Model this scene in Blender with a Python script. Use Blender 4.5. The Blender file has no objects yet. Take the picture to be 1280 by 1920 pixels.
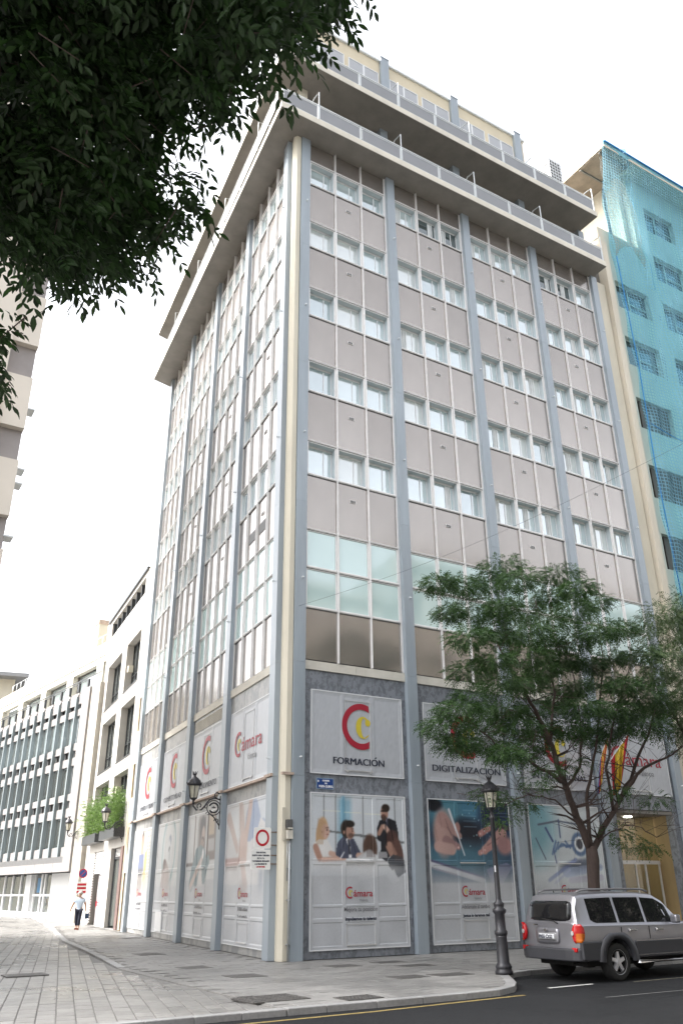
import bpy, bmesh, math, random
import numpy as np
from mathutils import Vector, Matrix, Euler
R = math.radians
random.seed(11); RNG = np.random.default_rng(11)
scene = bpy.context.scene
COL = scene.collection
# ---------------------------------------------------------------- camera, light, exposure
cam_d = bpy.data.cameras.new('camera'); cam = bpy.data.objects.new('camera', cam_d); COL.objects.link(cam)
YAW, PITCH, ROLL = 0.547, 0.4279, -0.0091
fw = Vector((math.sin(YAW)*math.cos(PITCH), math.cos(YAW)*math.cos(PITCH), math.sin(PITCH)))
rt0 = Vector((math.cos(YAW), -math.sin(YAW), 0)); up0 = rt0.cross(fw)
rt = math.cos(ROLL)*rt0 + math.sin(ROLL)*up0; up = -math.sin(ROLL)*rt0 + math.cos(ROLL)*up0
CAM = Vector((-12.317, -22.657, 1.796))
cam.matrix_world = Matrix(((rt.x, up.x, -fw.x, CAM.x), (rt.y, up.y, -fw.y, CAM.y), (rt.z, up.z, -fw.z, CAM.z), (0, 0, 0, 1)))
cam_d.sensor_fit = 'VERTICAL'; cam_d.sensor_height = 24.0; cam_d.lens = 1547.65/1920*24.0
cam_d.clip_start = 0.05; cam_d.clip_end = 1500
scene.camera = cam
scene.render.resolution_x = 682; scene.render.resolution_y = 1024
SUN_EL, SUN_AZ = 48.0, -62.0          # azimuth from +Y towards +X
world = bpy.data.worlds.new('World'); scene.world = world; world.use_nodes = True
wn = world.node_tree; wn.nodes.clear()
sky = wn.nodes.new('ShaderNodeTexSky'); sky.sky_type = 'NISHITA'; sky.sun_disc = False
sky.sun_elevation = R(SUN_EL); sky.sun_rotation = R(SUN_AZ)
sky.air_density = 1.0; sky.dust_density = 6.0; sky.ozone_density = 1.0
hs = wn.nodes.new('ShaderNodeHueSaturation'); hs.inputs['Saturation'].default_value = 0.22
bg = wn.nodes.new('ShaderNodeBackground'); bg.inputs[1].default_value = 0.15
wo = wn.nodes.new('ShaderNodeOutputWorld')
wn.links.new(sky.outputs[0], hs.inputs['Color']); wn.links.new(hs.outputs[0], bg.inputs[0]); wn.links.new(bg.outputs[0], wo.inputs[0])
sun_d = bpy.data.lights.new('sun', 'SUN'); sun_d.energy = 0.9; sun_d.angle = R(14); sun_d.color = (1.0, 0.96, 0.9)
sun = bpy.data.objects.new('sun', sun_d); COL.objects.link(sun)
sd = Vector((math.sin(R(SUN_AZ))*math.cos(R(SUN_EL)), math.cos(R(SUN_AZ))*math.cos(R(SUN_EL)), math.sin(R(SUN_EL))))
sun.rotation_euler = (-sd).to_track_quat('-Z', 'Y').to_euler(); sun.location = (0, 0, 60)
vs = scene.view_settings; vs.view_transform = 'Standard'; vs.look = 'None'; vs.gamma = 1; vs.use_curve_mapping = False
vs.exposure = 2.05
scene.cycles.max_bounces = 8; scene.cycles.transparent_max_bounces = 16
# ---------------------------------------------------------------- materials
MATS = {}
def srgb(r, g, b):
    f = lambda c: c/12.92 if c <= 0.04045 else ((c+0.055)/1.055)**2.4
    return (f(r/255), f(g/255), f(b/255))
def mat(name, col, rough=0.6, metal=0.0, var=0.12, scale=3.0, bump=0.0, bscale=40.0, bdet=6, spec=0.5, streak=0.0, ior=None, orand=0.0):
    if name in MATS: return MATS[name]
    m = bpy.data.materials.new(name); m.use_nodes = True; nt = m.node_tree
    b = nt.nodes['Principled BSDF']; b.inputs['Roughness'].default_value = rough; b.inputs['Metallic'].default_value = metal
    b.inputs['Specular IOR Level'].default_value = spec
    if ior: b.inputs['IOR'].default_value = ior
    tc = nt.nodes.new('ShaderNodeTexCoord')
    if var > 0:
        n = nt.nodes.new('ShaderNodeTexNoise'); n.inputs['Scale'].default_value = scale; n.inputs['Detail'].default_value = 7
        n.inputs['Roughness'].default_value = 0.65
        mp = nt.nodes.new('ShaderNodeMapping'); nt.links.new(tc.outputs['Object'], mp.inputs[0])
        if streak: mp.inputs['Scale'].default_value = (1, 1, streak)
        nt.links.new(mp.outputs[0], n.inputs['Vector'])
        cr = nt.nodes.new('ShaderNodeValToRGB')
        cr.color_ramp.elements[0].position = 0.28; cr.color_ramp.elements[1].position = 0.72
        cr.color_ramp.elements[0].color = (*[c*(1-var) for c in col], 1); cr.color_ramp.elements[1].color = (*[min(1, c*(1+var)) for c in col], 1)
        nt.links.new(n.outputs['Fac'], cr.inputs[0]); nt.links.new(cr.outputs[0], b.inputs['Base Color'])
    else: b.inputs['Base Color'].default_value = (*col, 1)
    if orand and var > 0:
        oi = nt.nodes.new('ShaderNodeObjectInfo'); mr = nt.nodes.new('ShaderNodeMapRange'); mr.inputs[3].default_value = 1-orand; mr.inputs[4].default_value = 1+orand*.5
        mm_ = nt.nodes.new('ShaderNodeMixRGB'); mm_.blend_type = 'MULTIPLY'; mm_.inputs[0].default_value = 1
        nt.links.new(oi.outputs['Random'], mr.inputs[0]); nt.links.new(cr.outputs[0], mm_.inputs[1]); nt.links.new(mr.outputs[0], mm_.inputs[2]); nt.links.new(mm_.outputs[0], b.inputs['Base Color'])
        r2 = nt.nodes.new('ShaderNodeMapRange'); r2.inputs[1].default_value = .3; r2.inputs[2].default_value = .7; r2.inputs[3].default_value = rough-.01; r2.inputs[4].default_value = rough+.02
        nt.links.new(n.outputs['Fac'], r2.inputs[0]); nt.links.new(r2.outputs[0], b.inputs['Roughness'])
    if bump > 0:
        n2 = nt.nodes.new('ShaderNodeTexNoise'); n2.inputs['Scale'].default_value = bscale; n2.inputs['Detail'].default_value = bdet
        nt.links.new(tc.outputs['Object'], n2.inputs['Vector'])
        bp = nt.nodes.new('ShaderNodeBump'); bp.inputs['Strength'].default_value = bump; bp.inputs['Distance'].default_value = 0.02
        nt.links.new(n2.outputs['Fac'], bp.inputs['Height']); nt.links.new(bp.outputs[0], b.inputs['Normal'])
    MATS[name] = m; return m
PIER = mat('pier_blue_grey_paint', (0.29, 0.335, 0.375), 0.30, 0.0, 0.13, 2.2, 0.04, 6, spec=0.8, streak=0.10, orand=.06)
CREAM = mat('cream_render', (0.60, 0.56, 0.46), 0.8, 0, 0.10, 0.9, 0.15, 60, streak=0.3)
ALU = mat('aluminium_frame', (0.78, 0.77, 0.76), 0.4, 0.15, 0.06, 2)
REVEAL = mat('window_reveal', (0.52, 0.58, 0.60), 0.4, 0.0, 0.05, 2)
WHITEF = mat('white_frame', (0.72, 0.73, 0.74), 0.4, 0.0, 0.04, 2)
PANEL = mat('bronze_spandrel', (0.40, 0.366, 0.338), 0.19, 0.74, 0.11, 0.8, 0.12, 0.8, 0, streak=0.35, orand=.09)
CONC = mat('soffit_concrete', (0.225, 0.21, 0.19), 0.85, 0, 0.16, 1.1, 0.2, 30)
FASCIA = mat('fascia_cream', (0.66, 0.62, 0.53), 0.75, 0, 0.10, 1.5, 0.1, 40)
RAILP = mat('railing_sheet', (0.25, 0.255, 0.265), 0.45, 0.2, 0.07, 0.8)
RAILM = mat('railing_metal', (0.72, 0.75, 0.76), 0.4, 0.1, 0.05, 3)
DARK = mat('dark_void', (0.03, 0.03, 0.032), 0.6, 0, 0.2, 2)
VENT_SHADE = mat('vent_and_shade_dark', (0.10, 0.10, 0.10), 0.5, 0, 0.2, 8)
LIMEST = mat('limestone', (0.60, 0.57, 0.50), 0.75, 0, 0.14, 1.6, 0.12, 30)
TRIMRED = mat('weathered_ledge', (0.42, 0.33, 0.27), 0.8, 0, 0.25, 5)
def marble(name, c1, c2, sc):
    m = bpy.data.materials.new(name); m.use_nodes = True; nt = m.node_tree; b = nt.nodes['Principled BSDF']; b.inputs['Roughness'].default_value = 0.38
    tc = nt.nodes.new('ShaderNodeTexCoord'); mp = nt.nodes.new('ShaderNodeMapping'); mp.inputs['Scale'].default_value = (1, 1, 0.6)
    n = nt.nodes.new('ShaderNodeTexNoise'); n.inputs['Scale'].default_value = sc; n.inputs['Detail'].default_value = 10; n.inputs['Roughness'].default_value = 0.75; n.inputs['Distortion'].default_value = 0.4
    n3 = nt.nodes.new('ShaderNodeTexNoise'); n3.inputs['Scale'].default_value = 0.6; n3.inputs['Detail'].default_value = 2
    cr = nt.nodes.new('ShaderNodeValToRGB'); cr.color_ramp.elements[0].position = 0.35; cr.color_ramp.elements[1].position = 0.7
    cr.color_ramp.elements[0].color = (*c1, 1); cr.color_ramp.elements[1].color = (*c2, 1)
    e = cr.color_ramp.elements.new(0.505); e.color = (*[x*1.12 for x in c2], 1); e2 = cr.color_ramp.elements.new(0.49); e2.color = (*[(x+y)/2 for x, y in zip(c1, c2)], 1)
    mx = nt.nodes.new('ShaderNodeMixRGB'); mx.blend_type = 'MULTIPLY'; mx.inputs[0].default_value = 0.5
    nt.links.new(tc.outputs['Object'], mp.inputs[0]); nt.links.new(mp.outputs[0], n.inputs['Vector']); nt.links.new(tc.outputs['Object'], n3.inputs['Vector'])
    nt.links.new(n.outputs['Fac'], cr.inputs[0]); nt.links.new(cr.outputs[0], mx.inputs[1]); nt.links.new(n3.outputs['Fac'], mx.inputs[2]); nt.links.new(mx.outputs[0], b.inputs['Base Color'])
    MATS[name] = m; return m
MARB = marble('blue_grey_marble', (0.16, 0.175, 0.20), (0.27, 0.29, 0.325), 6.0)
MARBL = marble('pale_grey_marble', (0.30, 0.31, 0.32), (0.46, 0.455, 0.44), 2.2)
def glassmat(name, tint, refl=0.35, rough=0.02, wob=0.03, bscale=0.7, var=0.1):
    m = bpy.data.materials.new(name); m.use_nodes = True; nt = m.node_tree; nt.nodes.remove(nt.nodes['Principled BSDF'])
    out = nt.nodes['Material Output']; g = nt.nodes.new('ShaderNodeBsdfGlossy'); g.inputs['Roughness'].default_value = rough; g.inputs['Color'].default_value = (0.95, 0.98, 1, 1)
    d = nt.nodes.new('ShaderNodeBsdfDiffuse'); fr = nt.nodes.new('ShaderNodeFresnel'); fr.inputs['IOR'].default_value = 1.55
    ad = nt.nodes.new('ShaderNodeMath'); ad.operation = 'ADD'; ad.inputs[1].default_value = refl; ad.use_clamp = True
    tc = nt.nodes.new('ShaderNodeTexCoord'); n = nt.nodes.new('ShaderNodeTexNoise'); n.inputs['Scale'].default_value = bscale; n.inputs['Detail'].default_value = 1
    cr = nt.nodes.new('ShaderNodeValToRGB'); cr.color_ramp.elements[0].color = (*[c*(1-var) for c in tint], 1); cr.color_ramp.elements[1].color = (*[min(1, c*(1+var)) for c in tint], 1)
    bp = nt.nodes.new('ShaderNodeBump'); bp.inputs['Strength'].default_value = wob; bp.inputs['Distance'].default_value = 0.2
    mx = nt.nodes.new('ShaderNodeMixShader')
    L = nt.links; L.new(tc.outputs['Object'], n.inputs['Vector']); L.new(n.outputs['Fac'], cr.inputs[0]); L.new(cr.outputs[0], d.inputs['Color'])
    L.new(n.outputs['Fac'], bp.inputs['Height']); L.new(bp.outputs[0], g.inputs['Normal']); L.new(bp.outputs[0], fr.inputs['Normal'])
    L.new(fr.outputs[0], ad.inputs[0]); L.new(ad.outputs[0], mx.inputs[0]); L.new(d.outputs[0], mx.inputs[1]); L.new(g.outputs[0], mx.inputs[2]); L.new(mx.outputs[0], out.inputs[0])
    MATS[name] = m; return m
GLASS = glassmat('office_glass_pale', (0.50, 0.60, 0.61), 0.38)
GLASS2 = glassmat('office_glass_blind', (0.62, 0.66, 0.64), 0.30)
GLASS3 = glassmat('office_glass_dim', (0.33, 0.42, 0.43), 0.36)
GLASSD = glassmat('office_glass_dark', (0.06, 0.08, 0.08), 0.12)
GLASSG = glassmat('frosted_green_glass', (0.52, 0.68, 0.66), 0.12, 0.06)
GLASSB = glassmat('street_glass', (0.12, 0.13, 0.12), 0.15)
GLASSL = glassmat('lantern_glass', (0.50, 0.48, 0.38), 0.08, 0.15)
CARG = glassmat('car_glass', (0.012, 0.012, 0.013), -0.02, 0.01, 0.0)
# ---------------------------------------------------------------- object helpers
def tag(o, label=None, cat=None, group=None, kind=None):
    if label: o['label'] = label
    if cat: o['category'] = cat
    if group: o['group'] = group
    if kind: o['kind'] = kind
    return o
def empty(name, loc, label, cat, group=None, rz=0.0):
    o = bpy.data.objects.new(name, None); COL.objects.link(o); o.location = loc; o.rotation_euler = (0, 0, rz); o.empty_display_size = 0.3
    return tag(o, label, cat, group)
class Frame:
    """wall-aligned coordinates: u along the wall, o outward, z up"""
    def __init__(s, ox, oy, dx, dy, nx, ny):
        s.o = (ox, oy); s.d = (dx, dy); s.n = (nx, ny); s.det = dx*ny - dy*nx
        s.rot = math.atan2(nx, -ny)      # rotation that sends local +y inward
        s.read = 1 if s.det < 0 else -1  # reading direction along u
    def p(s, u, o, z): return (s.o[0]+u*s.d[0]+o*s.n[0], s.o[1]+u*s.d[1]+o*s.n[1], z)
FW = Frame(0, 0, 1, 0, 0, 1)             # plain world: u=x, o=y
ang = R(-6.43588)
FR = Frame(0, 0, 1, 0, 0, -1)
FL = Frame(-0.6584, 0, -math.sin(ang), math.cos(ang), -math.cos(ang), -math.sin(ang))
_a2 = R(-6.5)
FN = Frame(3.3208, 35.276, math.sin(_a2), math.cos(_a2), -math.cos(_a2), math.sin(_a2))
class MB:
    def __init__(s, fr=FW): s.v = []; s.f = []; s.mi = []; s.fr = fr; s.m = 0; s.sm = []
    def pt(s, u, o, z): s.v.append(s.fr.p(u, o, z)); return len(s.v)-1
    def face(s, ids, smooth=False):
        ids = list(ids)
        if s.fr.det < 0: ids = ids[::-1]
        s.f.append(ids); s.mi.append(s.m); s.sm.append(smooth); return s
    def box(s, u0, u1, o0, o1, z0, z1):
        if u0 > u1: u0, u1 = u1, u0
        if o0 > o1: o0, o1 = o1, o0
        if z0 > z1: z0, z1 = z1, z0
        i = len(s.v)
        for z in (z0, z1):
            for a, b in ((u0, o0), (u1, o0), (u1, o1), (u0, o1)): s.pt(a, b, z)
        for q in ((3, 2, 1, 0), (4, 5, 6, 7), (0, 1, 5, 4), (1, 2, 6, 5), (2, 3, 7, 6), (3, 0, 4, 7)): s.face([i+k for k in q])
        return s
    def prism(s, pts, z0, z1):
        i = len(s.v); n = len(pts)
        ar = sum(pts[k][0]*pts[(k+1) % n][1]-pts[(k+1) % n][0]*pts[k][1] for k in range(n))
        if ar < 0: pts = pts[::-1]
        for z in (z0, z1):
            for a, b in pts: s.pt(a, b, z)
        s.face(range(i+n-1, i-1, -1)); s.face(range(i+n, i+2*n))
        for k in range(n): s.face([i+k, i+(k+1) % n, i+n+(k+1) % n, i+n+k])
        return s
    def plate(s, pts, o0, o1):
        """polygon drawn in (u,z) extruded along o"""
        i = len(s.v); n = len(pts)
        ar = sum(pts[k][0]*pts[(k+1) % n][1]-pts[(k+1) % n][0]*pts[k][1] for k in range(n))
        if ar > 0: pts = pts[::-1]
        if o0 > o1: o0, o1 = o1, o0
        for o in (o0, o1):
            for a, b in pts: s.pt(a, o, b)
        s.face(range(i+n-1, i-1, -1)); s.face(range(i+n, i+2*n))
        for k in range(n): s.face([i+k, i+(k+1) % n, i+n+(k+1) % n, i+n+k])
        return s
    def tube(s, pts, rad, sides=8, caps=True):
        P = [Vector(s.fr.p(*p)) for p in pts]; rr = rad if isinstance(rad, (list, tuple)) else [rad]*len(P)
        rings = []; ref = None
        for k, p in enumerate(P):
            t = (P[min(k+1, len(P)-1)]-P[max(k-1, 0)])
            if t.length < 1e-7: t = Vector((0, 0, 1))
            t.normalize()
            if ref is None: ref = Vector((1, 0, 0)) if abs(t.x) < 0.8 else Vector((0, 1, 0))
            a = t.cross(ref)
            if a.length < 1e-5: a = t.cross(Vector((0, 1, 0.3)))
            a.normalize(); b = t.cross(a); ref = b.cross(t) if False else ref
            i = len(s.v)
            for j in range(sides):
                th = 2*math.pi*j/sides; q = p + (a*math.cos(th)+b*math.sin(th))*rr[k]; s.v.append(tuple(q))
            rings.append(i)
        for k in range(len(rings)-1):
            A, B = rings[k], rings[k+1]
            for j in range(sides):
                s.f.append([A+j, A+(j+1) % sides, B+(j+1) % sides, B+j]); s.mi.append(s.m); s.sm.append(True)
        if caps:
            s.f.append([rings[0]+j for j in range(sides)][::-1]); s.mi.append(s.m); s.sm.append(False)
            s.f.append([rings[-1]+j for j in range(sides)]); s.mi.append(s.m); s.sm.append(False)
        return s
    def lathe(s, u, o, prof, sides=20, smooth=True):
        c = s.fr.p(u, o, 0); rings = []
        for r, z in prof:
            i = len(s.v)
            for j in range(sides):
                th = 2*math.pi*j/sides; s.v.append((c[0]+r*math.cos(th), c[1]+r*math.sin(th), z))
            rings.append(i)
        for A, B in zip(rings, rings[1:]):
            for j in range(sides): s.f.append([A+j, A+(j+1) % sides, B+(j+1) % sides, B+j]); s.mi.append(s.m); s.sm.append(smooth)
        s.f.append([rings[0]+j for j in range(sides)][::-1]); s.mi.append(s.m); s.sm.append(False)
        s.f.append([rings[-1]+j for j in range(sides)]); s.mi.append(s.m); s.sm.append(False)
        return s
    def build(s, name, mats, parent=None, bevel=0.0):
        me = bpy.data.meshes.new(name)
        V = s.v; org = None
        if parent is not None:
            w = Vector((0, 0, 0)); q = parent
            while q is not None: w += q.location; q = q.parent
        else:
            vs_ = np.array(V); lo = vs_.min(0); hi = vs_.max(0); w = Vector(((lo[0]+hi[0])/2, (lo[1]+hi[1])/2, lo[2])); org = w
        V = [(a-w.x, b-w.y, c-w.z) for a, b, c in V]
        me.from_pydata(V, [], s.f)
        for m in (mats if isinstance(mats, (list, tuple)) else [mats]): me.materials.append(m)
        me.polygons.foreach_set('material_index', s.mi); me.polygons.foreach_set('use_smooth', s.sm); me.update()
        o = bpy.data.objects.new(name, me); COL.objects.link(o)
        if parent is not None: o.parent = parent
        else: o.location = org
        if bevel:
            bv = o.modifiers.new('bevel', 'BEVEL'); bv.width = bevel; bv.segments = 2; bv.limit_method = 'ANGLE'
        return o
def unit_box(name, du, do, dz, m, inner=None):
    """shared mesh, centred; local x along wall, +y inward"""
    mb = MB(FW); mb.box(-du/2, du/2, -do/2, do/2, -dz/2, dz/2)
    me = bpy.data.meshes.new(name); me.from_pydata(mb.v, [], mb.f); me.materials.append(m); me.update(); return me
def inst(me, name, fr, u, o, z, parent, ploc=(0, 0, 0)):
    ob = bpy.data.objects.new(name, me); COL.objects.link(ob)
    ob.parent = parent; p = fr.p(u, o, z); ob.location = (p[0]-ploc[0], p[1]-ploc[1], p[2]-ploc[2]); ob.rotation_euler = (0, 0, fr.rot)
    return ob
def text_mesh(body, size, bold=0.0, shear=0.0, align='CENTER'):
    cu = bpy.data.curves.new('t', 'FONT'); cu.body = body; cu.size = size; cu.align_x = align; cu.offset = bold; cu.shear = shear; cu.resolution_u = 3
    o = bpy.data.objects.new('t', cu); COL.objects.link(o); dg = bpy.context.evaluated_depsgraph_get(); dg.update()
    me = bpy.data.meshes.new_from_object(o.evaluated_get(dg)); COL.objects.unlink(o); bpy.data.objects.remove(o); return me
def text(fr, body, u, o, z, height, m, parent, name='lettering', width=None, bold=0.0, ploc=(0, 0, 0), back=None):
    """z = baseline; height of capitals; centred on u; facing out of the wall"""
    acc = None
    if 'Ó' in body:
        i = body.index('Ó'); w0 = text_mesh(body[:i]+'I', height/0.7, bold, 0, 'LEFT'); w1 = text_mesh(body[:i].replace('Ó', 'O')+'O', height/0.7, bold, 0, 'LEFT'); wt = text_mesh(body.replace('Ó', 'O'), height/0.7, bold, 0, 'LEFT')
        mx_ = lambda q: max(v.co.x for v in q.vertices)
        acc = ((mx_(w1)-height*.40)/mx_(wt)-.5); body = body.replace('Ó', 'O')
    me = text_mesh(body, height/0.7, bold)
    n = len(me.vertices); co = np.zeros(n*3); me.vertices.foreach_get('co', co); co = co.reshape(-1, 3)
    if n == 0: return None
    cx = (co[:, 0].min()+co[:, 0].max())/2; co[:, 0] -= cx
    if width: co[:, 0] *= width/(co[:, 0].max()-co[:, 0].min())
    out = [fr.p(u+fr.read*a, o, z+b) for a, b, c in co]
    out = np.array(out)-np.array(ploc)
    me.vertices.foreach_set('co', out.ravel()); me.materials.clear(); me.materials.append(m); me.update()
    ob = bpy.data.objects.new(name, me); COL.objects.link(ob); ob.parent = parent
    if acc is not None:
        tw = width or 1; c = acc*tw; mb = MB(fr); h = height
        mb.plate([(u+fr.read*(c-.10*h), z+1.12*h), (u+fr.read*(c+.06*h), z+1.12*h), (u+fr.read*(c+.26*h), z+1.36*h), (u+fr.read*(c+.04*h), z+1.36*h)], o-.002, o+.001)
        mb.build('accent', m, parent)
    return ob
# ================================================================= ground
GZ = -0.10
def noise_ground(name, c1, c2, rough, scale, bump, wet=False):
    m = bpy.data.materials.new(name); m.use_nodes = True; nt = m.node_tree; b = nt.nodes['Principled BSDF']; L = nt.links
    tc = nt.nodes.new('ShaderNodeTexCoord'); n = nt.nodes.new('ShaderNodeTexNoise'); n.inputs['Scale'].default_value = scale; n.inputs['Detail'].default_value = 8; n.inputs['Roughness'].default_value = 0.7
    nb = nt.nodes.new('ShaderNodeTexNoise'); nb.inputs['Scale'].default_value = 0.35; nb.inputs['Detail'].default_value = 5; nb.inputs['Distortion'].default_value = 0.6
    cr = nt.nodes.new('ShaderNodeValToRGB'); cr.color_ramp.elements[0].position = 0.3; cr.color_ramp.elements[1].position = 0.7
    cr.color_ramp.elements[0].color = (*c1, 1); cr.color_ramp.elements[1].color = (*c2, 1)
    cr2 = nt.nodes.new('ShaderNodeValToRGB'); cr2.color_ramp.elements[0].position = 0.35; cr2.color_ramp.elements[0].color = (0.62, 0.62, 0.62, 1); cr2.color_ramp.elements[1].position = 0.62; cr2.color_ramp.elements[1].color = (1, 1, 1, 1)
    mx = nt.nodes.new('ShaderNodeMixRGB'); mx.blend_type = 'MULTIPLY'; mx.inputs[0].default_value = 0.8
    oi = nt.nodes.new('ShaderNodeObjectInfo'); mr = nt.nodes.new('ShaderNodeMapRange'); mr.inputs[3].default_value = 0.82; mr.inputs[4].default_value = 1.12
    mx2 = nt.nodes.new('ShaderNodeMixRGB'); mx2.blend_type = 'MULTIPLY'; mx2.inputs[0].default_value = 1
    L.new(tc.outputs['Object'] if not wet else nt.nodes.new('ShaderNodeNewGeometry').outputs['Position'], n.inputs['Vector'])
    geo = nt.nodes.new('ShaderNodeNewGeometry'); L.new(geo.outputs['Position'], nb.inputs['Vector'])
    L.new(n.outputs['Fac'], cr.inputs[0]); L.new(nb.outputs['Fac'], cr2.inputs[0]); L.new(cr.outputs[0], mx.inputs[1]); L.new(cr2.outputs[0], mx.inputs[2])
    L.new(oi.outputs['Random'], mr.inputs[0]); L.new(mx.outputs[0], mx2.inputs[1]); L.new(mr.outputs[0], mx2.inputs[2]); L.new(mx2.outputs[0], b.inputs['Base Color'])
    rr = nt.nodes.new('ShaderNodeMapRange'); rr.inputs[1].default_value = 0.35; rr.inputs[2].default_value = 0.65; rr.inputs[3].default_value = rough-0.22; rr.inputs[4].default_value = rough+0.1
    L.new(nb.outputs['Fac'], rr.inputs[0]); L.new(rr.outputs[0], b.inputs['Roughness'])
    bp = nt.nodes.new('ShaderNodeBump'); bp.inputs['Strength'].default_value = bump; bp.inputs['Distance'].default_value = 0.02
    n4 = nt.nodes.new('ShaderNodeTexNoise'); n4.inputs['Scale'].default_value = 60; n4.inputs['Detail'].default_value = 4; L.new(geo.outputs['Position'], n4.inputs['Vector'])
    L.new(n4.outputs['Fac'], bp.inputs['Height']); L.new(bp.outputs[0], b.inputs['Normal'])
    if name == 'asphalt': b.inputs['Specular IOR Level'].default_value = 0.15
    MATS[name] = m; return m
ASPH = noise_ground('asphalt', (0.016, 0.017, 0.019), (0.028, 0.029, 0.031), 0.9, 30, 0.5, True)
STONE = noise_ground('paving_stone', (0.20, 0.195, 0.185), (0.30, 0.292, 0.28), 0.55, 6, 0.25, True)
JOINT = noise_ground('paving_joint', (0.19, 0.185, 0.175), (0.27, 0.262, 0.25), 0.8, 10, 0.3, True)
LANE = noise_ground('lane_stone', (0.20, 0.192, 0.18), (0.29, 0.28, 0.265), 0.42, 5, 0.2, True)
KERB = noise_ground('kerb_granite', (0.26, 0.26, 0.26), (0.38, 0.375, 0.37), 0.6, 14, 0.3, True)
IRON = mat('cast_iron_cover', (0.13, 0.125, 0.12), 0.55, 0.4, 0.25, 12, 0.3, 80)
def sheet(name, pts, z, m):
    mb = MB(); i = 0
    ar = sum(pts[k][0]*pts[(k+1) % len(pts)][1]-pts[(k+1) % len(pts)][0]*pts[k][1] for k in range(len(pts)))
    if ar < 0: pts = pts[::-1]
    for a, b in pts: mb.pt(a, b, z)
    mb.face(range(len(pts))); o = mb.build(name, m); return tag(o, kind='structure')
sheet('ground', [(-400, -400), (400, -400), (400, 500), (-400, 500)], GZ-0.03, ASPH)
sheet('road', [(-120, -17.5), (160, -17.5), (160, -5.0), (-120, -5.0)], GZ, ASPH)
LANEPATH = [(-4.95, -8.7), (-4.8, 0.9), (-4.35, 3.7), (-3.6, 8.8), (-2.85, 14.2), (-1.5, 21), (-0.4, 26.2), (1.2, 35), (3.0, 46), (7.0, 75), (12, 120)]
KERBPATH = [(-4.95, -8.72), (-4.2, -8.72), (-3.2, -8.74), (-2.2, -8.72), (-1.2, -8.7), (-0.3, -8.62), (0.35, -8.3), (0.85, -7.8), (1.3, -7.2), (1.75, -6.55), (2.3, -6.12), (3.0, -5.92), (4, -5.9)] + [(4+k, -5.9) for k in range(1, 22)]
side = [(x_-.02, y_+.035) for x_, y_ in KERBPATH] + [(160, -5.9), (160, 120), (12, 120)] + LANEPATH[::-1][1:-1]
def prism_obj(name, pts, z0, z1, m):
    mb = MB(); mb.prism(pts, z0, z1); o = mb.build(name, m); return tag(o, kind='structure')
pave_root = prism_obj('pavement', side, GZ-0.02, -0.014, JOINT)
lane_root = prism_obj('lane', [(-120, -8.75)] + LANEPATH + [(-120, 120)], GZ-0.02, -0.034, JOINT)
far_pave = prism_obj('opposite_pavement', [(-120, -17.5), (160, -17.5), (160, -60), (-120, -60)], GZ-0.02, 0.0, STONE)
# --- paving stones: nearest 300 are parts, the rest one joined part
def inpoly(x, y, P):
    c = False; j = len(P)-1
    for i in range(len(P)):
        if (P[i][1] > y) != (P[j][1] > y) and x < (P[j][0]-P[i][0])*(y-P[i][1])/(P[j][1]-P[i][1])+P[i][0]: c = not c
        j = i
    return c
def lane_x(y):
    for (x0, y0), (x1, y1) in zip(LANEPATH, LANEPATH[1:]):
        if y0 <= y <= y1: return x0+(x1-x0)*(y-y0)/(y1-y0)
    return -4.95
def visible(x, y, z=0.0, mx=60):
    d = Vector((x, y, z))-CAM; f = d.dot(fw)
    if f <= 0: return None
    px = 640+1547.65*d.dot(rt)/f; py = 960-1547.65*d.dot(up)/f
    return (px, py) if -mx < px < 1280+mx and py < 1920+mx else None
def wall_x(y): return -0.74+0.1129*y
stones = []
y = -8.45; row = 0
while y < 30:
    dy = 0.40 if y > 0 else 0.36
    x = -5.2+(0.3 if row % 2 else 0.0); 
    while x < 17:
        cx, cy = x+0.3, y+dy/2
        ok = inpoly(cx, cy, side) and inpoly(cx-0.25, cy-dy/2+0.02, side) and inpoly(cx+0.25, cy-dy/2+0.02, side) and inpoly(cx-0.28, cy+dy/2, side)
        if cy > -0.2 and (cx+0.25 > wall_x(cy) or cy > 30): ok = False
        if cy > -0.2 and cx > -0.6 and cy < 5: ok = False
        if ok:
            v = visible(cx, cy)
            if v: stones.append((Vector((cx, cy, 0))-CAM, cx, cy, 0.6, dy, 0.0, 0.0))
        x += 0.6
    y += dy; row += 1
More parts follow.
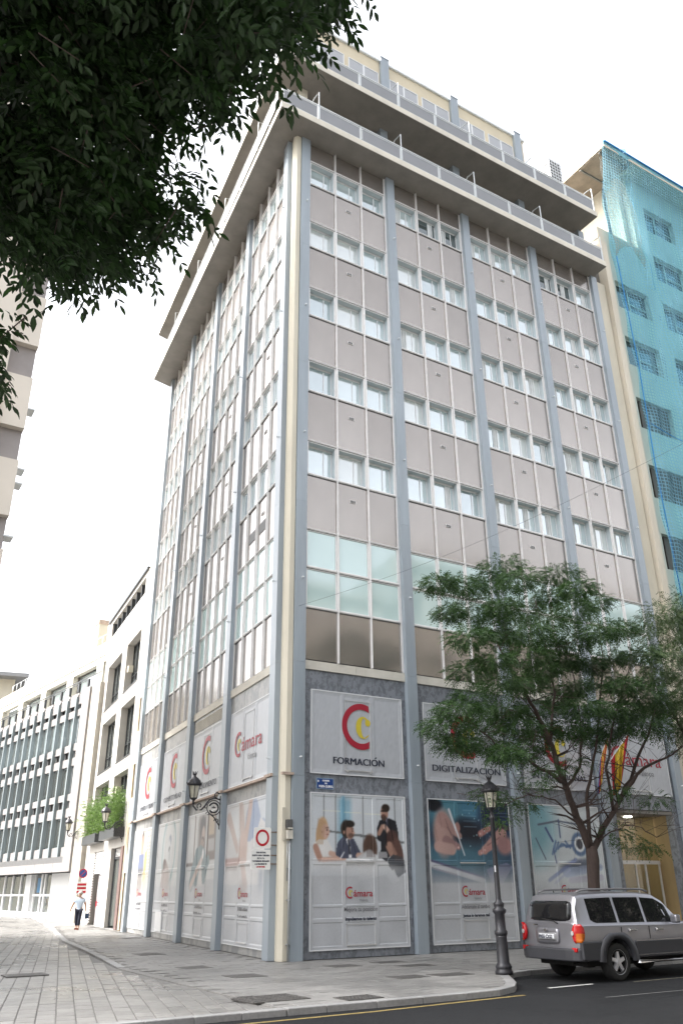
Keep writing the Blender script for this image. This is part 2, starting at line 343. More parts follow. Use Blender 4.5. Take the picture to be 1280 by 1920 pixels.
# lane setts, laid along the lane, long narrow courses
u = 0
a = R(14)
for r in range(-60, 170):
    for c in range(-70, 45):
        lx, ly = c*0.30+0.0, r*0.5+(0.25 if c % 2 else 0)
        cx = -6.0+lx*math.cos(a)+ly*math.sin(a); cy = -6.0+ly*math.cos(a)-lx*math.sin(a)
        if cy > 22 or cy < -8.5: continue
        if cx < lane_x(cy)-0.22 and visible(cx, cy): stones.append((Vector((cx, cy, 0))-CAM, cx, cy, 0.285, 0.49, 14, -0.02))
stones.sort(key=lambda s: -(s[3]*s[4]/(s[0].length**3)))
shared = {}
def stone_mesh(w, d):
    k = (w, d)
    if k not in shared:
        mb = MB(); g = 0.0035; h = 0.03; b = 0.006
        i = 0
        for z, e in ((-h, 0), (-b, 0), (0, b)):
            for sx, sy in ((-1, -1), (1, -1), (1, 1), (-1, 1)): mb.pt(sx*(w/2-g-e), sy*(d/2-g-e), z)
        for l in (0, 4):
            for k2 in range(4): mb.face([l+k2, l+(k2+1) % 4, l+4+(k2+1) % 4, l+4+k2])
        mb.face([8, 9, 10, 11]); me = bpy.data.meshes.new('paving_stone'); me.from_pydata(mb.v, [], mb.f); me.materials.append(STONE if w > 0.4 else LANE); me.update(); shared[k] = me
    return shared[k]
acc = {0: MB(), 1: MB()}
for n_, (dv, cx, cy, w, d, an, z0) in enumerate(stones):
    par = pave_root if w > 0.4 else lane_root
    zz = z0+random.uniform(-0.003, 0.004)
    if n_ < 300:
        o = bpy.data.objects.new('paving_stone', stone_mesh(w, d)); COL.objects.link(o); o.parent = par
        o.location = Vector((cx, cy, zz))-par.location; o.rotation_euler = (random.uniform(-.004, .004), random.uniform(-.004, .004), R(-an))
    else:
        mb = acc[0 if w > 0.4 else 1]; g = 0.004; ca, sa = math.cos(R(-an)), math.sin(R(-an)); i = len(mb.v)
        for z in (zz-0.03, zz):
            for sx, sy in ((-1, -1), (1, -1), (1, 1), (-1, 1)):
                ax, ay = sx*(w/2-g), sy*(d/2-g); mb.pt(cx+ax*ca-ay*sa, cy+ax*sa+ay*ca, z)
        mb.face([i+4, i+5, i+6, i+7])
        for k2 in range(4): mb.face([i+k2, i+(k2+1) % 4, i+4+(k2+1) % 4, i+4+k2])
for k, par, m in ((0, pave_root, STONE), (1, lane_root, LANE)):
    if acc[k].v: tag(acc[k].build('paving_stones', m, par), kind='stuff')
# plain slabs beyond the modelled stones
sheet('far_pavement_surface', [(-0.2+0.2, 30), (2.4, 30), (3.0, 34), (20, 120), (12, 120), (7, 75), (3, 46), (1.2, 35), (0.35, 30)], -0.006, STONE)
sheet('far_lane_surface', [(-120, 20)] + [p for p in [(lane_x(20)-.2, 20), (-0.6, 26), (1.0, 35), (2.8, 46), (6.8, 75), (11.8, 120)]] + [(-120, 120)], -0.028, LANE)
# kerb stones
kr = []
for i in range(9):
    x0 = -4.97-(i+1)*.8; mb = MB(); mb.prism([(x0+.006, -8.72), (x0+.794, -8.72), (x0+.794, -8.50), (x0+.006, -8.50)], GZ-.01, .0); mb.build('kerb_stone', KERB, lane_root, bevel=.012)
for i in range(len(KERBPATH)-1):
    (x0, y0), (x1, y1) = KERBPATH[i], KERBPATH[i+1]
    dx, dy = x1-x0, y1-y0; l = math.hypot(dx, dy); dx, dy = dx/l, dy/l; nx, ny = -dy, dx
    g = 0.006
    mb = MB(); mb.prism([(x0+dx*g, y0+dy*g), (x1-dx*g, y1-dy*g), (x1-dx*g+nx*0.22, y1-dy*g+ny*0.22), (x0+dx*g+nx*0.22, y0+dy*g+ny*0.22)], GZ-0.01, 0.006)
    o = mb.build('kerb_stone', KERB, pave_root, bevel=0.012)
for i in range(1, 9):
    (x0, y0), (x1, y1) = LANEPATH[i], LANEPATH[i+1]
    n2 = max(1, int(math.hypot(x1-x0, y1-y0)/1.6))
    for k in range(n2):
        xa, ya = x0+(x1-x0)*k/n2, y0+(y1-y0)*k/n2; xb, yb = x0+(x1-x0)*(k+1)/n2, y0+(y1-y0)*(k+1)/n2
        dx, dy = xb-xa, yb-ya; l = math.hypot(dx, dy); dx, dy = dx/l, dy/l
        mb = MB(); mb.prism([(xa, ya), (xb-dx*.01, yb-dy*.01), (xb-dx*.01+dy*.2, yb-dy*.01-dx*.2), (xa+dy*.2, ya-dx*.2)], -0.05, 0.012+0.02*(min(1, max(0, (ya-1)/6))))
        mb.build('kerb_stone', KERB, pave_root)
# painted road lines
YEL = mat('yellow_line_paint', (0.26, 0.19, 0.06), 0.7, 0, 0.45, 9); WHP = mat('white_line_paint', (0.55, 0.55, 0.53), 0.7, 0, 0.3, 9)
def strip(name, a, b, w, m, z=GZ+0.004):
    dx, dy = b[0]-a[0], b[1]-a[1]; l = math.hypot(dx, dy); nx, ny = -dy/l*w/2, dx/l*w/2
    return sheet(name, [(a[0]-nx, a[1]-ny), (b[0]-nx, b[1]-ny), (b[0]+nx, b[1]+ny), (a[0]+nx, a[1]+ny)], z, m)
strip('yellow_line', (-6.6, -9.15), (-3.5, -9.1), 0.10, YEL); strip('yellow_line', (-3.5, -9.1), (0.12, -8.82), 0.10, YEL)
strip('parking_line', (1.35, -8.19), (2.66, -8.15), 0.10, WHP); strip('parking_line', (1.1, -9.95), (4.4, -10.05), 0.05, mat('worn_white_paint', (0.13, 0.13, 0.13), 0.7, 0, 0.4, 12))
strip('parking_line', (3.7, -8.35), (14, -8.40), 0.06, mat('faded_line', (0.18, 0.165, 0.12), 0.7, 0, 0.4, 12))
# covers and drains
def cover(x, y, w, d, rz, label, grid=False):
    mb = MB(); mb.box(-w/2, w/2, -d/2, d/2, -0.02, 0.006)
    if grid:
        mb.v = []; mb.f = []; mb.mi = []; mb.sm = []
        mb.box(-w/2, w/2, -d/2, d/2, -0.02, 0.002)
        n = int(w/0.07)
        for k in range(n+1): mb.box(-w/2+k*w/n-0.012, -w/2+k*w/n+0.012, -d/2, d/2, 0.002, 0.012)
        for k in range(5): mb.box(-w/2, w/2, -d/2+k*d/4-0.012, -d/2+k*d/4+0.012, 0.002, 0.014)
    else:
        mb.box(-w/2-0.03, w/2+0.03, -d/2-0.03, -d/2, -0.02, 0.008); mb.box(-w/2-0.03, w/2+0.03, d/2, d/2+0.03, -0.02, 0.008)
        mb.box(-w/2-0.03, -w/2, -d/2, d/2, -0.02, 0.008); mb.box(w/2, w/2+0.03, -d/2, d/2, -0.02, 0.008)
        for k in range(4): mb.box(-w/2+0.05, w/2-0.05, -d/2+d*(k+.7)/5, -d/2+d*(k+1.1)/5, 0.006, 0.009)
    o = mb.build('drain_grate' if grid else 'manhole_cover', [IRON] if not grid else [VENT_SHADE if False else IRON]); o.location = (x, y, o.location.z); o.rotation_euler = (0, 0, R(rz)); tag(o, label, 'drain' if grid else 'manhole cover'); return o
cover(-4.55, -7.3, 1.15, 0.85, 3, 'long iron drain grate near the kerb, left of the two grates', True)
cover(-3.2, -8.12, 0.75, 0.5, 3, 'shorter iron drain grate right beside the road kerb', True)
for x, y, w, d, l in ((-3.2, -0.3, .7, .7, 'dark square cover on the pavement left of the cream corner pillar'), (-3.1, -3.1, .75, .7, 'square iron cover in the open paving in front of the cream corner'),
    (-2.5, 5.1, .75, .8, 'iron cover on the side street pavement beside the second advert bay'), (0.0, 14.6, .7, .8, 'iron cover on the side street beside the farthest advert bay'),
    (0.05, -2.2, .75, .6, 'iron cover under the blue street name plate'), (-0.25, -5.5, .75, .55, 'small iron cover halfway between lamp post and drain grates'), (1.65, -1.9, .8, .5, 'iron cover close to the wall under the meeting advert'),
    (1.6, -3.2, .9, .5, 'wide cover between the meeting advert and the lamp post'), (0.85, -5.6, .9, .5, 'grated cover on the pavement just left of the lamp post'), (-7.2, 0.3, .9, .6, 'iron cover in the pedestrian lane at the left edge')):
    cover(x, y, w, d, 0, l)

# ================================================================= office building
OB = empty('office_building', (0, 0, 0), 'tall corner office building with bronze panels, grey piers and adverts on its ground floors', 'building')
WR, MR_, WLb, MLm, Y0 = 4.3024, 1.30, 4.9802, 1.1219, 0.8109
ROWS = {'pb': 8.43, '2b': 10.18, '2m': 11.57, '2t': 12.96, '3b': 15.05, '3t': 16.41, '4b': 18.50, '4t': 19.87, '5b': 21.93, '5t': 23.30, '6b': 25.33, '6t': 26.69, '7b': 28.70, '7t': 29.98, 'top': 31.0}
SPLIT = {'entrance_surround', 'ground_wall', 'string_course', 'balcony_edge', 'speaker_box', 'small_window', 'ground_glass', 'dark_recess', 'cladding_panel', 'stone_end', 'garage_slats', 'shop_louvre', 'louvre', 'ground_frame', 'attic_mullion'}
def piece(name, fr, bx, m, parent=OB, bevel=0):
    if name in SPLIT and len(bx) > 1:
        for b in bx: o = piece(name, fr, [b], m, parent, bevel)
        return o
    mb = MB(fr)
    for b in bx: mb.box(*b)
    return mb.build(name, m, parent, bevel)
core = MB(); core.prism([(-0.1, 0.42), (17.25, 0.42), (17.25, 20.8), (2.05, 20.8)], 4.45, 31.0); core.prism([(-0.1, 0.42), (12.85, 0.42), (12.85, 3.7), (17.25, 3.7), (17.25, 20.8), (2.05, 20.8)], 0, 4.44); core.build('core', DARK, OB)
# piers
piers = [(FR, k*WR-0.40, k*WR, 'R', k) for k in range(5)] + [(FL, Y0+k*WLb-0.49, Y0+k*WLb, 'L', k) for k in range(5)]
BOLT = MB(); BOLT.box(-.02, .02, -.09, 0, -.02, .02); bolt_me = bpy.data.meshes.new('bracket'); bolt_me.from_pydata(BOLT.v, [], BOLT.f); bolt_me.materials.append(RAILM)
for fr, a, b, s_, k in piers:
    z = 0.0; j = 0
    cuts = [0, 4.86, 8.3, 13.9, 19.6, 25.2, 31.0]
    for z0, z1 in zip(cuts, cuts[1:]):
        piece('pier', fr, [(a, b, -0.42, 0.18+(0.0 if z0 > 0 else 0.01), z0, z1-(0.006 if z1 < 31 else 0))], PIER)
    for zz in (5.2, 10.9, 16.4, 22.0, 27.3):
        o = inst(bolt_me, 'bracket', fr, (a+b)/2+0.05, 0.18, zz+0.2, OB)
# cream corner
cc = MB(); cc.prism([(-0.402, 0.42), (-0.402, -0.02), (-0.42, -0.12), (-0.60, -0.12), (-0.70, 0.02), (-0.625, 0.30), (-0.2, 0.6)], 0, 31.0); cc.build('corner_pillar', CREAM, OB, 0.008)
piece('end_strip', FR, [(4*WR+0.002, 4*WR+0.85, -0.42, -0.02, 0, 31.0)], CREAM)
piece('end_strip', FR, [(4*WR+0.85, 4*WR+1.15, -0.6, -0.32, 0, 33.5)], CONC)
# curtain wall
def win_frame(name, w, h, rev, big=False):
    mb = MB(FW); t = 0.045
    # outer thin frame (proud), reveal, sash
    for x0, x1, z0, z1 in ((-w/2, w/2, h/2-t, h/2), (-w/2, w/2, -h/2, -h/2+t), (-w/2, -w/2+t, -h/2+t, h/2-t), (w/2-t, w/2, -h/2+t, h/2-t)):
        mb.m = 0; mb.box(x0, x1, -0.02, 0.02 if not big else 0.05, z0, z1)
    if not big:
        mb.m = 1
        iw, ih = w/2-0.004, h/2-0.004
        mb.box(-iw, iw, 0.02, rev, ih-0.03, ih); mb.box(-iw, iw, 0.02, rev, -ih, -ih+0.03)
        mb.box(-iw, -iw+0.03, 0.02, rev, -ih+0.03, ih-0.03); mb.box(iw-0.03, iw, 0.02, rev, -ih+0.03, ih-0.03)
        mb.m = 2
        s = 0.036
        mb.box(-iw+.03, iw-.03, rev-0.05, rev-0.01, ih-0.03-s*2.2, ih-.03); mb.box(-iw+.03, iw-.03, rev-0.05, rev-0.01, -ih+.03, -ih+.03+s)
        mb.box(-iw+.03, -iw+.03+s, rev-0.05, rev-0.01, -ih+.09, ih-.16); mb.box(iw-.03-s, iw-.03, rev-0.05, rev-0.01, -ih+.09, ih-.16)
        mb.box(w*0.16, w*0.16+s, rev-0.06, rev-0.01, -ih+.09, ih-.16)
    me = bpy.data.meshes.new(name); me.from_pydata(mb.v, [], mb.f)
    for m in (ALU, REVEAL, WHITEF): me.materials.append(m)
    me.polygons.foreach_set('material_index', mb.mi); me.update()
    return me
def wall_bay(fr, k, us, side_):
    """us: module edges along the wall"""
    n = len(us)-1; tw = 0.05
    seq = ['pb', '2b', '2m', '2t', '3b', '3t', '4b', '4t', '5b', '5t', '6b', '6t', '7b', '7t', 'top']
    kinds = ['P', 'G', 'G', 'P', 'W', 'P', 'W', 'P', 'W', 'P', 'W', 'P', 'W', 'P']
    u0, u1 = us[0], us[-1]
    for j, u in enumerate(us):
        e = 0.0 if 0 < j < n else (0.075 if j == 0 else -0.075)
        if fr is FL: wd = 0.032
        else: wd = 0.024
        if 0 < j < n: piece('mullion', fr, [(u-wd, u+wd, -0.04, 0.03, 8.43, 31.0), (u-0.012, u+0.012, 0.03, 0.085, 8.43, 31.0)], ALU)
        else: piece('jamb', fr, [(min(u, u+e), max(u, u+e), -0.40, 0.02, 8.43, 31.0)], ALU)
    for r, kd in enumerate(kinds):
        z0, z1 = ROWS[seq[r]], ROWS[seq[r+1]]
        if r > 0:
            bx = []
            for j in range(n):
                a = us[j]+(0.075 if j == 0 else 0.033); b = us[j+1]-(0.075 if j == n-1 else 0.033)
                bx.append((a, b, -0.02, 0.035, z0-0.022, z0+0.022)); bx.append((a, b, 0.035, 0.055, z0+0.0, z0+0.022))
            tm = MB(fr)
            for b_ in bx: tm.box(*b_)
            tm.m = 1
            for b_ in bx[::2]: tm.box(b_[0], b_[1], -.03, .028, z0-.046, z0-.0225)  # dark strip stands in for the shadow under each transom
            tm.build('transom', [ALU, VENT_SHADE], OB)
        for j in range(n):
            a = us[j]+(0.077 if j == 0 else 0.034); b = us[j+1]-(0.077 if j == n-1 else 0.034)
            w = round(b-a, 3); h = round(z1-z0-0.048, 3); uc, zc = (a+b)/2, (z0+z1)/2
            if kd == 'P':
                key = ('P', w, h)
                if key not in shared:
                    mb = MB(FW); mb.v = []; 
                    nx, nz = 4, 4
                    for iz in range(nz+1):
                        for ix in range(nx+1):
                            x = (ix/nx-0.5)*w; z = (iz/nz-0.5)*h; q = (1-(2*ix/nx-1)**2)*(1-(2*iz/nz-1)**2)
                            mb.pt(x, -0.008*q, z)
                    for iz in range(nz):
                        for ix in range(nx): i = iz*(nx+1)+ix; mb.face([i, i+1, i+nx+2, i+nx+1], True)
                    me = bpy.data.meshes.new('spandrel_panel'); me.from_pydata(mb.v, [], mb.f); me.materials.append(PANEL); me.polygons.foreach_set('use_smooth', [True]*len(me.polygons)); me.update(); shared[key] = me
                o = inst(shared[key], 'spandrel_panel', fr, uc, 0.0, zc, OB); o.rotation_euler[0] = random.uniform(-.004, .004); o.rotation_euler[2] += random.uniform(-.005, .005)
                mid = (j == 1)
                if mid and r not in (0, 13) and (fr is FR or r in (3, 5, 7)) and not (fr is FL and k > 2):
                    vk = 'vent'
                    if vk not in shared:
                        mb = MB(FW); mb.box(-.12, .12, -.03, .0, -.055, .055); mb.m = 1; mb.box(-.10, .10, -.036, -.03, -.042, .042); mb.m = 0
                        for q in range(2): mb.box(-.034+.066*q, -.028+.066*q, -.040, -.036, -.042, .042)
                        me = bpy.data.meshes.new('vent'); me.from_pydata(mb.v, [], mb.f); me.materials.append(ALU); me.materials.append(VENT_SHADE); me.polygons.foreach_set('material_index', mb.mi); me.update(); shared[vk] = me
                    v = bpy.data.objects.new('vent', shared[vk]); COL.objects.link(v); v.parent = o; v.location = (0, 0, 0.38)
                if fr is FL and k == 0 and r == 3 and j in (1, 2):
                    mb = MB(FW); mb.box(-.36, .36, -.05, 0, -.2, .2); vo = mb.build('vent', VENT_SHADE); vo.parent = o; vo.location = (0, 0, -.35)
            else:
                key = (kd, w, h)
                if key not in shared: shared[key] = win_frame('window', w, h, 0.30 if fr is FR else .11, kd == 'G')
                o = inst(shared[key], 'window', fr, uc, 0.0, zc, OB)
                pk = ('pane', kd, w, h)
                dark = kd == 'W' and r == 12 and ((fr is FR and k == 1 and j > 0) or (fr is FR and k == 3 and j < 2))
                gm = GLASSG if kd == 'G' else (GLASSD if dark else random.choice((GLASS, GLASS, GLASS, GLASS2, GLASS3) if r < 12 else (GLASS3, GLASS)))
                pk = pk+(gm.name,)
                if pk not in shared:
                    mb = MB(FW); ww, hh = w/2-0.05, h/2-0.05; off = (0.26 if fr is FR else .07) if kd == 'W' else 0.012
                    mb.pt(-ww, off, -hh); mb.pt(ww, off, -hh); mb.pt(ww, off, hh); mb.pt(-ww, off, hh); mb.pt(-ww, off+.01, -hh); mb.pt(ww, off+.01, -hh); mb.pt(ww, off+.01, hh); mb.pt(-ww, off+.01, hh)
                    for q in ((0, 1, 2, 3), (7, 6, 5, 4), (0, 4, 5, 1), (1, 5, 6, 2), (2, 6, 7, 3), (3, 7, 4, 0)): mb.face(q)
                    me = bpy.data.meshes.new('pane'); me.from_pydata(mb.v, [], mb.f); me.materials.append(gm); me.update(); shared[pk] = me
                p = bpy.data.objects.new('pane', shared[pk]); COL.objects.link(p); p.parent = o
                p.rotation_euler = (random.uniform(-.006, .006), 0, random.uniform(-.006, .006))
                if kd == 'W' and fr is FR and random.random() < (.15, .35, .7, .8)[k]:
                    ck = ('curtain', w, h, random.choice((0, 1, 2)))
                    if ck not in shared:
                        mb = MB(FW); q0 = (-.05, .12, -.30)[ck[3]]*w
                        for q in range(4): mb.box(q0+.07*q, q0+.07*q+.045, .235-.01*(q % 2), .25, -h/2+.1, h/2-.16)
                        me = bpy.data.meshes.new('curtain'); me.from_pydata(mb.v, [], mb.f); me.materials.append(mat('curtain_white', (.70, .72, .72), .8)); shared[ck] = me
                    cu_ = bpy.data.objects.new('curtain', shared[ck]); COL.objects.link(cu_); cu_.parent = o; cu_['kind'] = 'stuff'
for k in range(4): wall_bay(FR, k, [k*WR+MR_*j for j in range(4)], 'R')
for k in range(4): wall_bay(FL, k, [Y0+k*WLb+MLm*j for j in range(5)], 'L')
# stone base: bays
def stone_base(fr, k, ua, ub, pa, pb, M, lower=True):
    """ua..ub bay, pa..pb advert"""
    g = 0.004
    def slab(u0, u1, z0, z1): 
        piece('stone_slab', fr, [(u0+g, u1-g, -0.35, 0.0+random.uniform(-.003, .003), z0+g, z1-g)], M)
    um = (ua+ub)/2
    piece('string_course', fr, [(ua, um-g, -0.35, 0.05, 8.13, 8.41), (um+g, ub, -0.35, 0.05, 8.13, 8.41)], LIMEST)
    n = 3
    for q in range(n): slab(ua+(ub-ua)*q/n, ua+(ub-ua)*(q+1)/n, 7.50, 8.13)
    slab(ua, pa, 4.97, 7.50); slab(pb, ub, 4.97, 7.50)
    for q in range(n): slab(ua+(ub-ua)*q/n, ua+(ub-ua)*(q+1)/n, 4.43, 4.97)
    if lower:
        slab(ua, pa, 2.5, 4.43); slab(pb, ub, 2.5, 4.43); slab(ua, pa, 0.0, 2.5); slab(pb, ub, 0.0, 2.5)
        for q in range(n): slab(pa+(pb-pa)*q/n, pa+(pb-pa)*(q+1)/n, 0.0, 0.21)
    piece('backing', fr, [(ua, ub, -0.40, -0.36, 0 if lower else 4.43, 8.13)], DARK)
for k in range(4): stone_base(FR, k, k*WR, k*WR+3.9, k*WR+0.31, k*WR+3.68, MARB, k < 3)
for k in range(4): stone_base(FL, k, Y0+k*WLb, Y0+k*WLb+4*MLm, Y0+k*WLb+0.27, Y0+k*WLb+4*MLm-0.27, MARBL)
for k in range(4): piece('ledge', FL, [(Y0+k*WLb+.002, Y0+k*WLb+4*MLm-.002, 0.0, 0.16, 4.86, 4.93)], TRIMRED)
for k in range(5): piece('ledge', FL, [(Y0+k*WLb-0.53, Y0+k*WLb+.04, 0.182, 0.26, 4.86, 4.94)], TRIMRED)
piece('louvre', FL, [(Y0+WLb+.3, Y0+WLb+4.2, 0.0, 0.03, 7.62+.06*q, 7.65+.06*q) for q in range(7)], LIMEST)
# ------------------------------------------------ adverts
VC = bpy.data.materials.new('printed_vinyl'); VC.use_nodes = True
_nt = VC.node_tree; _b = _nt.nodes['Principled BSDF']; _b.inputs['Roughness'].default_value = 0.32
_at = _nt.nodes.new('ShaderNodeAttribute'); _at.attribute_name = 'Col'; _nt.links.new(_at.outputs['Color'], _b.inputs['Base Color'])
WHT = (180, 183, 188)
class Pic:
    def __init__(s, W, H, nx, nz):
        s.W, s.H = W, H; s.nx, s.nz = nx, nz
        s.X, s.Z = np.meshgrid(np.linspace(0, 1, nx), np.linspace(0, 1, nz)); s.im = np.zeros((nz, nx, 3)); s.im[:] = np.array(WHT)/255.
    def put(s, a, col):
        a = np.clip(a, 0, 1)[..., None]; s.im = s.im*(1-a)+np.array(col)/255.*a
    def ell(s, cx, cz, rx, rz, col, soft=0.25, rot=0, al=1.0):
        dx = (s.X-cx)*s.W; dz = (s.Z-cz)*s.H; c, n = math.cos(R(rot)), math.sin(R(rot)); x = dx*c+dz*n; z = -dx*n+dz*c
        d = np.sqrt((x/(rx*s.W))**2+(z/(rz*s.W))**2); s.put(al*(1-(d-1)/soft)*(d < 1+soft)*1.0 if soft < .02 else al*np.clip((1+soft/2-d)/soft, 0, 1), col)
    def ring(s, cx, cz, r, w, col, al=1.0, ez=1.0):
        d = np.sqrt(((s.X-cx)*s.W)**2+((s.Z-cz)*s.H/ez)**2)/s.W; s.put(al*np.clip(1.5-np.abs(d-r)/w, 0, 1), col)
    def line(s, x0, z0, x1, z1, w, col, al=1.0, w2=None):
        ax, az, bx, bz = x0*s.W, z0*s.H, x1*s.W, z1*s.H; px, pz = s.X*s.W-ax, s.Z*s.H-az; L2 = (bx-ax)**2+(bz-az)**2
        t = np.clip((px*(bx-ax)+pz*(bz-az))/L2, 0, 1); d = np.hypot(px-t*(bx-ax), pz-t*(bz-az))/s.W
        ww = w+((w2 if w2 is not None else w)-w)*t; s.put(al*np.clip((ww-d)/(0.25*ww+0.004)+0.5, 0, 1), col)
    def rect(s, x0, x1, z0, z1, col, al=1.0, soft=0.01):
        a = np.clip((s.X-x0)/soft, 0, 1)*np.clip((x1-s.X)/soft, 0, 1)*np.clip((s.Z-z0)/soft, 0, 1)*np.clip((z1-s.Z)/soft, 0, 1); s.put(al*a, col)
    def poly(s, P, col, al=1.0):
        x, z = s.X, s.Z; c = np.zeros_like(x, bool); j = len(P)-1
        for i in range(len(P)):
            xi, zi = P[i]; xj, zj = P[j]
            with np.errstate(divide='ignore', invalid='ignore'):
                c ^= ((zi > z) != (zj > z)) & (x < (xj-xi)*(z-zi)/((zj-zi) if zj != zi else 1e-9)+xi)
            j = i
        s.put(c*al, col)
    def fade(s, z0, z1):
        a = 1-np.clip((s.Z-z0)/(z1-z0), 0, 1); a = a*a*(3-2*a); s.put(a, WHT)
    def noise(s, amp):
        n = RNG.normal(0, amp, (s.nz, s.nx, 1)); s.im = np.clip(s.im+n, 0, 1)
SK, SK2, HAIR = (200, 160, 142), (172, 128, 110), (60, 40, 34)
def pic_meeting(p):
    p.rect(0, 1, .45, 1, (196, 202, 208)); p.rect(.25, .44, .55, 1, (120, 168, 190), .8, .05); p.rect(.30, .36, .55, 1, (80, 140, 170), .6, .02)
    for x in (.13, .25, .54, .89): p.rect(x-.008, x+.010, .55, 1, (95, 98, 100))
    p.rect(0, .13, .755, .765, (150, 155, 158)); p.poly([(.13, .745), (.56, .71), (.98, .675), (.98, .69), (.56, .728), (.13, .757)], (110, 115, 118))
    p.rect(0, 1, .5, .60, (205, 205, 206), .8, .04)
    # blonde woman
    p.ell(.12, .76, .055, .10, (196, 158, 118)); p.ell(.145, .745, .042, .062, SK); p.ell(.07, .70, .02, .09, (196, 158, 118))
    p.poly([(.02, .66), (.08, .69), (.17, .69), (.22, .63), (.23, .57), (.1, .55), (.03, .59)], (210, 208, 206)); p.line(.05, .64, .09, .57, .028, SK2); p.line(.20, .60, .32, .575, .022, SK); p.line(.12, .56, .34, .57, .018, SK)
    # dark haired man in blue suit
    p.poly([(.25, .59), (.27, .67), (.33, .715), (.44, .70), (.50, .62), (.53, .585), (.50, .57), (.30, .57)], (70, 76, 98)); p.poly([(.355, .70), (.40, .70), (.405, .60)], (215, 215, 220))
    p.line(.385, .69, .395, .60, .010, (45, 48, 62)); p.ell(.36, .765, .058, .075, (45, 36, 32)); p.ell(.40, .745, .042, .06, SK2); p.ell(.40, .80, .05, .03, (40, 32, 30)); p.line(.48, .59, .56, .59, .022, SK)
    # standing man
    p.poly([(.685, .77), (.72, .83), (.80, .855), (.90, .83), (.925, .74), (.925, .62), (.86, .62), (.78, .55), (.72, .58), (.73, .68), (.69, .70)], (35, 36, 44)); p.poly([(.785, .855), (.815, .855), (.80, .79)], (200, 200, 208))
    p.ell(.775, .885, .042, .065, SK2); p.ell(.79, .92, .045, .035, (50, 38, 34)); p.ell(.765, .855, .03, .025, (85, 62, 52)); p.line(.71, .74, .75, .79, .020, SK2); p.line(.775, .79, .82, .75, .022, SK)
    # two people from behind
    p.ell(.61, .64, .075, .115, (92, 66, 55)); p.line(.51, .55, .60, .59, .05, (190, 190, 192)); p.poly([(.50, .56), (.56, .60), (.67, .60), (.70, .45), (.48, .42)], (198, 200, 203), .9)
    p.ell(.85, .70, .065, .085, (74, 48, 46)); p.ell(.92, .62, .045, .12, (98, 66, 60), rot=14); p.line(.82, .655, .86, .60, .04, SK2)
    p.poly([(.79, .56), (.86, .60), (.97, .58), (.99, .48), (.90, .44), (.81, .52)], (62, 66, 74)); p.poly([(.78, .45), (.86, .50), (.92, .42), (.84, .40)], (205, 208, 212), .9)
    # features, folds and things on the table
    for cx, cz_, dr in ((.165, .755, 1), (.425, .752, 1), (.76, .895, -1)):
        p.ell(cx, cz_, .007, .006, (60, 42, 40)); p.line(cx-.012, cz_+.014, cx+.012, cz_+.015, .004, (90, 62, 52)); p.line(cx-.004, cz_-.030, cx+.012, cz_-.029, .004, (140, 70, 66)); p.ell(cx+dr*.018, cz_-.012, .008, .010, SK)
    p.ell(.41, .722, .03, .02, (88, 62, 52), .6, al=.8); p.line(.74, .897, .79, .900, .005, (40, 34, 34)); p.ell(.335, .742, .010, .016, SK2); p.ell(.115, .74, .009, .013, SK2)
    for k in range(7): p.line(.075+.012*k, .83-.004*k, .060+.010*k, .66, .003, (168, 128, 88), .6); p.line(.83+.013*k, .76, .88+.014*k, .56, .003, (110, 76, 66), .6); p.line(.58+.012*k, .72, .575+.013*k, .58, .003, (66, 46, 40), .6)
    p.line(.345, .70, .30, .60, .004, (48, 52, 74)); p.line(.42, .69, .46, .60, .004, (48, 52, 74)); p.line(.78, .84, .79, .66, .004, (14, 14, 20)); p.line(.83, .84, .86, .70, .004, (16, 16, 22)); p.line(.80, .85, .80, .80, .007, (60, 60, 80))
    p.poly([(.70, .615), (.79, .615), (.80, .575), (.70, .57)], (150, 150, 154)); p.rect(.38, .42, .565, .60, (225, 226, 228)); p.rect(.665, .69, .565, .60, (220, 222, 225)); p.line(.30, .57, .335, .61, .004, (240, 240, 240)); p.line(.42, .567, .60, .560, .006, (232, 232, 232)); p.line(0, .555, 1, .548, .003, (150, 150, 152), .7)
    for k in range(3): p.line(.12+.22*k, .885-.006*k, .30+.22*k, .885-.006*k, .003, (230, 228, 200), .7)
    p.ell(.5, .50, .5, .05, (216, 216, 216), .6, al=.5); p.fade(.36, .56)
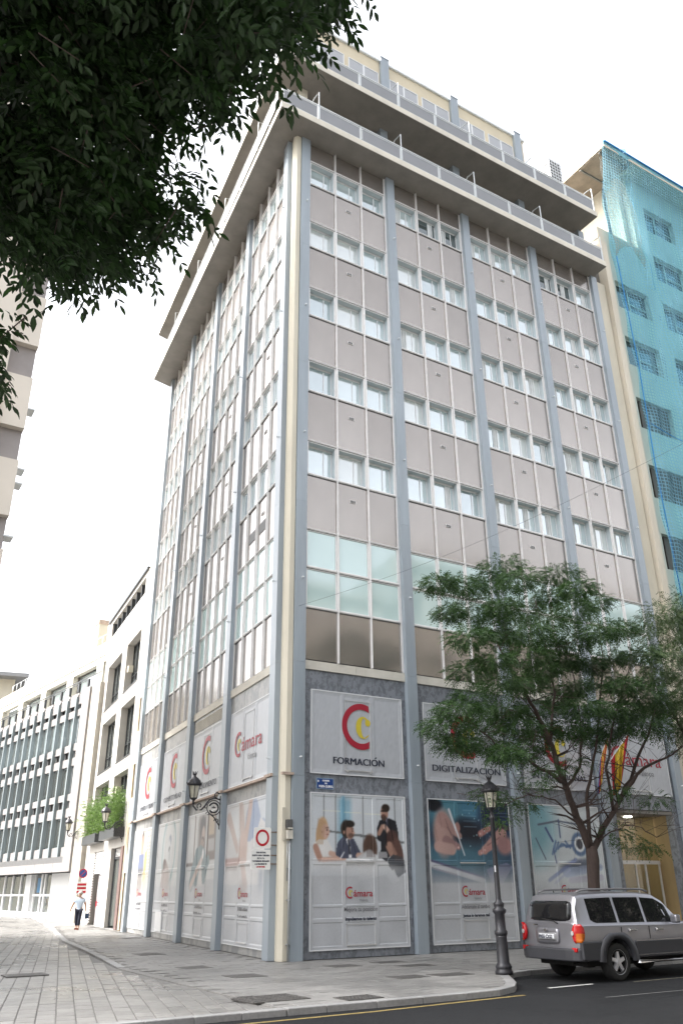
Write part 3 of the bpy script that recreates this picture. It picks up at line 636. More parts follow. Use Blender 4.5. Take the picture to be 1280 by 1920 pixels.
def pic_hands(p):
    p.rect(0, 1, .4, 1, (34, 62, 92)); p.ell(.22, .95, .28, .2, (70, 130, 150), .8); p.ell(.5, .95, .12, .14, (60, 120, 150), .8); p.ell(.45, .74, .2, .16, (16, 22, 40), .6); p.ell(.85, .9, .2, .2, (20, 36, 70), .6)
    p.ell(.3, .58, .5, .14, (66, 120, 140), .9, al=.8); p.ell(.07, .96, .1, .06, (14, 18, 34), .5)
    p.ell(.17, .76, .12, .21, (178, 140, 132), .4); p.line(.16, .86, .36, .74, .06, (168, 128, 122), w2=.03); p.line(.20, .70, .34, .66, .05, (150, 112, 112), w2=.03); p.line(.10, .66, .26, .64, .05, (186, 148, 140)); p.ell(.34, .80, .035, .05, (170, 120, 112))
    p.line(.25, .93, .41, .60, .014, (210, 212, 218), w2=.006)
    p.line(.62, .76, .78, .82, .03, (170, 110, 105)); p.line(.66, .64, .90, .77, .04, (180, 132, 125), w2=.06); p.line(.60, .62, .74, .66, .024, (186, 130, 124)); p.ell(.92, .68, .10, .09, (158, 112, 112), .5); p.line(.8, .84, 1, .8, .02, (60, 40, 60))
    for k in range(16): p.ell(.35+.5*RNG.random(), .62+.3*RNG.random(), .006, .006, (170, 220, 230))
    p.line(.13, .90, .15, .80, .004, (130, 96, 92), .6); p.line(.20, .86, .26, .74, .006, (130, 96, 92), .7); p.line(.22, .80, .32, .70, .005, (120, 84, 84), .7); p.line(.07, .80, .10, .70, .004, (150, 112, 104), .6)
    for q in ((.66, .64), (.62, .62), (.62, .76), (.335, .655)): p.ell(q[0], q[1], .012, .010, (214, 172, 164), .4)
    p.line(.70, .675, .86, .735, .005, (110, 70, 74), .7); p.line(.66, .70, .80, .77, .004, (110, 70, 74), .6); p.rect(.63, .645, .45, .98, (110, 160, 190), .35)
    for k in range(4): p.line(.42, .93-.04*k, .58, .93-.04*k, .003, (150, 190, 210), .6); p.line(.86, .92-.025*k, .99, .92-.025*k, .003, (150, 190, 210), .5)
    p.line(0, .56, .62, .44, .012, (70, 70, 110)); p.line(0, .535, .62, .42, .022, (196, 200, 208)); p.line(0, .51, .3, .46, .008, (120, 120, 140)); p.poly([(.66, .50), (.92, .55), (1, .52), (.86, .40), (.72, .40)], (120, 122, 160), .7); p.fade(.34, .60)
def pic_tools(p):
    p.rect(0, 1, .3, 1, (196, 204, 208)); p.ell(.05, .85, .3, .35, (90, 150, 165), .8, al=.8); p.line(.12, .845, .40, .88, .010, (80, 92, 110)); p.line(.40, .88, .85, .845, .008, (70, 84, 110)); p.rect(.40, .425, .74, .90, (46, 62, 110))
    p.ring(.68, .70, .095, .022, (80, 110, 150)); p.ring(.68, .70, .062, .012, (215, 220, 224)); p.ell(.68, .70, .045, .05, (50, 52, 66)); p.line(.48, .68, .59, .69, .014, (70, 100, 150))
    for k in range(6): p.line(.28+.04*k, .62+.02*k, .34+.04*k, .72-.01*k, .012, (70, 104, 150), .8)
    p.line(.22, .82, .30, .72, .012, (50, 70, 120)); p.line(.07, .74, .18, .58, .006, (60, 66, 90)); p.line(.30, .66, .32, .55, .005, (60, 70, 120))
    p.ell(.62, .53, .24, .06, (90, 100, 120), .6, 8); p.line(.45, .48, .95, .52, .05, (150, 165, 195), .8, .03); p.line(.2, .42, .6, .58, .018, (110, 125, 175), .7); p.line(.28, .40, .5, .5, .012, (160, 170, 200), .7); p.line(.5, .42, .95, .44, .03, (170, 165, 190), .7); p.fade(.30, .50)
def pic_stack(p):      # stacked hands, denim
    p.rect(0, 1, .4, 1, (205, 200, 196)); p.poly([(.58, 1), (1, 1), (1, .80), (.85, .86), (.75, .74), (.6, .70), (.45, .72), (.5, .9)], (120, 146, 196)); p.poly([(.75, 1), (1, 1), (1, .84), (.86, .85)], (188, 196, 206))
    p.poly([(0, .9), (.12, .95), (.3, .98), (.3, .7), (.1, .75)], (206, 206, 206)); p.line(.05, .90, .30, .66, .05, SK, w2=.035); p.line(.36, 1, .44, .72, .05, SK, w2=.06); p.line(.62, 1, .50, .72, .045, (206, 150, 128), w2=.05)
    p.ell(.45, .67, .10, .12, (212, 160, 138), .4)
    for k in range(4): p.line(.38+.045*k, .66, .37+.05*k, .575, .018, (206, 152, 130))
    p.line(0, .57, .35, .57, .03, (190, 130, 118)); p.rect(0, .33, .50, .545, (140, 110, 104), .7, .03); p.line(.45, .55, .52, .40, .05, (200, 160, 145), .8); p.rect(.36, .62, .30, .46, (170, 140, 130), .6, .06)
    p.rect(.80, .98, .32, .56, (120, 140, 170), .7, .08); p.rect(.02, .25, .25, .5, (208, 206, 204), .8, .1); p.fade(.24, .46)
def pic_phone(p):
    p.rect(0, 1, .45, 1, (200, 201, 200)); p.rect(.22, .26, .58, 1, (110, 84, 80)); p.rect(0, .26, .56, .60, (96, 78, 76)); p.rect(.36, .62, .66, .99, (96, 76, 74), .8, .03); p.rect(.66, .95, .60, 1, (120, 96, 88)); p.rect(.70, .88, .80, .98, (196, 156, 108)); p.rect(.70, .90, .67, .78, (165, 160, 160))
    p.ell(.50, .88, .09, .10, (58, 52, 66)); p.ell(.53, .81, .055, .085, SK); p.ell(.52, .775, .045, .03, (80, 60, 56)); p.line(.50, .74, .50, .66, .05, SK2)
    p.poly([(.22, .56), (.30, .70), (.46, .74), (.60, .70), (.72, .58), (.66, .42), (.30, .40), (.22, .50)], (92, 130, 144)); p.line(.28, .56, .20, .42, .07, (86, 126, 142)); p.line(.18, .40, .52, .62, .035, SK, w2=.03); p.ell(.55, .66, .03, .045, (230, 230, 230)); p.poly([(.40, .4), (.5, .66), (.58, .4)], (205, 195, 190)); p.line(.72, .60, .60, .50, .05, (92, 130, 144)); p.ell(.45, .32, .32, .1, (170, 175, 182), .8, al=.5); p.fade(.24, .44)
def pic_cap(p):
    p.rect(0, 1, .4, 1, (196, 197, 196)); p.ring(.50, .74, .27, .022, (110, 160, 168), .9, 1.25); p.ring(.62, .72, .33, .012, (150, 190, 196), .6, 1.3); p.ring(.44, .66, .30, .01, (150, 190, 196), .4, 1.3)
    p.ell(.53, .81, .06, .07, (70, 96, 140), .4); p.ell(.50, .70, .10, .16, (205, 208, 210), .5); p.ell(.53, .745, .04, .03, (110, 120, 130)); p.ell(.55, .69, .03, .06, (170, 180, 185))
    p.poly([(.24, .40), (.28, .56), (.40, .66), (.55, .56), (.56, .38)], (150, 112, 104), .9); p.ell(.36, .60, .07, .06, (100, 74, 70)); p.ell(.45, .44, .18, .16, (178, 156, 150), .6, al=.8); p.rect(.60, .66, .4, .66, (170, 196, 204), .6, .03); p.fade(.22, .50)
def pic_shop(p):
    p.rect(0, 1, .4, 1, (206, 200, 186))
    for i in range(10):
        for j in range(14):
            if .32 < i/10+.03 < .58: continue
            c = random.choice([(120, 96, 84), (176, 150, 116), (86, 70, 70), (200, 184, 160), (150, 120, 90)]); p.rect(i/10+.01, i/10+.07, .50+j*.034, .50+j*.034+.02, c, .8)
    p.ell(.46, .885, .07, .10, (70, 46, 40)); p.ell(.46, .86, .055, .085, (216, 140, 96)); p.line(.46, .79, .46, .72, .05, (206, 132, 90)); p.poly([(.30, .56), (.34, .74), (.58, .74), (.60, .56)], (74, 96, 166)); p.rect(.34, .56, .50, .60, (84, 84, 92)); p.poly([(.60, .45), (.62, .74), (.72, .78), (.74, .5)], (222, 180, 60)); p.rect(0, .3, .46, .52, (90, 110, 150), .7, .03); p.ell(.44, .42, .13, .13, (120, 104, 98), .5, al=.8); p.ell(.7, .45, .1, .1, (220, 196, 120), .6, al=.6); p.fade(.24, .46)
REDC = mat('print_red', (0.36, 0.02, 0.04), 0.4, 0, 0.03, 2); YELC = mat('print_yellow', (0.62, 0.50, 0.05), 0.4, 0, 0.03, 2); INK = mat('print_ink', (0.025, 0.03, 0.05), 0.4, 0, 0.03, 2); INKG = mat('print_grey_ink', (0.16, 0.16, 0.17), 0.4, 0, 0.03, 2)
def advert(fr, ua, ub, z0, z1, vbars, hbars, pic=None, nx=96, nz=110, label=None):
    W, H = ub-ua, z1-z0
    p = Pic(W, H, nx, nz)
    if pic: pic(p)
    if pic:
        im = p.im
        for _ in range(1):
            pd = np.pad(im, ((1, 1), (1, 1), (0, 0)), 'edge'); im = (pd[1:-1, 1:-1]*4+pd[:-2, 1:-1]+pd[2:, 1:-1]+pd[1:-1, :-2]+pd[1:-1, 2:])/8
        low = RNG.normal(0, 1, (9, 9)); zi = np.linspace(0, 8, nz); xi = np.linspace(0, 8, nx); z0_ = np.clip(zi.astype(int), 0, 7); x0_ = np.clip(xi.astype(int), 0, 7); fz = (zi-z0_)[:, None]; fx = (xi-x0_)[None]
        L_ = low[z0_][:, x0_]*(1-fz)*(1-fx)+low[z0_+1][:, x0_]*fz*(1-fx)+low[z0_][:, x0_+1]*(1-fz)*fx+low[z0_+1][:, x0_+1]*fz*fx
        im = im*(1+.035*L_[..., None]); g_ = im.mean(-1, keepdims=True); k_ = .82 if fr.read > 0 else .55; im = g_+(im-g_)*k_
        if fr.read < 0: im = im*.75+np.array(WHT)/255*.25  # side street prints paled: washed-out reflection mixed into their colour
        p.im = np.clip(im, 0, 1)
    p.noise(0.009)
    dep = np.zeros((nz, nx)); X, Z = p.X, p.Z
    for a, b in vbars: dep = np.maximum(dep, ((X >= a) & (X <= b))*0.014)
    for a, b in hbars: zz = z0+Z*H; dep = np.maximum(dep, ((zz >= a) & (zz <= b))*0.014)
    me = bpy.data.meshes.new('advert_panel')
    uu = (ua+X*W) if fr.read > 0 else (ub-X*W)
    o = 0.03+dep
    vx = fr.o[0]+uu*fr.d[0]+o*fr.n[0]; vy = fr.o[1]+uu*fr.d[1]+o*fr.n[1]; vz = z0+Z*H
    co = np.stack([vx, vy, vz], -1).reshape(-1, 3)
    idx = np.arange(nx*nz).reshape(nz, nx)
    q = np.stack([idx[:-1, :-1], idx[:-1, 1:], idx[1:, 1:], idx[1:, :-1]], -1).reshape(-1, 4)
    # rim back to the wall
    me.from_pydata(co.tolist(), [], q.tolist()); me.materials.append(VC)
    ca = me.color_attributes.new('Col', 'FLOAT_COLOR', 'POINT')
    im = p.im; lin = np.where(im <= 0.04045, im/12.92, ((im+0.055)/1.055)**2.4)
    raised = (dep > 0.0)[..., None]; lin = lin*1.0
    ca.data.foreach_set('color', np.concatenate([lin.reshape(-1, 3), np.ones((nx*nz, 1))], 1).ravel())
    ob = bpy.data.objects.new('advert_panel', me); COL.objects.link(ob); ob.parent = OB
    if label: ob['label'] = label
    mb = MB(fr); t = 0.03
    mb.box(ua-t, ub+t, 0.0, 0.052, z1, z1+t); mb.box(ua-t, ub+t, 0.0, 0.052, z0-t, z0); mb.box(ua-t, ua, 0.0, 0.052, z0, z1); mb.box(ub, ub+t, 0.0, 0.052, z0, z1)
    mb.build('frame', WHITEF, ob); return ob
def clogo(fr, uc, zc, s, par, o=0.064):
    """red open C with a yellow c inside; s = radius"""
    rd = fr.read
    def P(a, b): return (uc+rd*a*s, zc+b*s)
    th0 = math.acos(0.42); outer = [(math.cos(t), math.sin(t)) for t in np.linspace(th0*1.02, 2*math.pi-th0*1.02, 40)]
    cut = 0.42; ir = 0.74; ti = math.acos(cut/ir)
    inner = [(ir*math.cos(t)+0.0, ir*math.sin(t)) for t in np.linspace(2*math.pi-ti, ti, 36)]
    for poly, m in (((outer, inner), REDC),):
        mb = MB(fr); A, B = poly; n = len(B); A2 = [A[int(round(i*(len(A)-1)/(n-1)))] for i in range(n)]; B2 = B[::-1]
        ids = []
        for a, b in zip(A2, B2):
            pa, pb = P(*a), P(*b); ids.append((mb.pt(pa[0], o, pa[1]), mb.pt(pb[0], o, pb[1])))
        for (a, b), (c, d) in zip(ids, ids[1:]): mb.face([a, b, d, c])
        mb.build('logo_red', m, par)
    mb = MB(fr); c0 = (0.10, -0.04); Ro = 0.48
    pts = [(c0[0]+Ro*0.80*math.cos(t), c0[1]+Ro*math.sin(t)) for t in np.linspace(R(70), R(325), 34)]
    pin = [(c0[0]+0.06+0.17*math.cos(t), c0[1]+Ro*0.90*math.sin(t)) for t in np.linspace(R(80), R(300), 34)]
    pin = [(x if 1 else 0, z) for x, z in pin]
    ids = []
    for a, b in zip(pts, pin):
        pa, pb = P(*a), P(*b); ids.append((mb.pt(pa[0], o, pa[1]), mb.pt(pb[0], o, pb[1])))
    for (a, b), (c, d) in zip(ids, ids[1:]): mb.face([a, b, d, c])
    ball = [(c0[0]+0.24+0.14*math.cos(t), c0[1]+0.22+0.15*math.sin(t)) for t in np.linspace(0, 2*math.pi, 16, endpoint=False)]
    mb.face([mb.pt(P(*b)[0], o+0.0005, P(*b)[1]) for b in ball])
    top = [(0.10, 0.44), (0.25, 0.40), (0.38, 0.28), (0.38, 0.16), (0.28, 0.26), (0.14, 0.36)]
    mb.face([mb.pt(P(*b)[0], o+0.001, P(*b)[1]) for b in top])
    mb.build('logo_yellow', YELC, par)
def camara(fr, uc, zb, h, par, o=0.064, w=None, sub=True):
    """small company wordmark"""
    cap = h; ww = w or h*4.2; rd = fr.read
    clogo(fr, uc-rd*ww*0.42, zb+cap*0.55, cap*0.85, par, o)
    text(fr, 'ámara', uc+rd*ww*0.10, o, zb, cap*0.95, REDC, par, 'lettering', ww*0.78, 0.003)
    if sub: text(fr, 'Valencia', uc+rd*ww*0.12, o, zb-cap*0.72, cap*0.42, INKG, par, 'lettering', ww*0.34)
VB = [(0, .022), (.315, .355), (.64, .685), (.978, 1)]
upper_words = {('R', 0): 'FORMACIÓN', ('R', 1): 'DIGITALIZACIÓN', ('R', 2): 'INTERNACIONAL', ('L', 1): 'EMPRENDIMIENTO', ('L', 2): 'COMPETITIVIDAD', ('L', 3): 'COMERCIO Y TURISMO'}
pics = {('R', 0): pic_meeting, ('R', 1): pic_hands, ('R', 2): pic_tools, ('L', 0): pic_stack, ('L', 1): pic_phone, ('L', 2): pic_cap, ('L', 3): pic_shop}
slog = {('R', 0): ('Mejora tu posición', 'Impulsamos tu talento'), ('R', 1): ('Adelántate al cambio', 'Juntos lo haremos real')}
FRAMEB = mat('hinge_bar', (0.6, 0.6, 0.6), 0.4, 0.4, 0.05, 3)
for s_, fr, base, pw in (('R', FR, 0.31, 3.37), ('L', FL, Y0+0.27, 3.95)):
    for k in range(4):
        ua = base+k*(WR if s_ == 'R' else WLb); ub = ua+pw; uc = (ua+ub)/2; rd = fr.read
        A = advert(fr, ua, ub, 5.0, 7.48, VB, [(5.0, 5.07), (7.40, 7.48)], None, 60, 24)
        mb = MB(fr); mb.box(uc-.52, uc+.52, .044, .075, 5.10, 5.135); mb.box(uc-.45, uc-.40, .044, .09, 5.05, 5.10); mb.box(uc+.40, uc+.45, .044, .09, 5.05, 5.10); mb.build('hinge_bar', FRAMEB, A); mb = MB(fr)
        mb.box(uc-.47, uc+.47, .040, .050, 7.26, 7.28); mb.box(uc-.49, uc-.47, .040, .050, 5.13, 7.28); mb.box(uc+.47, uc+.49, .040, .050, 5.13, 7.28); mb.build('inner_frame', FRAMEB, A)
        if (s_, k) in upper_words:
            clogo(fr, uc+rd*0.12, 6.49, 0.72, A, 0.0520)
            wd = upper_words[(s_, k)]; [text(fr, wd, uc+rd*0.02+e_, 0.0528+abs(e_)*.1+e_*.05, 5.30, 0.20, INK, A, 'lettering', min(0.208*len(wd), 2.9), 0.0) for e_ in (-.009, .0, .009)]
        else: camara(fr, uc+rd*0.05, 6.05, 0.50, A, 0.0520, 2.6)
        if s_ == 'R' and k == 3: continue
        B = advert(fr, ua, ub, 0.24, 4.40, VB, [(0.24, .31), (.92, 1.03), (1.30, 1.38), (2.44, 2.58), (4.32, 4.40)], pics[(s_, k)], 150 if s_ == 'R' else 100, 190 if s_ == 'R' else 124)
        camara(fr, uc, 1.58, 0.19, B, 0.0470, .86)
        if (s_, k) in slog:
            a, b = slog[(s_, k)]; text(fr, a, uc, 0.0470, 1.19, 0.115, INKG, B, 'lettering', 1.15, 0.002); text(fr, b, uc, 0.0470, 0.955, 0.085, INK, B, 'lettering', 1.08, 0.006)
        else:
            mb = MB(fr)
            for q, (wz, ww) in enumerate(((1.19, .9), (1.00, .95))):
                x = -ww/2
                while x < ww/2:
                    l = random.uniform(.03, .07); mb.box(uc+x, uc+x+l, .0450, .047, wz, wz+random.choice((.05, .07, .09))*(.9 if q else 1.1)); x += l+random.choice((.015, .015, .05))
            tag(mb.build('lettering', INKG, B), kind='stuff')
        mb = MB(fr); mb.box(uc-.52, uc+.52, .044, .075, 2.50, 2.53); mb.build('hinge_bar', FRAMEB, B); mb = MB(fr); mb.box(uc-.50, uc+.50, .034, .07, .30, .335); mb.box(uc-.50, uc-.475, .034, .046, .335, .86); mb.box(uc+.475, uc+.50, .034, .046, .335, .86); mb.box(uc-.5, uc+.5, .034, .046, .84, .86); mb.build('inner_frame', FRAMEB, B)
# meter door and scribble on the side street
mb = MB(FL); ua = Y0+2*WLb+0.27; mb.box(ua+2.2, ua+3.3, .02, .085, .26, .98); mb.build('meter_door', WHITEF, OB)
# entrance in the fourth bay
WARM = mat('warm_wood_wall', (0.36, 0.26, 0.13), 0.6, 0, 0.2, 1.5, streak=.2)
e0, e1 = 3*WR+0.0, 3*WR+3.9
piece('entrance_wall', FR, [(e0, e1, -3.5, -3.4, 0, 4.43)], WARM); piece('entrance_floor', FR, [(e0, e1, -3.4, 0.0, 0.0, 0.02)], LIMEST)
piece('entrance_ceiling', FR, [(e0, e1, -3.4, -0.02, 4.3, 4.42)], CONC)
piece('entrance_surround', FR, [(e0, e0+.42, -0.35, 0.0, 0, 4.43), (e1-.30, e1, -0.35, 0.0, 0, 4.43)], MARB)
LIT = bpy.data.materials.new('lit_lamp'); LIT.use_nodes = True; _b = LIT.node_tree.nodes['Principled BSDF']; _b.inputs['Emission Color'].default_value = (1, .93, .8, 1); _b.inputs['Emission Strength'].default_value = 9; _b.inputs['Base Color'].default_value = (.8, .8, .8, 1)
for dx, dy in ((1.2, -1.2), (2.4, -1.2), (1.2, -2.6), (2.6, -2.6)):
    mb = MB(FR); mb.lathe(e0+dx, dy, [(0.16, 4.26), (0.16, 4.298)], 14); mb.build('ceiling_lamp', LIT, OB)
piece('entrance_side_wall', FR, [(e0-.05, e0+.02, -3.4, -.36, 0, 4.43)], WARM); piece('entrance_side_wall', FR, [(e1-.28, e1+.0, -3.4, -.36, 0, 4.43)], WARM)
dm = MB(FR)
for u in (e0+.44, e0+1.3, e0+2.15, e0+2.7, e0+3.5): dm.box(u, u+.06, -1.0, -.94, 0.02, 2.55)
dm.box(e0+.44, e0+3.56, -1.02, -.92, 2.55, 2.68); dm.box(e0+.44, e0+3.56, -1.0, -.94, .02, .1); dm.build('door_frame', ALU, OB)
GL = bpy.data.materials.new('clear_glass'); GL.use_nodes = True; _n = GL.node_tree; _n.nodes.remove(_n.nodes['Principled BSDF'])
_t = _n.nodes.new('ShaderNodeBsdfTransparent'); _g = _n.nodes.new('ShaderNodeBsdfGlossy'); _g.inputs['Roughness'].default_value = .02; _f = _n.nodes.new('ShaderNodeFresnel'); _f.inputs['IOR'].default_value = 1.5; _m = _n.nodes.new('ShaderNodeMixShader')
_t.inputs[0].default_value = (.85, .88, .86, 1)
_m.inputs[0].default_value = .10; _n.links.new(_t.outputs[0], _m.inputs[1]); _n.links.new(_g.outputs[0], _m.inputs[2]); _n.links.new(_m.outputs[0], _n.nodes['Material Output'].inputs[0])
for a_, b_ in ((.50, 1.3), (1.36, 2.15), (2.21, 2.70), (2.76, 3.5)): piece('door_pane', FR, [(e0+a_, e0+b_, -.975, -.965, .1, 2.55)], GL)
piece('fanlight', FR, [(e0+.44, e0+3.56, -.975, -.965, 2.68, 4.28)], GL)
dk = MB(FR)
for q in range(6): dk.box(e0+.7+.5*q, e0+.95+.5*q, -2.9, -2.7, 0.9, 2.1)
dk.box(e0+2.4, e0+3.5, -2.6, -2.2, 0.02, 1.1); dk.build('lobby_furniture', mat('dark_lobby', (0.06, 0.04, 0.03), .5), OB)
# ------------------------------------------------ slabs, railings, penthouse
def slab_pts(o1, o2, ext=0.0):
    fx = FL.p(20.75, o2, 0); 
    return [(-1.85-ext, -o1), (17.02, -o1), (17.02, 21.2), (2.2, 21.2), (fx[0], fx[1]), (-1.85-ext, -o1)][:-1]
for nm, z0, z1 in (('balcony_slab', 31.0, 31.32), ('balcony_slab', 34.40, 34.72)):
    mb = MB(); mb.prism(slab_pts(1.06, 1.24), z0, z1-0.30+0.30); mb.build(nm, CONC, OB)
    pts = slab_pts(1.06, 1.24); a, b, c_, d = pts[0], pts[1], pts[4], pts[3]
    mb = MB(); mb.prism([(a[0]-.012, a[1]-.012), (b[0]+.012, b[1]-.012), (b[0]+.012, b[1]-.002), (a[0]+.01, a[1]-.002)], z0+.02, z1+.015)
    mb.prism([(a[0]-.012, a[1]-.012), (a[0]-.002, a[1]-.012), (c_[0]-.002, c_[1]), (c_[0]-.014, c_[1])], z0+.02, z1+.015)
    mb.prism([(b[0]+.002, b[1]), (b[0]+.012, b[1]), (b[0]+.012, 21), (b[0]+.002, 21)], z0+.02, z1+.015)
    mb.build('fascia', FASCIA, OB)
def railing(z0, left):
    # front (along x)
    xs = [-1.80]+[-0.08+2.13*k for k in range(9)] if True else []
    y = -0.98
    for x in xs:
        hook = abs(((x+0.08)/4.26)-round((x+0.08)/4.26)) < 0.05 and x > -1
        mb = MB(); mb.box(x-.02, x+.02, y-.02, y+.02, z0, z0+.95)
        if hook: mb.tube([(x+.03, y, z0+.02), (x+.03, y, z0+1.72), (x+.02, y+.45, z0+1.78), (x-.02, y+.95, z0+1.30)], .026, 6)
        mb.build('rail_post', RAILM, OB)
    for x0, x1 in list(zip(xs, xs[1:]))+([(xs[-1], 16.95)] if xs[-1] < 16.4 else []):
        mb = MB(); mb.box(x0+.07, x1-.07, y-.012, y+.004, z0+.12, z0+.80); o = mb.build('rail_panel', RAILP, OB)
        mb = MB(); mb.box(x0+.05, x1-.05, y-.022, y-.002, z0+.80, z0+.83); mb.box(x0+.05, x1-.05, y-.022, y-.002, z0+.09, z0+.12); mb.box(x0+.05, x0+.075, y-.022, y-.002, z0+.12, z0+.80); mb.box(x1-.075, x1-.05, y-.022, y-.002, z0+.12, z0+.80); mb.build('panel_frame', RAILM, o)
    mb = MB(); mb.box(-1.82, 16.97, y-.02, y+.02, z0+.90, z0+.94); mb.build('top_rail', RAILM, OB)
    # side (along FL)
    off = 1.14; us = [-0.85+2.45*k for k in range(9)]
    for i, u in enumerate(us):
        mb = MB(FL); mb.box(u-.02, u+.02, off-.02, off+.02, z0, z0+.95)
        if i % 2 == 1: mb.tube([(u, off, z0), (u, off, z0+1.72), (u, off-.45, z0+1.78), (u, off-.9, z0+1.3)], .026, 6)
        mb.build('rail_post', RAILM, OB)
    for u0, u1 in zip(us, us[1:]+[20.6]):
        if u1-u0 < .4: continue
        mb = MB(FL); mb.box(u0+.07, u1-.07, off-.012, off+.004, z0+.12, z0+.80); mb.build('rail_panel', RAILP, OB)
    mb = MB(FL); mb.box(-0.85, 20.7, off-.02, off+.02, z0+.90, z0+.94); mb.build('top_rail', RAILM, OB)
    mb = MB(); mb.box(16.93, 16.97, -.95, 0.3, z0+.90, z0+.94); mb.box(16.94, 16.96, -.93, 0.3, z0+.12, z0+.80); mb.build('top_rail', RAILM, OB)
railing(31.33, True); railing(34.73, True)
# recessed floor
rf = MB(); rf.prism([(0.1, 0.75), (16.6, 0.75), (16.6, 20.5), (2.7, 20.5)], 31.32, 34.40); rf.build('recessed_wall', CREAM, OB)
for k in range(5):
    piece('recessed_pier', FR, [(k*WR-.40, k*WR, -.7, -.15, 31.32, 34.40)], CREAM if k == 0 else PIER)
    if k: piece('recessed_pier', FL, [(Y0+k*WLb-.49, Y0+k*WLb, -.9, -.1, 31.32, 34.40)], PIER)
for k in range(4):
    o = piece('terrace_door', FR, [(k*WR+.3, k*WR+3.6, -.76, -.74, 31.4, 33.9)], GLASSD)
# penthouse
ph = MB(); ph.prism([(-0.38, -0.0), (13.2, 0.0), (13.2, 20.8), (1.9, 20.8), (-0.5, 0.3)], 34.72, 38.72); ph.build('penthouse_wall', mat('penthouse_render', (0.66, 0.58, 0.43), .8, 0, .08, 1), OB)
cp = MB(); cp.prism([(-0.5, -0.10), (13.3, -0.10), (13.3, 20.9), (1.85, 20.9), (-0.62, 0.3)], 38.72, 38.84); cp.build('coping', RAILM, OB)
for k in range(4):
    piece('penthouse_pier', FR, [(k*WR-.43, k*WR+.03, 0.0, 0.16, 34.72, 38.98), (k*WR-.45, k*WR+.05, -.05, .18, 38.98, 39.03)], PIER)
for k in range(3):
    for q, (a, b) in enumerate(((.12, .98), (.98, 1.84), (2.08, 2.94), (2.94, 3.80))):
        w, h = b-a, 2.6
        key = ('ph', round(w, 3))
        if key not in shared:
            mb = MB(FW); t = .05
            mb.box(-w/2, w/2, -.03, .0, h/2-t, h/2); mb.box(-w/2, w/2, -.03, 0, -h/2, -h/2+t); mb.box(-w/2, -w/2+t, -.03, 0, -h/2+t, h/2-t); mb.box(w/2-t, w/2, -.03, 0, -h/2+t, h/2-t)
            me = bpy.data.meshes.new('window'); me.from_pydata(mb.v, [], mb.f); me.materials.append(WHITEF); shared[key] = me
            mb = MB(FW); mb.box(-w/2+t, w/2-t, -.012, -.004, -h/2+t, h/2-t); me = bpy.data.meshes.new('pane'); me.from_pydata(mb.v, [], mb.f); me.materials.append(mat('roller_shutter_grey', (0.42, 0.43, 0.45), .5, .1, .05, 2)); shared[key+('p',)] = me
        o = inst(shared[key], 'window', FR, k*WR+(a+b)/2, 0.0, 36.6, OB); p = bpy.data.objects.new('pane', shared[key+('p',)]); COL.objects.link(p); p.parent = o
ac = empty('air_conditioner', (15.7, 1.2, 38.84), 'white air conditioning unit with grilles on the office roof', 'air conditioner')
ac.location = (15.9, .7, 34.75)
bx = MB(); bx.box(15.4, 16.4, .3, 1.1, 37.2, 39.2); bx.m = 1
for q in range(8): bx.box(15.45, 16.35, .27, .3, 37.3+.23*q, 37.38+.23*q); bx.box(15.37, 15.4, .35, 1.05, 37.3+.23*q, 37.38+.23*q)
bx.m = 0
for q in range(5): bx.box(15.45+.2*q, 15.48+.2*q, .25, .27, 37.25, 39.15)
bx.build('casing', [WHITEF, VENT_SHADE], ac)
bx = MB(); bx.box(15.5, 16.3, .4, 1.0, 34.72, 37.2); bx.build('stand', RAILM, ac)
# small things on the corner
o = MB(); o.tube([(-.47, -.20, 0), (-.47, -.20, 3.05)], .028, 8); o.tube([(-.53, -.18, 2.0), (-.53, -.18, 3.05)], .014, 6); 
for z in (.4, 1.5, 2.3): o.box(-.52, -.42, -.21, -.12, z, z+.03)
tag(o.build('drain_pipe', mat('galvanised', (.42, .44, .45), .4, .5, .15, 4)), 'thin grey conduit pipe running up the cream corner pillar', 'pipe')
o = MB(); o.box(-.57, -.40, -.26, -.12, 3.10, 3.33); o.box(-.56, -.41, -.28, -.26, 3.36, 3.40); o.m = 1; o.box(-.57, -.40, -.24, -.12, 3.38, 3.62); tag(o.build('meter_box', [LIMEST, VENT_SHADE]), 'small cream and dark junction box on the cream corner pillar', 'junction box')
o = MB(); o.box(-.70, -.61, -.16, -.10, 3.05, 3.95); tag(o.build('cable_duct', CREAM), 'cream cable duct on the cream corner pillar beside the junction box', 'cable duct')
o = MB(); o.box(-.76, -.38, -.24, -.12, 4.86, 4.93); o.m = 0; tag(o.build('corner_ledge', TRIMRED), 'weathered ledge wrapped round the cream corner pillar above the sign', 'ledge')
# street name plate
t = empty('street_name_plate', (0.80, -0.0, 4.54), 'blue enamel street name plate between the two left adverts', 'street sign')
BLUE = mat('enamel_blue', (0.02, 0.06, 0.22), .3, 0, .05, 2); WHE = mat('enamel_white', (.75, .76, .78), .35, 0, .04, 2)
m = MB(FR); m.box(.50, 1.10, .004, .02, 4.53, 4.85); m.build('plate', mat('plate_border', (.25, .35, .45), .4), t)
m = MB(FR); m.box(.52, 1.08, .02, .026, 4.55, 4.83); m.build('plate_face', BLUE, t)
for w_, z_, h_, ww in (('CARRER', 4.755, .04, .26), ('DEL', 4.68, .035, .10), ('POETA QUEROL', 4.58, .06, .50)): text(FR, w_, .83, .029, z_, h_, WHE, t, 'lettering', ww, .006, ploc=t.location)
m = MB(FR); m.plate([(.56+.03*math.cos(a_), 4.755+.035*math.sin(a_)) for a_ in np.linspace(0, 6.28, 7)[:-1]], .026, .029); m.build('emblem', WHE, t)
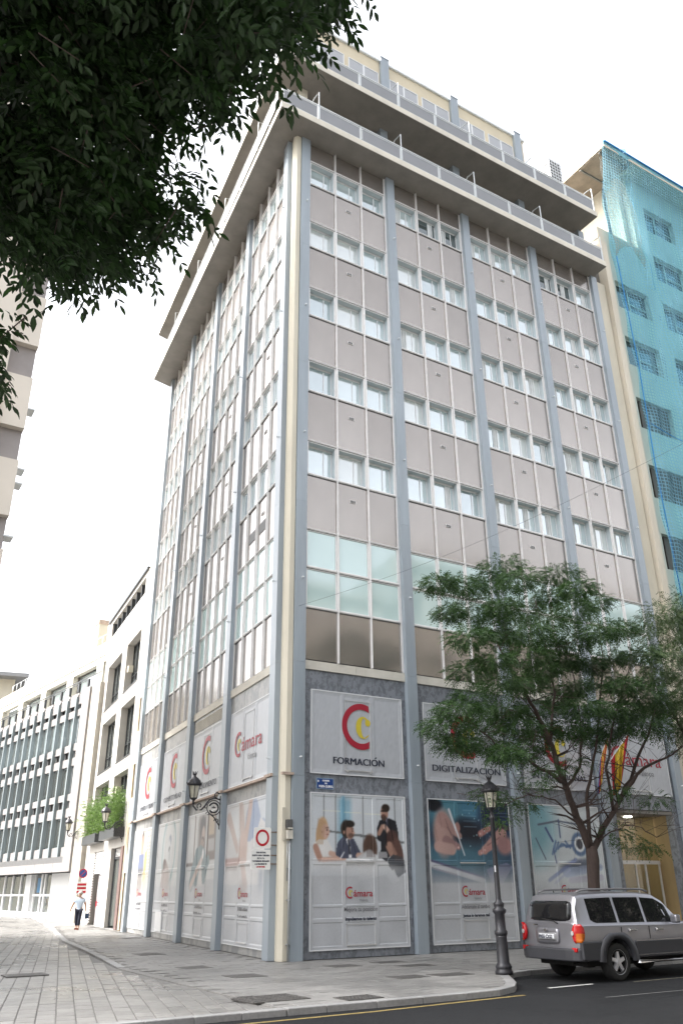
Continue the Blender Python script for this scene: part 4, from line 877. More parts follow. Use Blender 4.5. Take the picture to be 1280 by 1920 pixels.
# traffic sign on the first side street pier
sg = empty('traffic_sign', FL.p(.27, .22, 2.35), 'white square plate with a red ring and a text plaque below it', 'traffic sign')
FS = Frame(*FL.p(.27, 0, 0)[:2], FL.n[0], FL.n[1], -FL.d[0], -FL.d[1])   # u = outward from the wall, o = towards the camera
FS.read = -1 if FS.det > 0 else 1
def rrect(x0, x1, z0, z1, r):
    P = []
    for cx, cz, a0 in ((x1-r, z1-r, 0), (x0+r, z1-r, 90), (x0+r, z0+r, 180), (x1-r, z0+r, 270)):
        for k in range(5): P.append((cx+r*math.cos(R(a0+22.5*k)), cz+r*math.sin(R(a0+22.5*k))))
    return P
SIGNW = mat('sign_white', (.72, .72, .70), .4, 0, .05, 3); SIGNR = mat('sign_red', (.40, .01, .025), .35, 0, .04, 3)
m = MB(FS); m.plate(rrect(.20, .72, 2.86, 3.42, .05), 0, .02); m.build('plate', SIGNW, sg)
m = MB(FS); n_ = 40; ids = []
for k in range(n_): 
    a_ = 2*math.pi*k/n_; ids.append((m.pt(.46+.205*math.cos(a_), .023, 3.14+.225*math.sin(a_)), m.pt(.46+.145*math.cos(a_), .023, 3.14+.16*math.sin(a_))))
for k in range(n_): a_, b_ = ids[k], ids[(k+1) % n_]; m.face([a_[0], b_[0], b_[1], a_[1]])
m.build('red_ring', SIGNR, sg)
m = MB(FS); m.plate(rrect(.20, .78, 2.30, 2.82, .03), 0, .015); m.build('plaque', SIGNW, sg)
for i, (w_, ww, m_) in enumerate((('ZONA PEATONAL', .30, INK), ('EXCEPTO CARGA Y DESCARGA', .52, INK), ('DE 7 A 11 h.', .22, INK), ('Y AUTORIZADOS, CIRCULANDO', .52, INK), ('A LA VELOCIDAD DE', .36, INK), ('LOS PEATONES', .26, SIGNR))):
    text(FS, w_, .49, .018, 2.73-.075*i, .036, m_, sg, 'lettering', ww, .004, ploc=sg.location)
m = MB(FL)
for z in (2.45, 2.68, 2.95, 3.3): m.tube([(.30, .0, z), (.30, .66, z)], .012, 6)
m.build('bracket', mat('rusty_bracket', (.25, .17, .12), .7, .3, .3, 8), sg)
# ------------------------------------------------ wall lanterns
LAMPM = mat('lamp_dark_paint', (0.035, 0.035, 0.04), 0.38, 0.2, 0.2, 6)
def lantern(u, o_, z, fr, par, s=1.0, ploc=None):
    """hexagonal lantern, z = bottom of glass"""
    m = MB(fr); m.lathe(u, o_, [(.03*s, z-.22*s), (.05*s, z-.16*s), (.035*s, z-.10*s), (.09*s, z-.05*s), (.13*s, z-.03*s), (.14*s, z)], 12)
    c = fr.p(u, o_, 0)
    for k in range(6):
        a_ = R(60*k+15); m2 = MB(FW)
        m.v = m.v
        b0 = (c[0]+.135*s*math.cos(a_), c[1]+.135*s*math.sin(a_), z); b1 = (c[0]+.215*s*math.cos(a_), c[1]+.215*s*math.sin(a_), z+.42*s)
        sv = m.fr; m.fr = FW; m.tube([b0, b1], .012*s, 5); m.fr = sv
    m.lathe(u, o_, [(.215*s, z+.42*s), (.27*s, z+.44*s), (.275*s, z+.50*s), (.24*s, z+.53*s), (.22*s, z+.60*s), (.13*s, z+.69*s), (.05*s, z+.74*s), (.045*s, z+.80*s), (.07*s, z+.82*s), (.03*s, z+.84*s)], 12)
    sv = m.fr; m.fr = FW
    for k in range(7):
        a_ = 2*math.pi*k/7; m.tube([(c[0]+.045*s*math.cos(a_), c[1]+.045*s*math.sin(a_), z+.80*s), (c[0]+.10*s*math.cos(a_), c[1]+.10*s*math.sin(a_), z+.93*s)], [.02*s, .005*s], 5)
    for k in range(12):
        a_ = 2*math.pi*k/12; m.tube([(c[0]+.26*s*math.cos(a_), c[1]+.26*s*math.sin(a_), z+.49*s), (c[0]+.285*s*math.cos(a_), c[1]+.285*s*math.sin(a_), z+.55*s)], [.022*s, .008*s], 5)
    m.fr = sv
    body = m.build('lantern_body', LAMPM, par)
    g = MB(fr); g.lathe(u, o_, [(.13*s, z+.005), (.208*s, z+.415*s)], 6, False); g.build('lantern_glass', GLASSL, body)
def wall_lamp(fr, u, zt, label, s=1.0):
    lp = empty('wall_lamp', fr.p(u, .18, zt-.9), label, 'street lamp', 'ornate lanterns on scrolled wall brackets along the side street')
    m = MB(fr)
    def arc(cx, cz, r, a0, a1, w=.022, n=14, r1=None):
        m.tube([(u, cx+(r+((r1 if r1 is not None else r)-r)*i/n)*math.cos(R(a0+(a1-a0)*i/n)), cz+(r+((r1 if r1 is not None else r)-r)*i/n)*math.sin(R(a0+(a1-a0)*i/n))) for i in range(n+1)], w, 6)
    z = zt
    m.box(u-.03, u+.03, .18, .21, z-.95, z+.15)
    m.tube([(u, 1.15, z-.12), (u, 1.14, z-.22), (u, 1.02, z-.34), (u, .86, z-.33), (u, .74, z-.20), (u, .60, z+.0), (u, .42, z+.07), (u, .2, z+.02)], .03, 8)
    arc(.42, z-.25, .24, 0, 360, .018, 20); arc(.42, z-.25, .16, 20, 330, .03); arc(.92, z-.20, .10, -60, 280, .02, 12, .03); arc(.30, z+.18, .13, -90, 160, .02, 12, .05)
    m.tube([(u, .60, z-.42), (u, .40, z-.55), (u, .2, z-.82)], .022, 6); arc(.30, z-.68, .09, 0, 300, .016, 10, .03); arc(.62, z-.45, .07, 0, 300, .014, 10, .03); arc(.70, z-.22, .07, 100, 380, .016, 10, .03)
    m.lathe(u, .42, [(.0, z-.26), (.085, z-.25), (.0, z-.20)], 10)
    m.build('bracket', LAMPM, lp)
    lantern(u, 1.15, z+.05, fr, lp, s)
    return lp
wall_lamp(FL, 5.45, 4.62, 'nearest wall lantern on a scrolled bracket, fixed to the pier of the office building', .95)
wall_lamp(FL, 22.4, 5.0, 'middle wall lantern on a scrolled bracket in front of the green window plants', .95)
wall_lamp(FL, 35.9, 5.35, 'farthest wall lantern, hanging beside the blue finned building', .95)
# ------------------------------------------------ street lamp post
sl = empty('street_lamp', (1.81, -6.33, 0), 'dark cast iron lamp post with a lantern standing on the pavement behind the silver car', 'street lamp')
m = MB(); X, Y_ = 1.81, -6.33
m.lathe(X, Y_, [(.20, 0), (.205, .06), (.18, .09), (.175, .13), (.19, .15), (.165, .19), (.14, .24), (.125, .75), (.13, .78)], 16); m.build('base', LAMPM, sl)
m = MB(); m.lathe(X, Y_, [(.13, .78), (.15, .82), (.15, .87), (.12, .90), (.115, 1.22), (.155, 1.27), (.16, 1.32), (.11, 1.36), (.12, 1.41), (.13, 1.45), (.08, 1.49), (.065, 1.55), (.05, 3.28), (.065, 3.30), (.065, 3.34), (.05, 3.36), (.06, 3.42)], 16); m.build('pole', LAMPM, sl)
lantern(X, Y_, 3.56, FW, sl, .82)
m = MB(); m.box(X-.062, X-.045, Y_-.05, Y_-.02, 2.12, 2.26); m.build('sticker', WHE, sl)
# ------------------------------------------------ flags
for i, (x, a_, lab, kind) in enumerate(((12.25, -.28, 'red and yellow striped flag with a blue edge hanging over the entrance, left one', 0), (12.50, .30, 'red and yellow flag hanging on the right of the striped one', 1))):
    fl = empty('flag', (x, -.2, 5.2), lab, 'flag', 'flags over the entrance')
    m = MB(); top = (x+a_*1.4, -1.55, 7.0); m.tube([(x, -.18, 5.5), top], .02, 6); m.build('flag_pole', RAILM, fl)
    nx, nz = 22, 18; mm = MB(); cols = []
    P0 = np.array([x, -.18, 5.5]); D = np.array(top)-P0; fz = []
    for iz in range(nz+1):
        for ix in range(nx+1):
            t_ = ix/nx; h = iz/nz
            b_ = P0+D*(0.38+.58*t_*(1-.5*h)); fold = .07*math.sin(t_*17+i*2+h*2)*(.3+h)
            mm.pt(b_[0]+fold*.9+.12*h*(1 if i else -1), b_[1]+.25*h+fold, b_[2]-h*1.25-.12*math.sin(t_*3.1)*h)
    for iz in range(nz):
        for ix in range(nx):
            t_ = (ix+.5)/nx; h = (iz+.5)/nz
            if kind == 0: mm.m = 2 if t_ < .12 else (0 if int(t_*9) % 2 else 1)
            else: mm.m = 0 if (t_ < .25 or t_ > .75) else 1
            a0 = iz*(nx+1)+ix; mm.face([a0, a0+1, a0+nx+2, a0+nx+1], True)
    mm.build('cloth', [mat('flag_red', (.42, .02, .03), .7), mat('flag_yellow', (.62, .45, .05), .7), mat('flag_blue', (.03, .05, .2), .7)], fl)
# overhead wire
m = MB(); A_ = Vector((-.28, -.2, 10.09)); B_ = Vector((3.9, -12, 11.55)); pts = [tuple(A_.lerp(B_, k/24)-Vector((0, 0, .35*math.sin(math.pi*k/24)))) for k in range(25)]; pts.append((20, -57, 17)); m.tube(pts, .004, 5)
tag(m.build('overhead_wire', DARK), 'thin dark overhead wire crossing the front of the office building', 'cable')

# ================================================================= neighbour with blue netting
NB = empty('netted_building', (19, 0, 0), 'cream building wrapped in bright blue safety netting, right of the office', 'building')
CR2 = mat('neighbour_cream', (0.62, 0.56, 0.46), .8, 0, .12, .8, .15, 40, streak=.3)
wins = []
zt = [38.9, 35.22, 31.75, 28.07, 24.3, 20.45, 16.8, 13.1, 9.4]; 
for r, z in enumerate(zt):
    for c in range(4):
        if c == 0 and r < 2: continue
        wins.append((18.95+3.88*c, 21.6+3.88*c, z-1.78, z))
# wall pieces between windows
mb = MB(FR); xs = sorted(set([18.25, 36]+[w[0] for w in wins]+[w[1] for w in wins])); zs = sorted(set([0, 33.4, 40.75]+[w[2] for w in wins]+[w[3] for w in wins]))
for x0, x1 in zip(xs, xs[1:]):
    for z0, z1 in zip(zs, zs[1:]):
        cx, cz = (x0+x1)/2, (z0+z1)/2
        if any(w[0] < cx < w[1] and w[2] < cz < w[3] for w in wins): continue
        if cx < 21.2 and cz > 34.9: continue
        mb.box(x0, x1, -.35, 0.0, z0, z1)
mb.box(18.25, 21.2, -.35, 0, 33.4, 34.9) if False else None
mb.build('front_wall', CR2, NB)
mb = MB(); mb.box(21.2, 21.5, .35, 14, 33, 40.75); mb.box(18.25, 18.6, .35, 14, 0, 33.4); mb.box(18.25, 21.5, .35, 14, 33.2, 33.5); mb.box(21.2, 36, 1.2, 1.4, 0, 40.7); mb.box(18.6, 21.3, 1.2, 1.4, 0, 33.2); mb.build('side_wall', CR2, NB)
piece('corner_strip', FR, [(18.10, 18.5, -.3, .22, 0, 33.9)], CR2, NB)
for w in wins:
    m = MB(FR); u0, u1, z0, z1 = w
    if z1 > 26:
        m.box(u0, u1, -.26, -.22, z0, z0+.06); m.box(u0, u1, -.26, -.22, z1-.06, z1); m.box(u0+1.15, u0+1.22, -.26, -.22, z0, z1); m.box(u0, u0+.06, -.26, -.22, z0, z1); m.box(u1-.06, u1, -.26, -.22, z0, z1); m.box(u0+1.22, u1, -.26, -.22, z0+.75, z0+.8)
    else:
        n = 7
        for k in range(n): m.box(u0+(u1-u0)*k/n+.02, u0+(u1-u0)*(k+1)/n-.02, -.28+.05*(k % 2), -.24+.05*(k % 2), z0, z1)
    o = m.build('window', CR2 if z1 > 26 else mat('brown_curtain', (.16, .12, .10), .8), NB)
    m = MB(FR); m.box(u0, u1, -.34, -.30, z0, z1); m.build('pane', GLASSD, o)
mb = MB(); mb.box(18.82, 37, -1.0, 15, 40.75, 41.15); mb.build('roof_slab', mat('eave_cream', (.62, .56, .46), .8, 0, .12, 1), NB)
for k in range(9):
    y0 = -.6+1.5*k; mb = MB(); mb.box(18.9, 21.2, y0, y0+.10, 40.60, 40.75); mb.build('eave_rib', CONC, NB)
mb = MB(); mb.box(18.9, 21.2, -.95, 14, 40.70, 40.752); mb.build('soffit', mat('soffit_brown', (.30, .25, .20), .9, 0, .25, 1.3), NB)
# netting
def netmat(name, col, alpha, dens=9.0, tint=(.9, .9, .88)):
    m = bpy.data.materials.new(name); m.use_nodes = True; nt = m.node_tree; nt.nodes.remove(nt.nodes['Principled BSDF']); L = nt.links
    out = nt.nodes['Material Output']; tr = nt.nodes.new('ShaderNodeBsdfTransparent'); tr.inputs[0].default_value = (*tint, 1)
    df = nt.nodes.new('ShaderNodeBsdfDiffuse'); df.inputs[0].default_value = (*col, 1); tl = nt.nodes.new('ShaderNodeBsdfTranslucent'); tl.inputs[0].default_value = (*col, 1)
    ad = nt.nodes.new('ShaderNodeMixShader'); ad.inputs[0].default_value = .5; mx = nt.nodes.new('ShaderNodeMixShader')
    geo = nt.nodes.new('ShaderNodeNewGeometry'); n = nt.nodes.new('ShaderNodeTexNoise'); n.inputs['Scale'].default_value = .8; n.inputs['Detail'].default_value = 5; n.inputs['Distortion'].default_value = .5
    mp = nt.nodes.new('ShaderNodeMapping'); mp.inputs['Scale'].default_value = (1.6, .4, .35)
    L.new(geo.outputs['Position'], mp.inputs[0]); L.new(mp.outputs[0], n.inputs['Vector'])
    w1 = nt.nodes.new('ShaderNodeTexWave'); w1.bands_direction = 'X'; w1.inputs['Scale'].default_value = dens/6.28*.9; w1.inputs['Distortion'].default_value = .6
    w2 = nt.nodes.new('ShaderNodeTexWave'); w2.bands_direction = 'Z'; w2.inputs['Scale'].default_value = dens/6.28*.9; w2.inputs['Distortion'].default_value = .8
    L.new(geo.outputs['Position'], w1.inputs[0]); L.new(geo.outputs['Position'], w2.inputs[0])
    mxm = nt.nodes.new('ShaderNodeMath'); mxm.operation = 'MAXIMUM'; L.new(w1.outputs['Fac'], mxm.inputs[0]); L.new(w2.outputs['Fac'], mxm.inputs[1])
    p = nt.nodes.new('ShaderNodeMapRange'); p.inputs[1].default_value = .80; p.inputs[2].default_value = 1; p.inputs[3].default_value = alpha-.08; p.inputs[4].default_value = alpha+.22; L.new(mxm.outputs[0], p.inputs[0])
    q = nt.nodes.new('ShaderNodeMapRange'); q.inputs[1].default_value = .3; q.inputs[2].default_value = .7; q.inputs[3].default_value = -.12; q.inputs[4].default_value = .14; L.new(n.outputs['Fac'], q.inputs[0])
    s = nt.nodes.new('ShaderNodeMath'); s.operation = 'ADD'; s.use_clamp = True; L.new(p.outputs[0], s.inputs[0]); L.new(q.outputs[0], s.inputs[1])
    L.new(df.outputs[0], ad.inputs[1]); L.new(tl.outputs[0], ad.inputs[2]); L.new(s.outputs[0], mx.inputs[0]); L.new(tr.outputs[0], mx.inputs[1]); L.new(ad.outputs[0], mx.inputs[2]); L.new(mx.outputs[0], out.inputs[0])
    return m
NET = netmat('blue_net', (.42, .72, .90), .27, 11.5, (.55, .86, .97)); NETG = netmat('grey_net', (.42, .42, .38), .30, 10.5)
nt_ = empty('safety_netting', (19, -.6, 11), 'blue debris netting hung from the eave of the cream building', 'netting')
nx, nz = 90, 150; mm = MB()
for iz in range(nz+1):
    for ix in range(nx+1):
        t_ = ix/nx; h = iz/nz; z = 41.12-h*31; x = 18.70+t_*17
        pull = min(1, h*7); y = -1.03*(1-pull)-.42*pull
        y += (.10*math.sin(x*2.1+h*3)+.06*math.sin(x*5.3+h*11+1)+.05*math.sin(h*60+x))*min(1, h*5)
        if h > .05: x += .05*math.sin(h*40)
        y -= .25*math.exp(-((x-20.4-(h*4))/.22)**2)*(h < .3)
        mm.pt(x, y, z)
hole = lambda x, z: (x < 21.15-(z-33)*.0 and z > 31.4+(x-18.8)*.0 and x < 18.9+2.3*min(1, (40.6-z)/3.2) and z < 40.6) and (z > 35.3-((x-18.8)*1.5))
for iz in range(nz):
    for ix in range(nx):
        a0 = iz*(nx+1)+ix; v = mm.v[a0]
        mm.face([a0, a0+1, a0+nx+2, a0+nx+1], True)
mm.build('net_sheet', NET, nt_)
mm = MB(); nx, nz = 24, 40
for iz in range(nz+1):
    for ix in range(nx+1):
        t_ = ix/nx; h = iz/nz; z = 40.4-h*(7.4-1.2*math.sin(math.pi*t_)); x = 18.85+(2.45*t_)*min(1, .25+h*2.4); y = -.50-.35*math.sin(math.pi*h)*math.sin(math.pi*t_)-.05*math.sin(h*30)
        mm.pt(x, y, z)
for iz in range(nz):
    for ix in range(nx): a0 = iz*(nx+1)+ix; mm.face([a0, a0+1, a0+nx+2, a0+nx+1], True)
mm.build('loose_grey_net', NETG, nt_)
m = MB(); m.tube([(18.86, -1.05, 41.15), (25, -1.05, 41.12), (36, -1.05, 41.1)], .05, 6); m.tube([(18.88, -.45, 33), (18.95, -.5, 26), (18.85, -.45, 20), (18.95, -.5, 11)], .03, 5)
m.tube([(18.9+.5*k, -.62, 22.4-.9*math.sin(k/14*3.14)+.09*k) for k in range(20)], .02, 5); m.build('edge_rope', mat('blue_rope', (.03, .22, .5), .7), nt_)
# ================================================================= side street neighbours
N1 = empty('stone_house', FL.p(28, 0, 0), 'pale building with deep square windows and green plants above its shop, on the side street', 'building')
PALE = mat('pale_stone', (0.42, 0.40, 0.37), .75, 0, .10, .9, .12, 30, streak=.5)
def wallgrid(fr, name, u0, u1, z0, z1, holes, o0, o1, m, par):
    mb = MB(fr); us = sorted(set([u0, u1]+[h[0] for h in holes]+[h[1] for h in holes])); zs = sorted(set([z0, z1]+[h[2] for h in holes]+[h[3] for h in holes]))
    for a, b in zip(us, us[1:]):
        for c, d in zip(zs, zs[1:]):
            x, y = (a+b)/2, (c+d)/2
            if any(h[0] < x < h[1] and h[2] < y < h[3] for h in holes): continue
            mb.box(a, b, o0, o1, c, d)
    return mb.build(name, m, par)
wallgrid(FL, 'cream_strip', 20.95, 22.6, 0, 20.2, [(21.2, 22.0, 3.45, 4.75), (21.7, 22.25, 6.2, 7.9), (21.6, 22.15, 9.6, 11.4), (21.25, 22.2, 0.0, 2.6)], -.5, -.02, mat('peach_render', (.50, .41, .29), .8, 0, .1, 1), N1)
piece('louvre', FL, [(21.2, 22.0, -.25, -.1, 3.45+.13*q, 3.53+.13*q) for q in range(10)], ALU, N1); piece('small_window', FL, [(21.7, 22.25, -.2, -.16, 6.2, 7.9), (21.6, 22.15, -.2, -.16, 9.6, 11.4)], GLASSB, N1)
piece('doorway_back', FL, [(21.2, 22.3, -1.2, -1.1, 0, 2.7)], mat('door_beige', (.40, .30, .18), .7), N1)
n1w = [(23.5, 27.55, b, t) for b, t in ((12.75, 15.75), (8.65, 11.87), (4.7, 7.88))]+[(29.1, 33.9, b, t) for b, t in ((12.75, 15.75), (8.65, 11.87), (4.7, 7.88))]
holes = n1w+[(23.3, 26.2, .0, 3.9), (28.4, 31.6, 0, 3.9), (23.6, 34.3, 17.95, 19.0)]
wallgrid(FL, 'facade', 22.6, 35.4, 0, 19.25, holes, -.55, 0.0, PALE, N1)
DKF = mat('dark_window_frame', (.05, .055, .06), .4, .2, .1, 3)
for a, b, c, d in n1w:
    m = MB(FL); m.box(a, b, -.50, -.44, c, c+.07); m.box(a, b, -.50, -.44, d-.07, d); n = 4
    for k in range(n+1): m.box(a+(b-a)*k/n-.04, a+(b-a)*k/n+.04, -.50, -.42, c, d)
    m.box(a, b, -.48, -.44, c+1.0, c+1.04); o = m.build('window', DKF, N1); m = MB(FL); m.box(a, b, -.54, -.51, c, d); m.build('pane', GLASSB, o); piece('sill', FL, [(a-.05, b+.05, -.5, .04, c-.06, c)], DKF, N1)
for a, b in ((14.0, 14.4), (6.9, 7.3)): piece('speaker_box', FL, [(27.1, 27.4, -.4, -.1, a, b)], CREAM, N1)
piece('attic_mullion', FL, [(23.7+1.5*k, 23.8+1.5*k, -.35, -.1, 17.95, 19.0) for k in range(8)], DKF, N1); piece('attic_glass', FL, [(23.6, 34.3, -.45, -.4, 17.95, 19.0)], GLASSB, N1); piece('roof_edge', FL, [(22.9, 35.4, -.4, .12, 19.25, 19.4)], DKF, N1)
piece('roof', FL, [(21, 35.4, -9, -.56, 19.0, 19.2)], PALE, N1); piece('back', FL, [(21, 35.4, -.8, -.6, 0, 19.0)], DARK, N1)
piece('shop_window', FL, [(23.3, 26.2, -.30, -.27, .1, 3.35)], GLASSB, N1); piece('shop_frame', FL, [(23.3, 23.42, -.32, -.2, 0, 3.9), (26.08, 26.2, -.32, -.2, 0, 3.9), (24.9, 24.96, -.32, -.25, 0, 3.4), (23.3, 26.2, -.32, -.2, 3.35, 3.45)], DKF, N1)
piece('shop_louvre', FL, [(23.4, 26.1, -.3, -.24, 3.48+.07*q, 3.52+.07*q) for q in range(6)], ALU, N1)
piece('blue_shop_sign', FL, [(23.6, 25.0, -.262, -.255, 2.5, 3.2)], mat('shop_sign_blue', (.02, .06, .25), .4), N1)
piece('garage_slats', FL, [(31.2, 31.6, -.05, .03, .1+.14*q, .18+.14*q) for q in range(27)]+[(28.4, 28.8, -.05, .03, .1+.14*q, .18+.14*q) for q in range(27)]+[(28.8, 31.2, -.1, -.04, 2.7+.1*q, 2.76+.1*q) for q in range(12)], ALU, N1)
piece('garage_door', FL, [(28.8, 31.2, -.35, -.3, 0, 2.65)], mat('garage_grey', (.30, .28, .28), .6), N1); piece('red_band', FL, [(28.8, 31.2, -.298, -.29, .95, 1.25)], SIGNR, N1)
piece('dark_pilaster', FL, [(22.65, 23.25, .0, .06, 0, 3.9)], mat('brown_marble', (.16, .10, .09), .4, 0, .4, 5), N1)
GREEN_T = None
# finned building
N2 = empty('finned_building', FN.p(12, 0, 0), 'long office building with vertical blue grey fins, at the left end of the side street', 'building')
LST = mat('pale_cladding', (.25, .237, .23), .7, 0, .08, .7, .1, 20); FIN = mat('fin_blue_grey', (.19, .225, .24), .45, .1, .08, 1)
tops = [(.2, 4.2), (5.5, 10.3), (11.7, 16.5), (17.8, 22.5), (23.8, 28.5)]
wallgrid(FN, 'upper_wall', -.3, 30, 15.1, 19.2, [(a, b, 15.4, 17.65) for a, b in tops], -1.9, -1.5, mat('cream_upper', (.46, .44, .38), .8, 0, .06, .6), N2)
for a, b in tops: piece('top_window', FN, [(a, b, -2.15, -2.1, 15.1, 17.65)], GLASS, N2)
piece('parapet_line', FN, [(-.3, 30, -1.5, -1.44, 18.15, 18.2)], FASCIA, N2); piece('roof', FN, [(-.3, 30, -14, -2.2, 18.9, 19.1)], FASCIA, N2); piece('terrace', FN, [(1.0, 30, -2.1, .1, 14.95, 15.1)], LST, N2)
fins = [2.35+1.78*k for k in range(15)]
levels = [(3.9, 4.5, 6.35, 6.9), (7.55, 7.9, 9.8, 10.45), (10.85, 11.4, 13.35, 13.75)]
for i, u in enumerate(fins):
    piece('fin', FN, [(u-.10, u+.10, .0, .30, 3.9, 14.75)], FIN, N2)
    piece('terrace_post', FN, [(u-.12, u+.12, .1, .25, 15.1, 15.75)], DKF, N2)
    if i == len(fins)-1: break
    a, b = u+.14, fins[i+1]-.14
    for z0, z1 in ((3.9, 4.5), (6.4, 7.0), (7.5, 7.95), (9.85, 10.4), (10.9, 11.4), (13.35, 13.85), (14.2, 14.95)):
        piece('cladding_panel', FN, [(a, b, -.02+random.uniform(-.01, .01), .12, z0, z1)], LST, N2)
    for z0, z1 in ((4.5, 6.4), (7.95, 9.85), (11.4, 13.35)):
        o = piece('window', FN, [(a, b, -.10, -.04, z0, z0+.06), (a, b, -.10, -.04, z1-.06, z1), (a, a+.05, -.1, -.04, z0, z1), (b-.05, b, -.1, -.04, z0, z1)], FIN, N2)
        m = MB(FN); m.box(a, b, -.16, -.12, z0, z1); m.build('pane', GLASSB if z0 < 11 else GLASS, o)
    for z0, z1 in ((7.0, 7.5), (10.4, 10.9), (13.85, 14.2)): piece('dark_recess', FN, [(a, b, -.2, -.15, z0, z1)], VENT_SHADE, N2)
    piece('base_panel', FN, [(u+.02, fins[i+1]-.02, .0, .5, 2.95, 3.5)], LST, N2)
piece('base_strip', FN, [(2.2, 29, -.1, .3, 3.5, 3.9)], VENT_SHADE, N2); piece('body', FN, [(.5, 30, -12, -.6, 3.0, 15.0)], DARK, N2)
piece('stone_end', FN, [(-.6, .9, -3, .45, 0 if q == 0 else 3.0+1.5*q-1.5, 3.0+1.5*q-.01) for q in range(1)]+[(-.6, .9, -3, .45, 3.0+1.5*q, 4.49+1.5*q) for q in range(8)], mat('travertine', (.36, .34, .30), .7, 0, .16, 1.2, .1, 20), N2)
piece('stone_end', FN, [(.9, 2.2, -.5, .58, 2.95+1.5*q, 4.44+1.5*q) for q in range(8)], LST, N2)
piece('terrace_rail', FN, [(.2, 30, .15, .2, 15.85, 15.92), (.2, 30, .15, .2, 15.70, 15.74)], DKF, N2)
piece('ground_wall', FN, [(5.2, 8.2, -3, -1.2, 0, 2.95), (8.2, 9.0, -1.4, -1.3, 0, 2.95), (13.0, 14.2, -2, -1.2, 0, 2.95), (.9, 3.2, -1.5, -1.3, 0, 2.95)], WHITEF, N2)
piece('ground_glass', FN, [(9.0, 13.0, -1.6, -1.55, .4, 2.95), (14.2, 29, -1.6, -1.55, .4, 2.95)], GLASSB, N2); piece('ground_frame', FN, [(a, a+.25, -1.55, -1.45, 0, 2.95) for a in (9, 10.6, 11.3, 12.8, 14.2, 16, 18, 20, 22, 24)]+[(9, 29, -1.55, -1.4, 1.45, 1.6), (9, 29, -1.55, -1.2, 0, .4)], WHITEF, N2)
piece('blue_poster', FN, [(11.5, 12.3, -1.5, -1.48, 1.7, 2.7)], mat('poster_blue', (.03, .15, .3), .4), N2)
piece('roller_shutter', FN, [(3.3, 5.2, -1.4, -1.34+.03*(q % 2), .1*q, .1*q+.1) for q in range(29)], WHITEF, N2)
ch = MB(FN); ch.box(11.5, 12.4, -4.4, -3.6, 18.9, 22.8); ch.m = 1; ch.box(11.45, 12.45, -4.45, -3.55, 22.8, 23.2); ch.build('chimney', [CREAM, TRIMRED], N2)
m = MB(FN); m.tube([(4+1.2*k, -1.6, 19.2+.0*k) for k in range(20)], .03, 4)
for k in range(20): m.tube([(4+1.2*k, -1.6, 19.2), (4+1.2*k, -1.6, 19.9)], .025, 4)
m.tube([(4+1.2*k, -1.6, 19.9) for k in range(20)], .03, 4); m.build('roof_railing', RAILM, N2)
m = MB(FN); m.box(4.5, 8.5, -5, -4.9, 20.0, 21.2); m.box(4.5, 4.6, -5, -4.9, 18.9, 20); m.box(8.4, 8.5, -5, -4.9, 18.9, 20); m.build('roof_frame', RAILM, N2)
# house far behind
hb = MB(); hb.prism([(-16, 78), (4, 74), (6, 90), (-14, 94)], 0, 23.2); hb.m = 1; hb.prism([(-17, 76), (5, 72), (7, 92), (-15, 96)], 23.2, 23.6)
fh = empty('far_house', (-5, 80, 0), 'faint cream house with a grey roof rising behind the finned building', 'building'); hb.build('wall', [CREAM, RAILP], fh)
# tower at the left edge
BT = empty('left_tower', (-20, 12, 0), 'tall pale tower at the left edge with grey recesses at its corner', 'building')
tc_ = (-9.05, 2.1); PK = mat('tower_render', (.68, .62, .54), .8, 0, .06, .4, .08, 20); GR = mat('recess_grey', (.34, .31, .30), .8, 0, .1, 1)
rec = []; z = 1.1
darks = [(4.9, 6.1), (8.0, 9.15), (11.1, 12.2), (14.1, 15.25), (17.15, 18.4), (20.4, 21.7), (23.7, 25), (27, 28.3), (30.3, 31.6)]
zz = 0
for a, b in darks: piece('corner_strip', FW, [(tc_[0]-.85, tc_[0], tc_[1], tc_[1]+.6, zz, a)], PK, BT); zz = b
piece('corner_recess', FW, [(tc_[0]-.85, tc_[0]-.02, tc_[1]+.25, tc_[1]+.6, 0, 36)], GR, BT)
piece('tower_wall', FW, [(-34, tc_[0]-.85, tc_[1]-.12, tc_[1]+.4, 0, 36)], PK, BT); piece('tower_body', FW, [(-34, tc_[0]-.03, tc_[1]+.6, 22, 0, 36)], PK, BT)
for z_ in (16.1, 13.9, 13.4, 11.6): piece('balcony_edge', FW, [(tc_[0]-.05, tc_[0]+.25, tc_[1]+.2, tc_[1]+.7, z_, z_+.05)], RAILM, BT)
piece('wall_light', FW, [(tc_[0]-.75, tc_[0]-.6, tc_[1]+.1, tc_[1]+.25, 11.3, 11.6)], VENT_SHADE, BT)
# buildings across the road (seen only in reflections, and they shade the street)
OPW = mat('opposite_facade', (.36, .33, .29), .8, 0, .12, .5)
for i, (x0, x1, y0, y1, h, lab) in enumerate(((-9, 22, -46, -28, 22.5, 'plain stone apartment house across the road, behind the viewer'), (22.5, 60, -46, -26, 25, 'taller apartment house across the road to the right of the viewer'), (-34, -15, -48, -36, 15, 'low apartment house across the road behind the near tree'))):
    ob_ = empty('opposite_house', ((x0+x1)/2, y1, 0), lab, 'building', 'apartment houses across the road')
    F2 = Frame(0, y1, 1, 0, 0, 1); hs_ = []
    x = x0+1.2
    while x+1.3 < x1:
        z = 4.2
        while z+1.9 < h: hs_.append((x, x+1.3, z, z+1.9)); z += 3.3
        x += 2.9
    wallgrid(F2, 'wall', x0, x1, 0, h, hs_, -.4, 0, OPW, ob_); piece('body', F2, [(x0, x1, -(y1-y0), -.45, 0, h)], GLASSB, ob_); piece('cornice', F2, [(x0, x1, 0, .5, h-.3, h)], OPW, ob_)
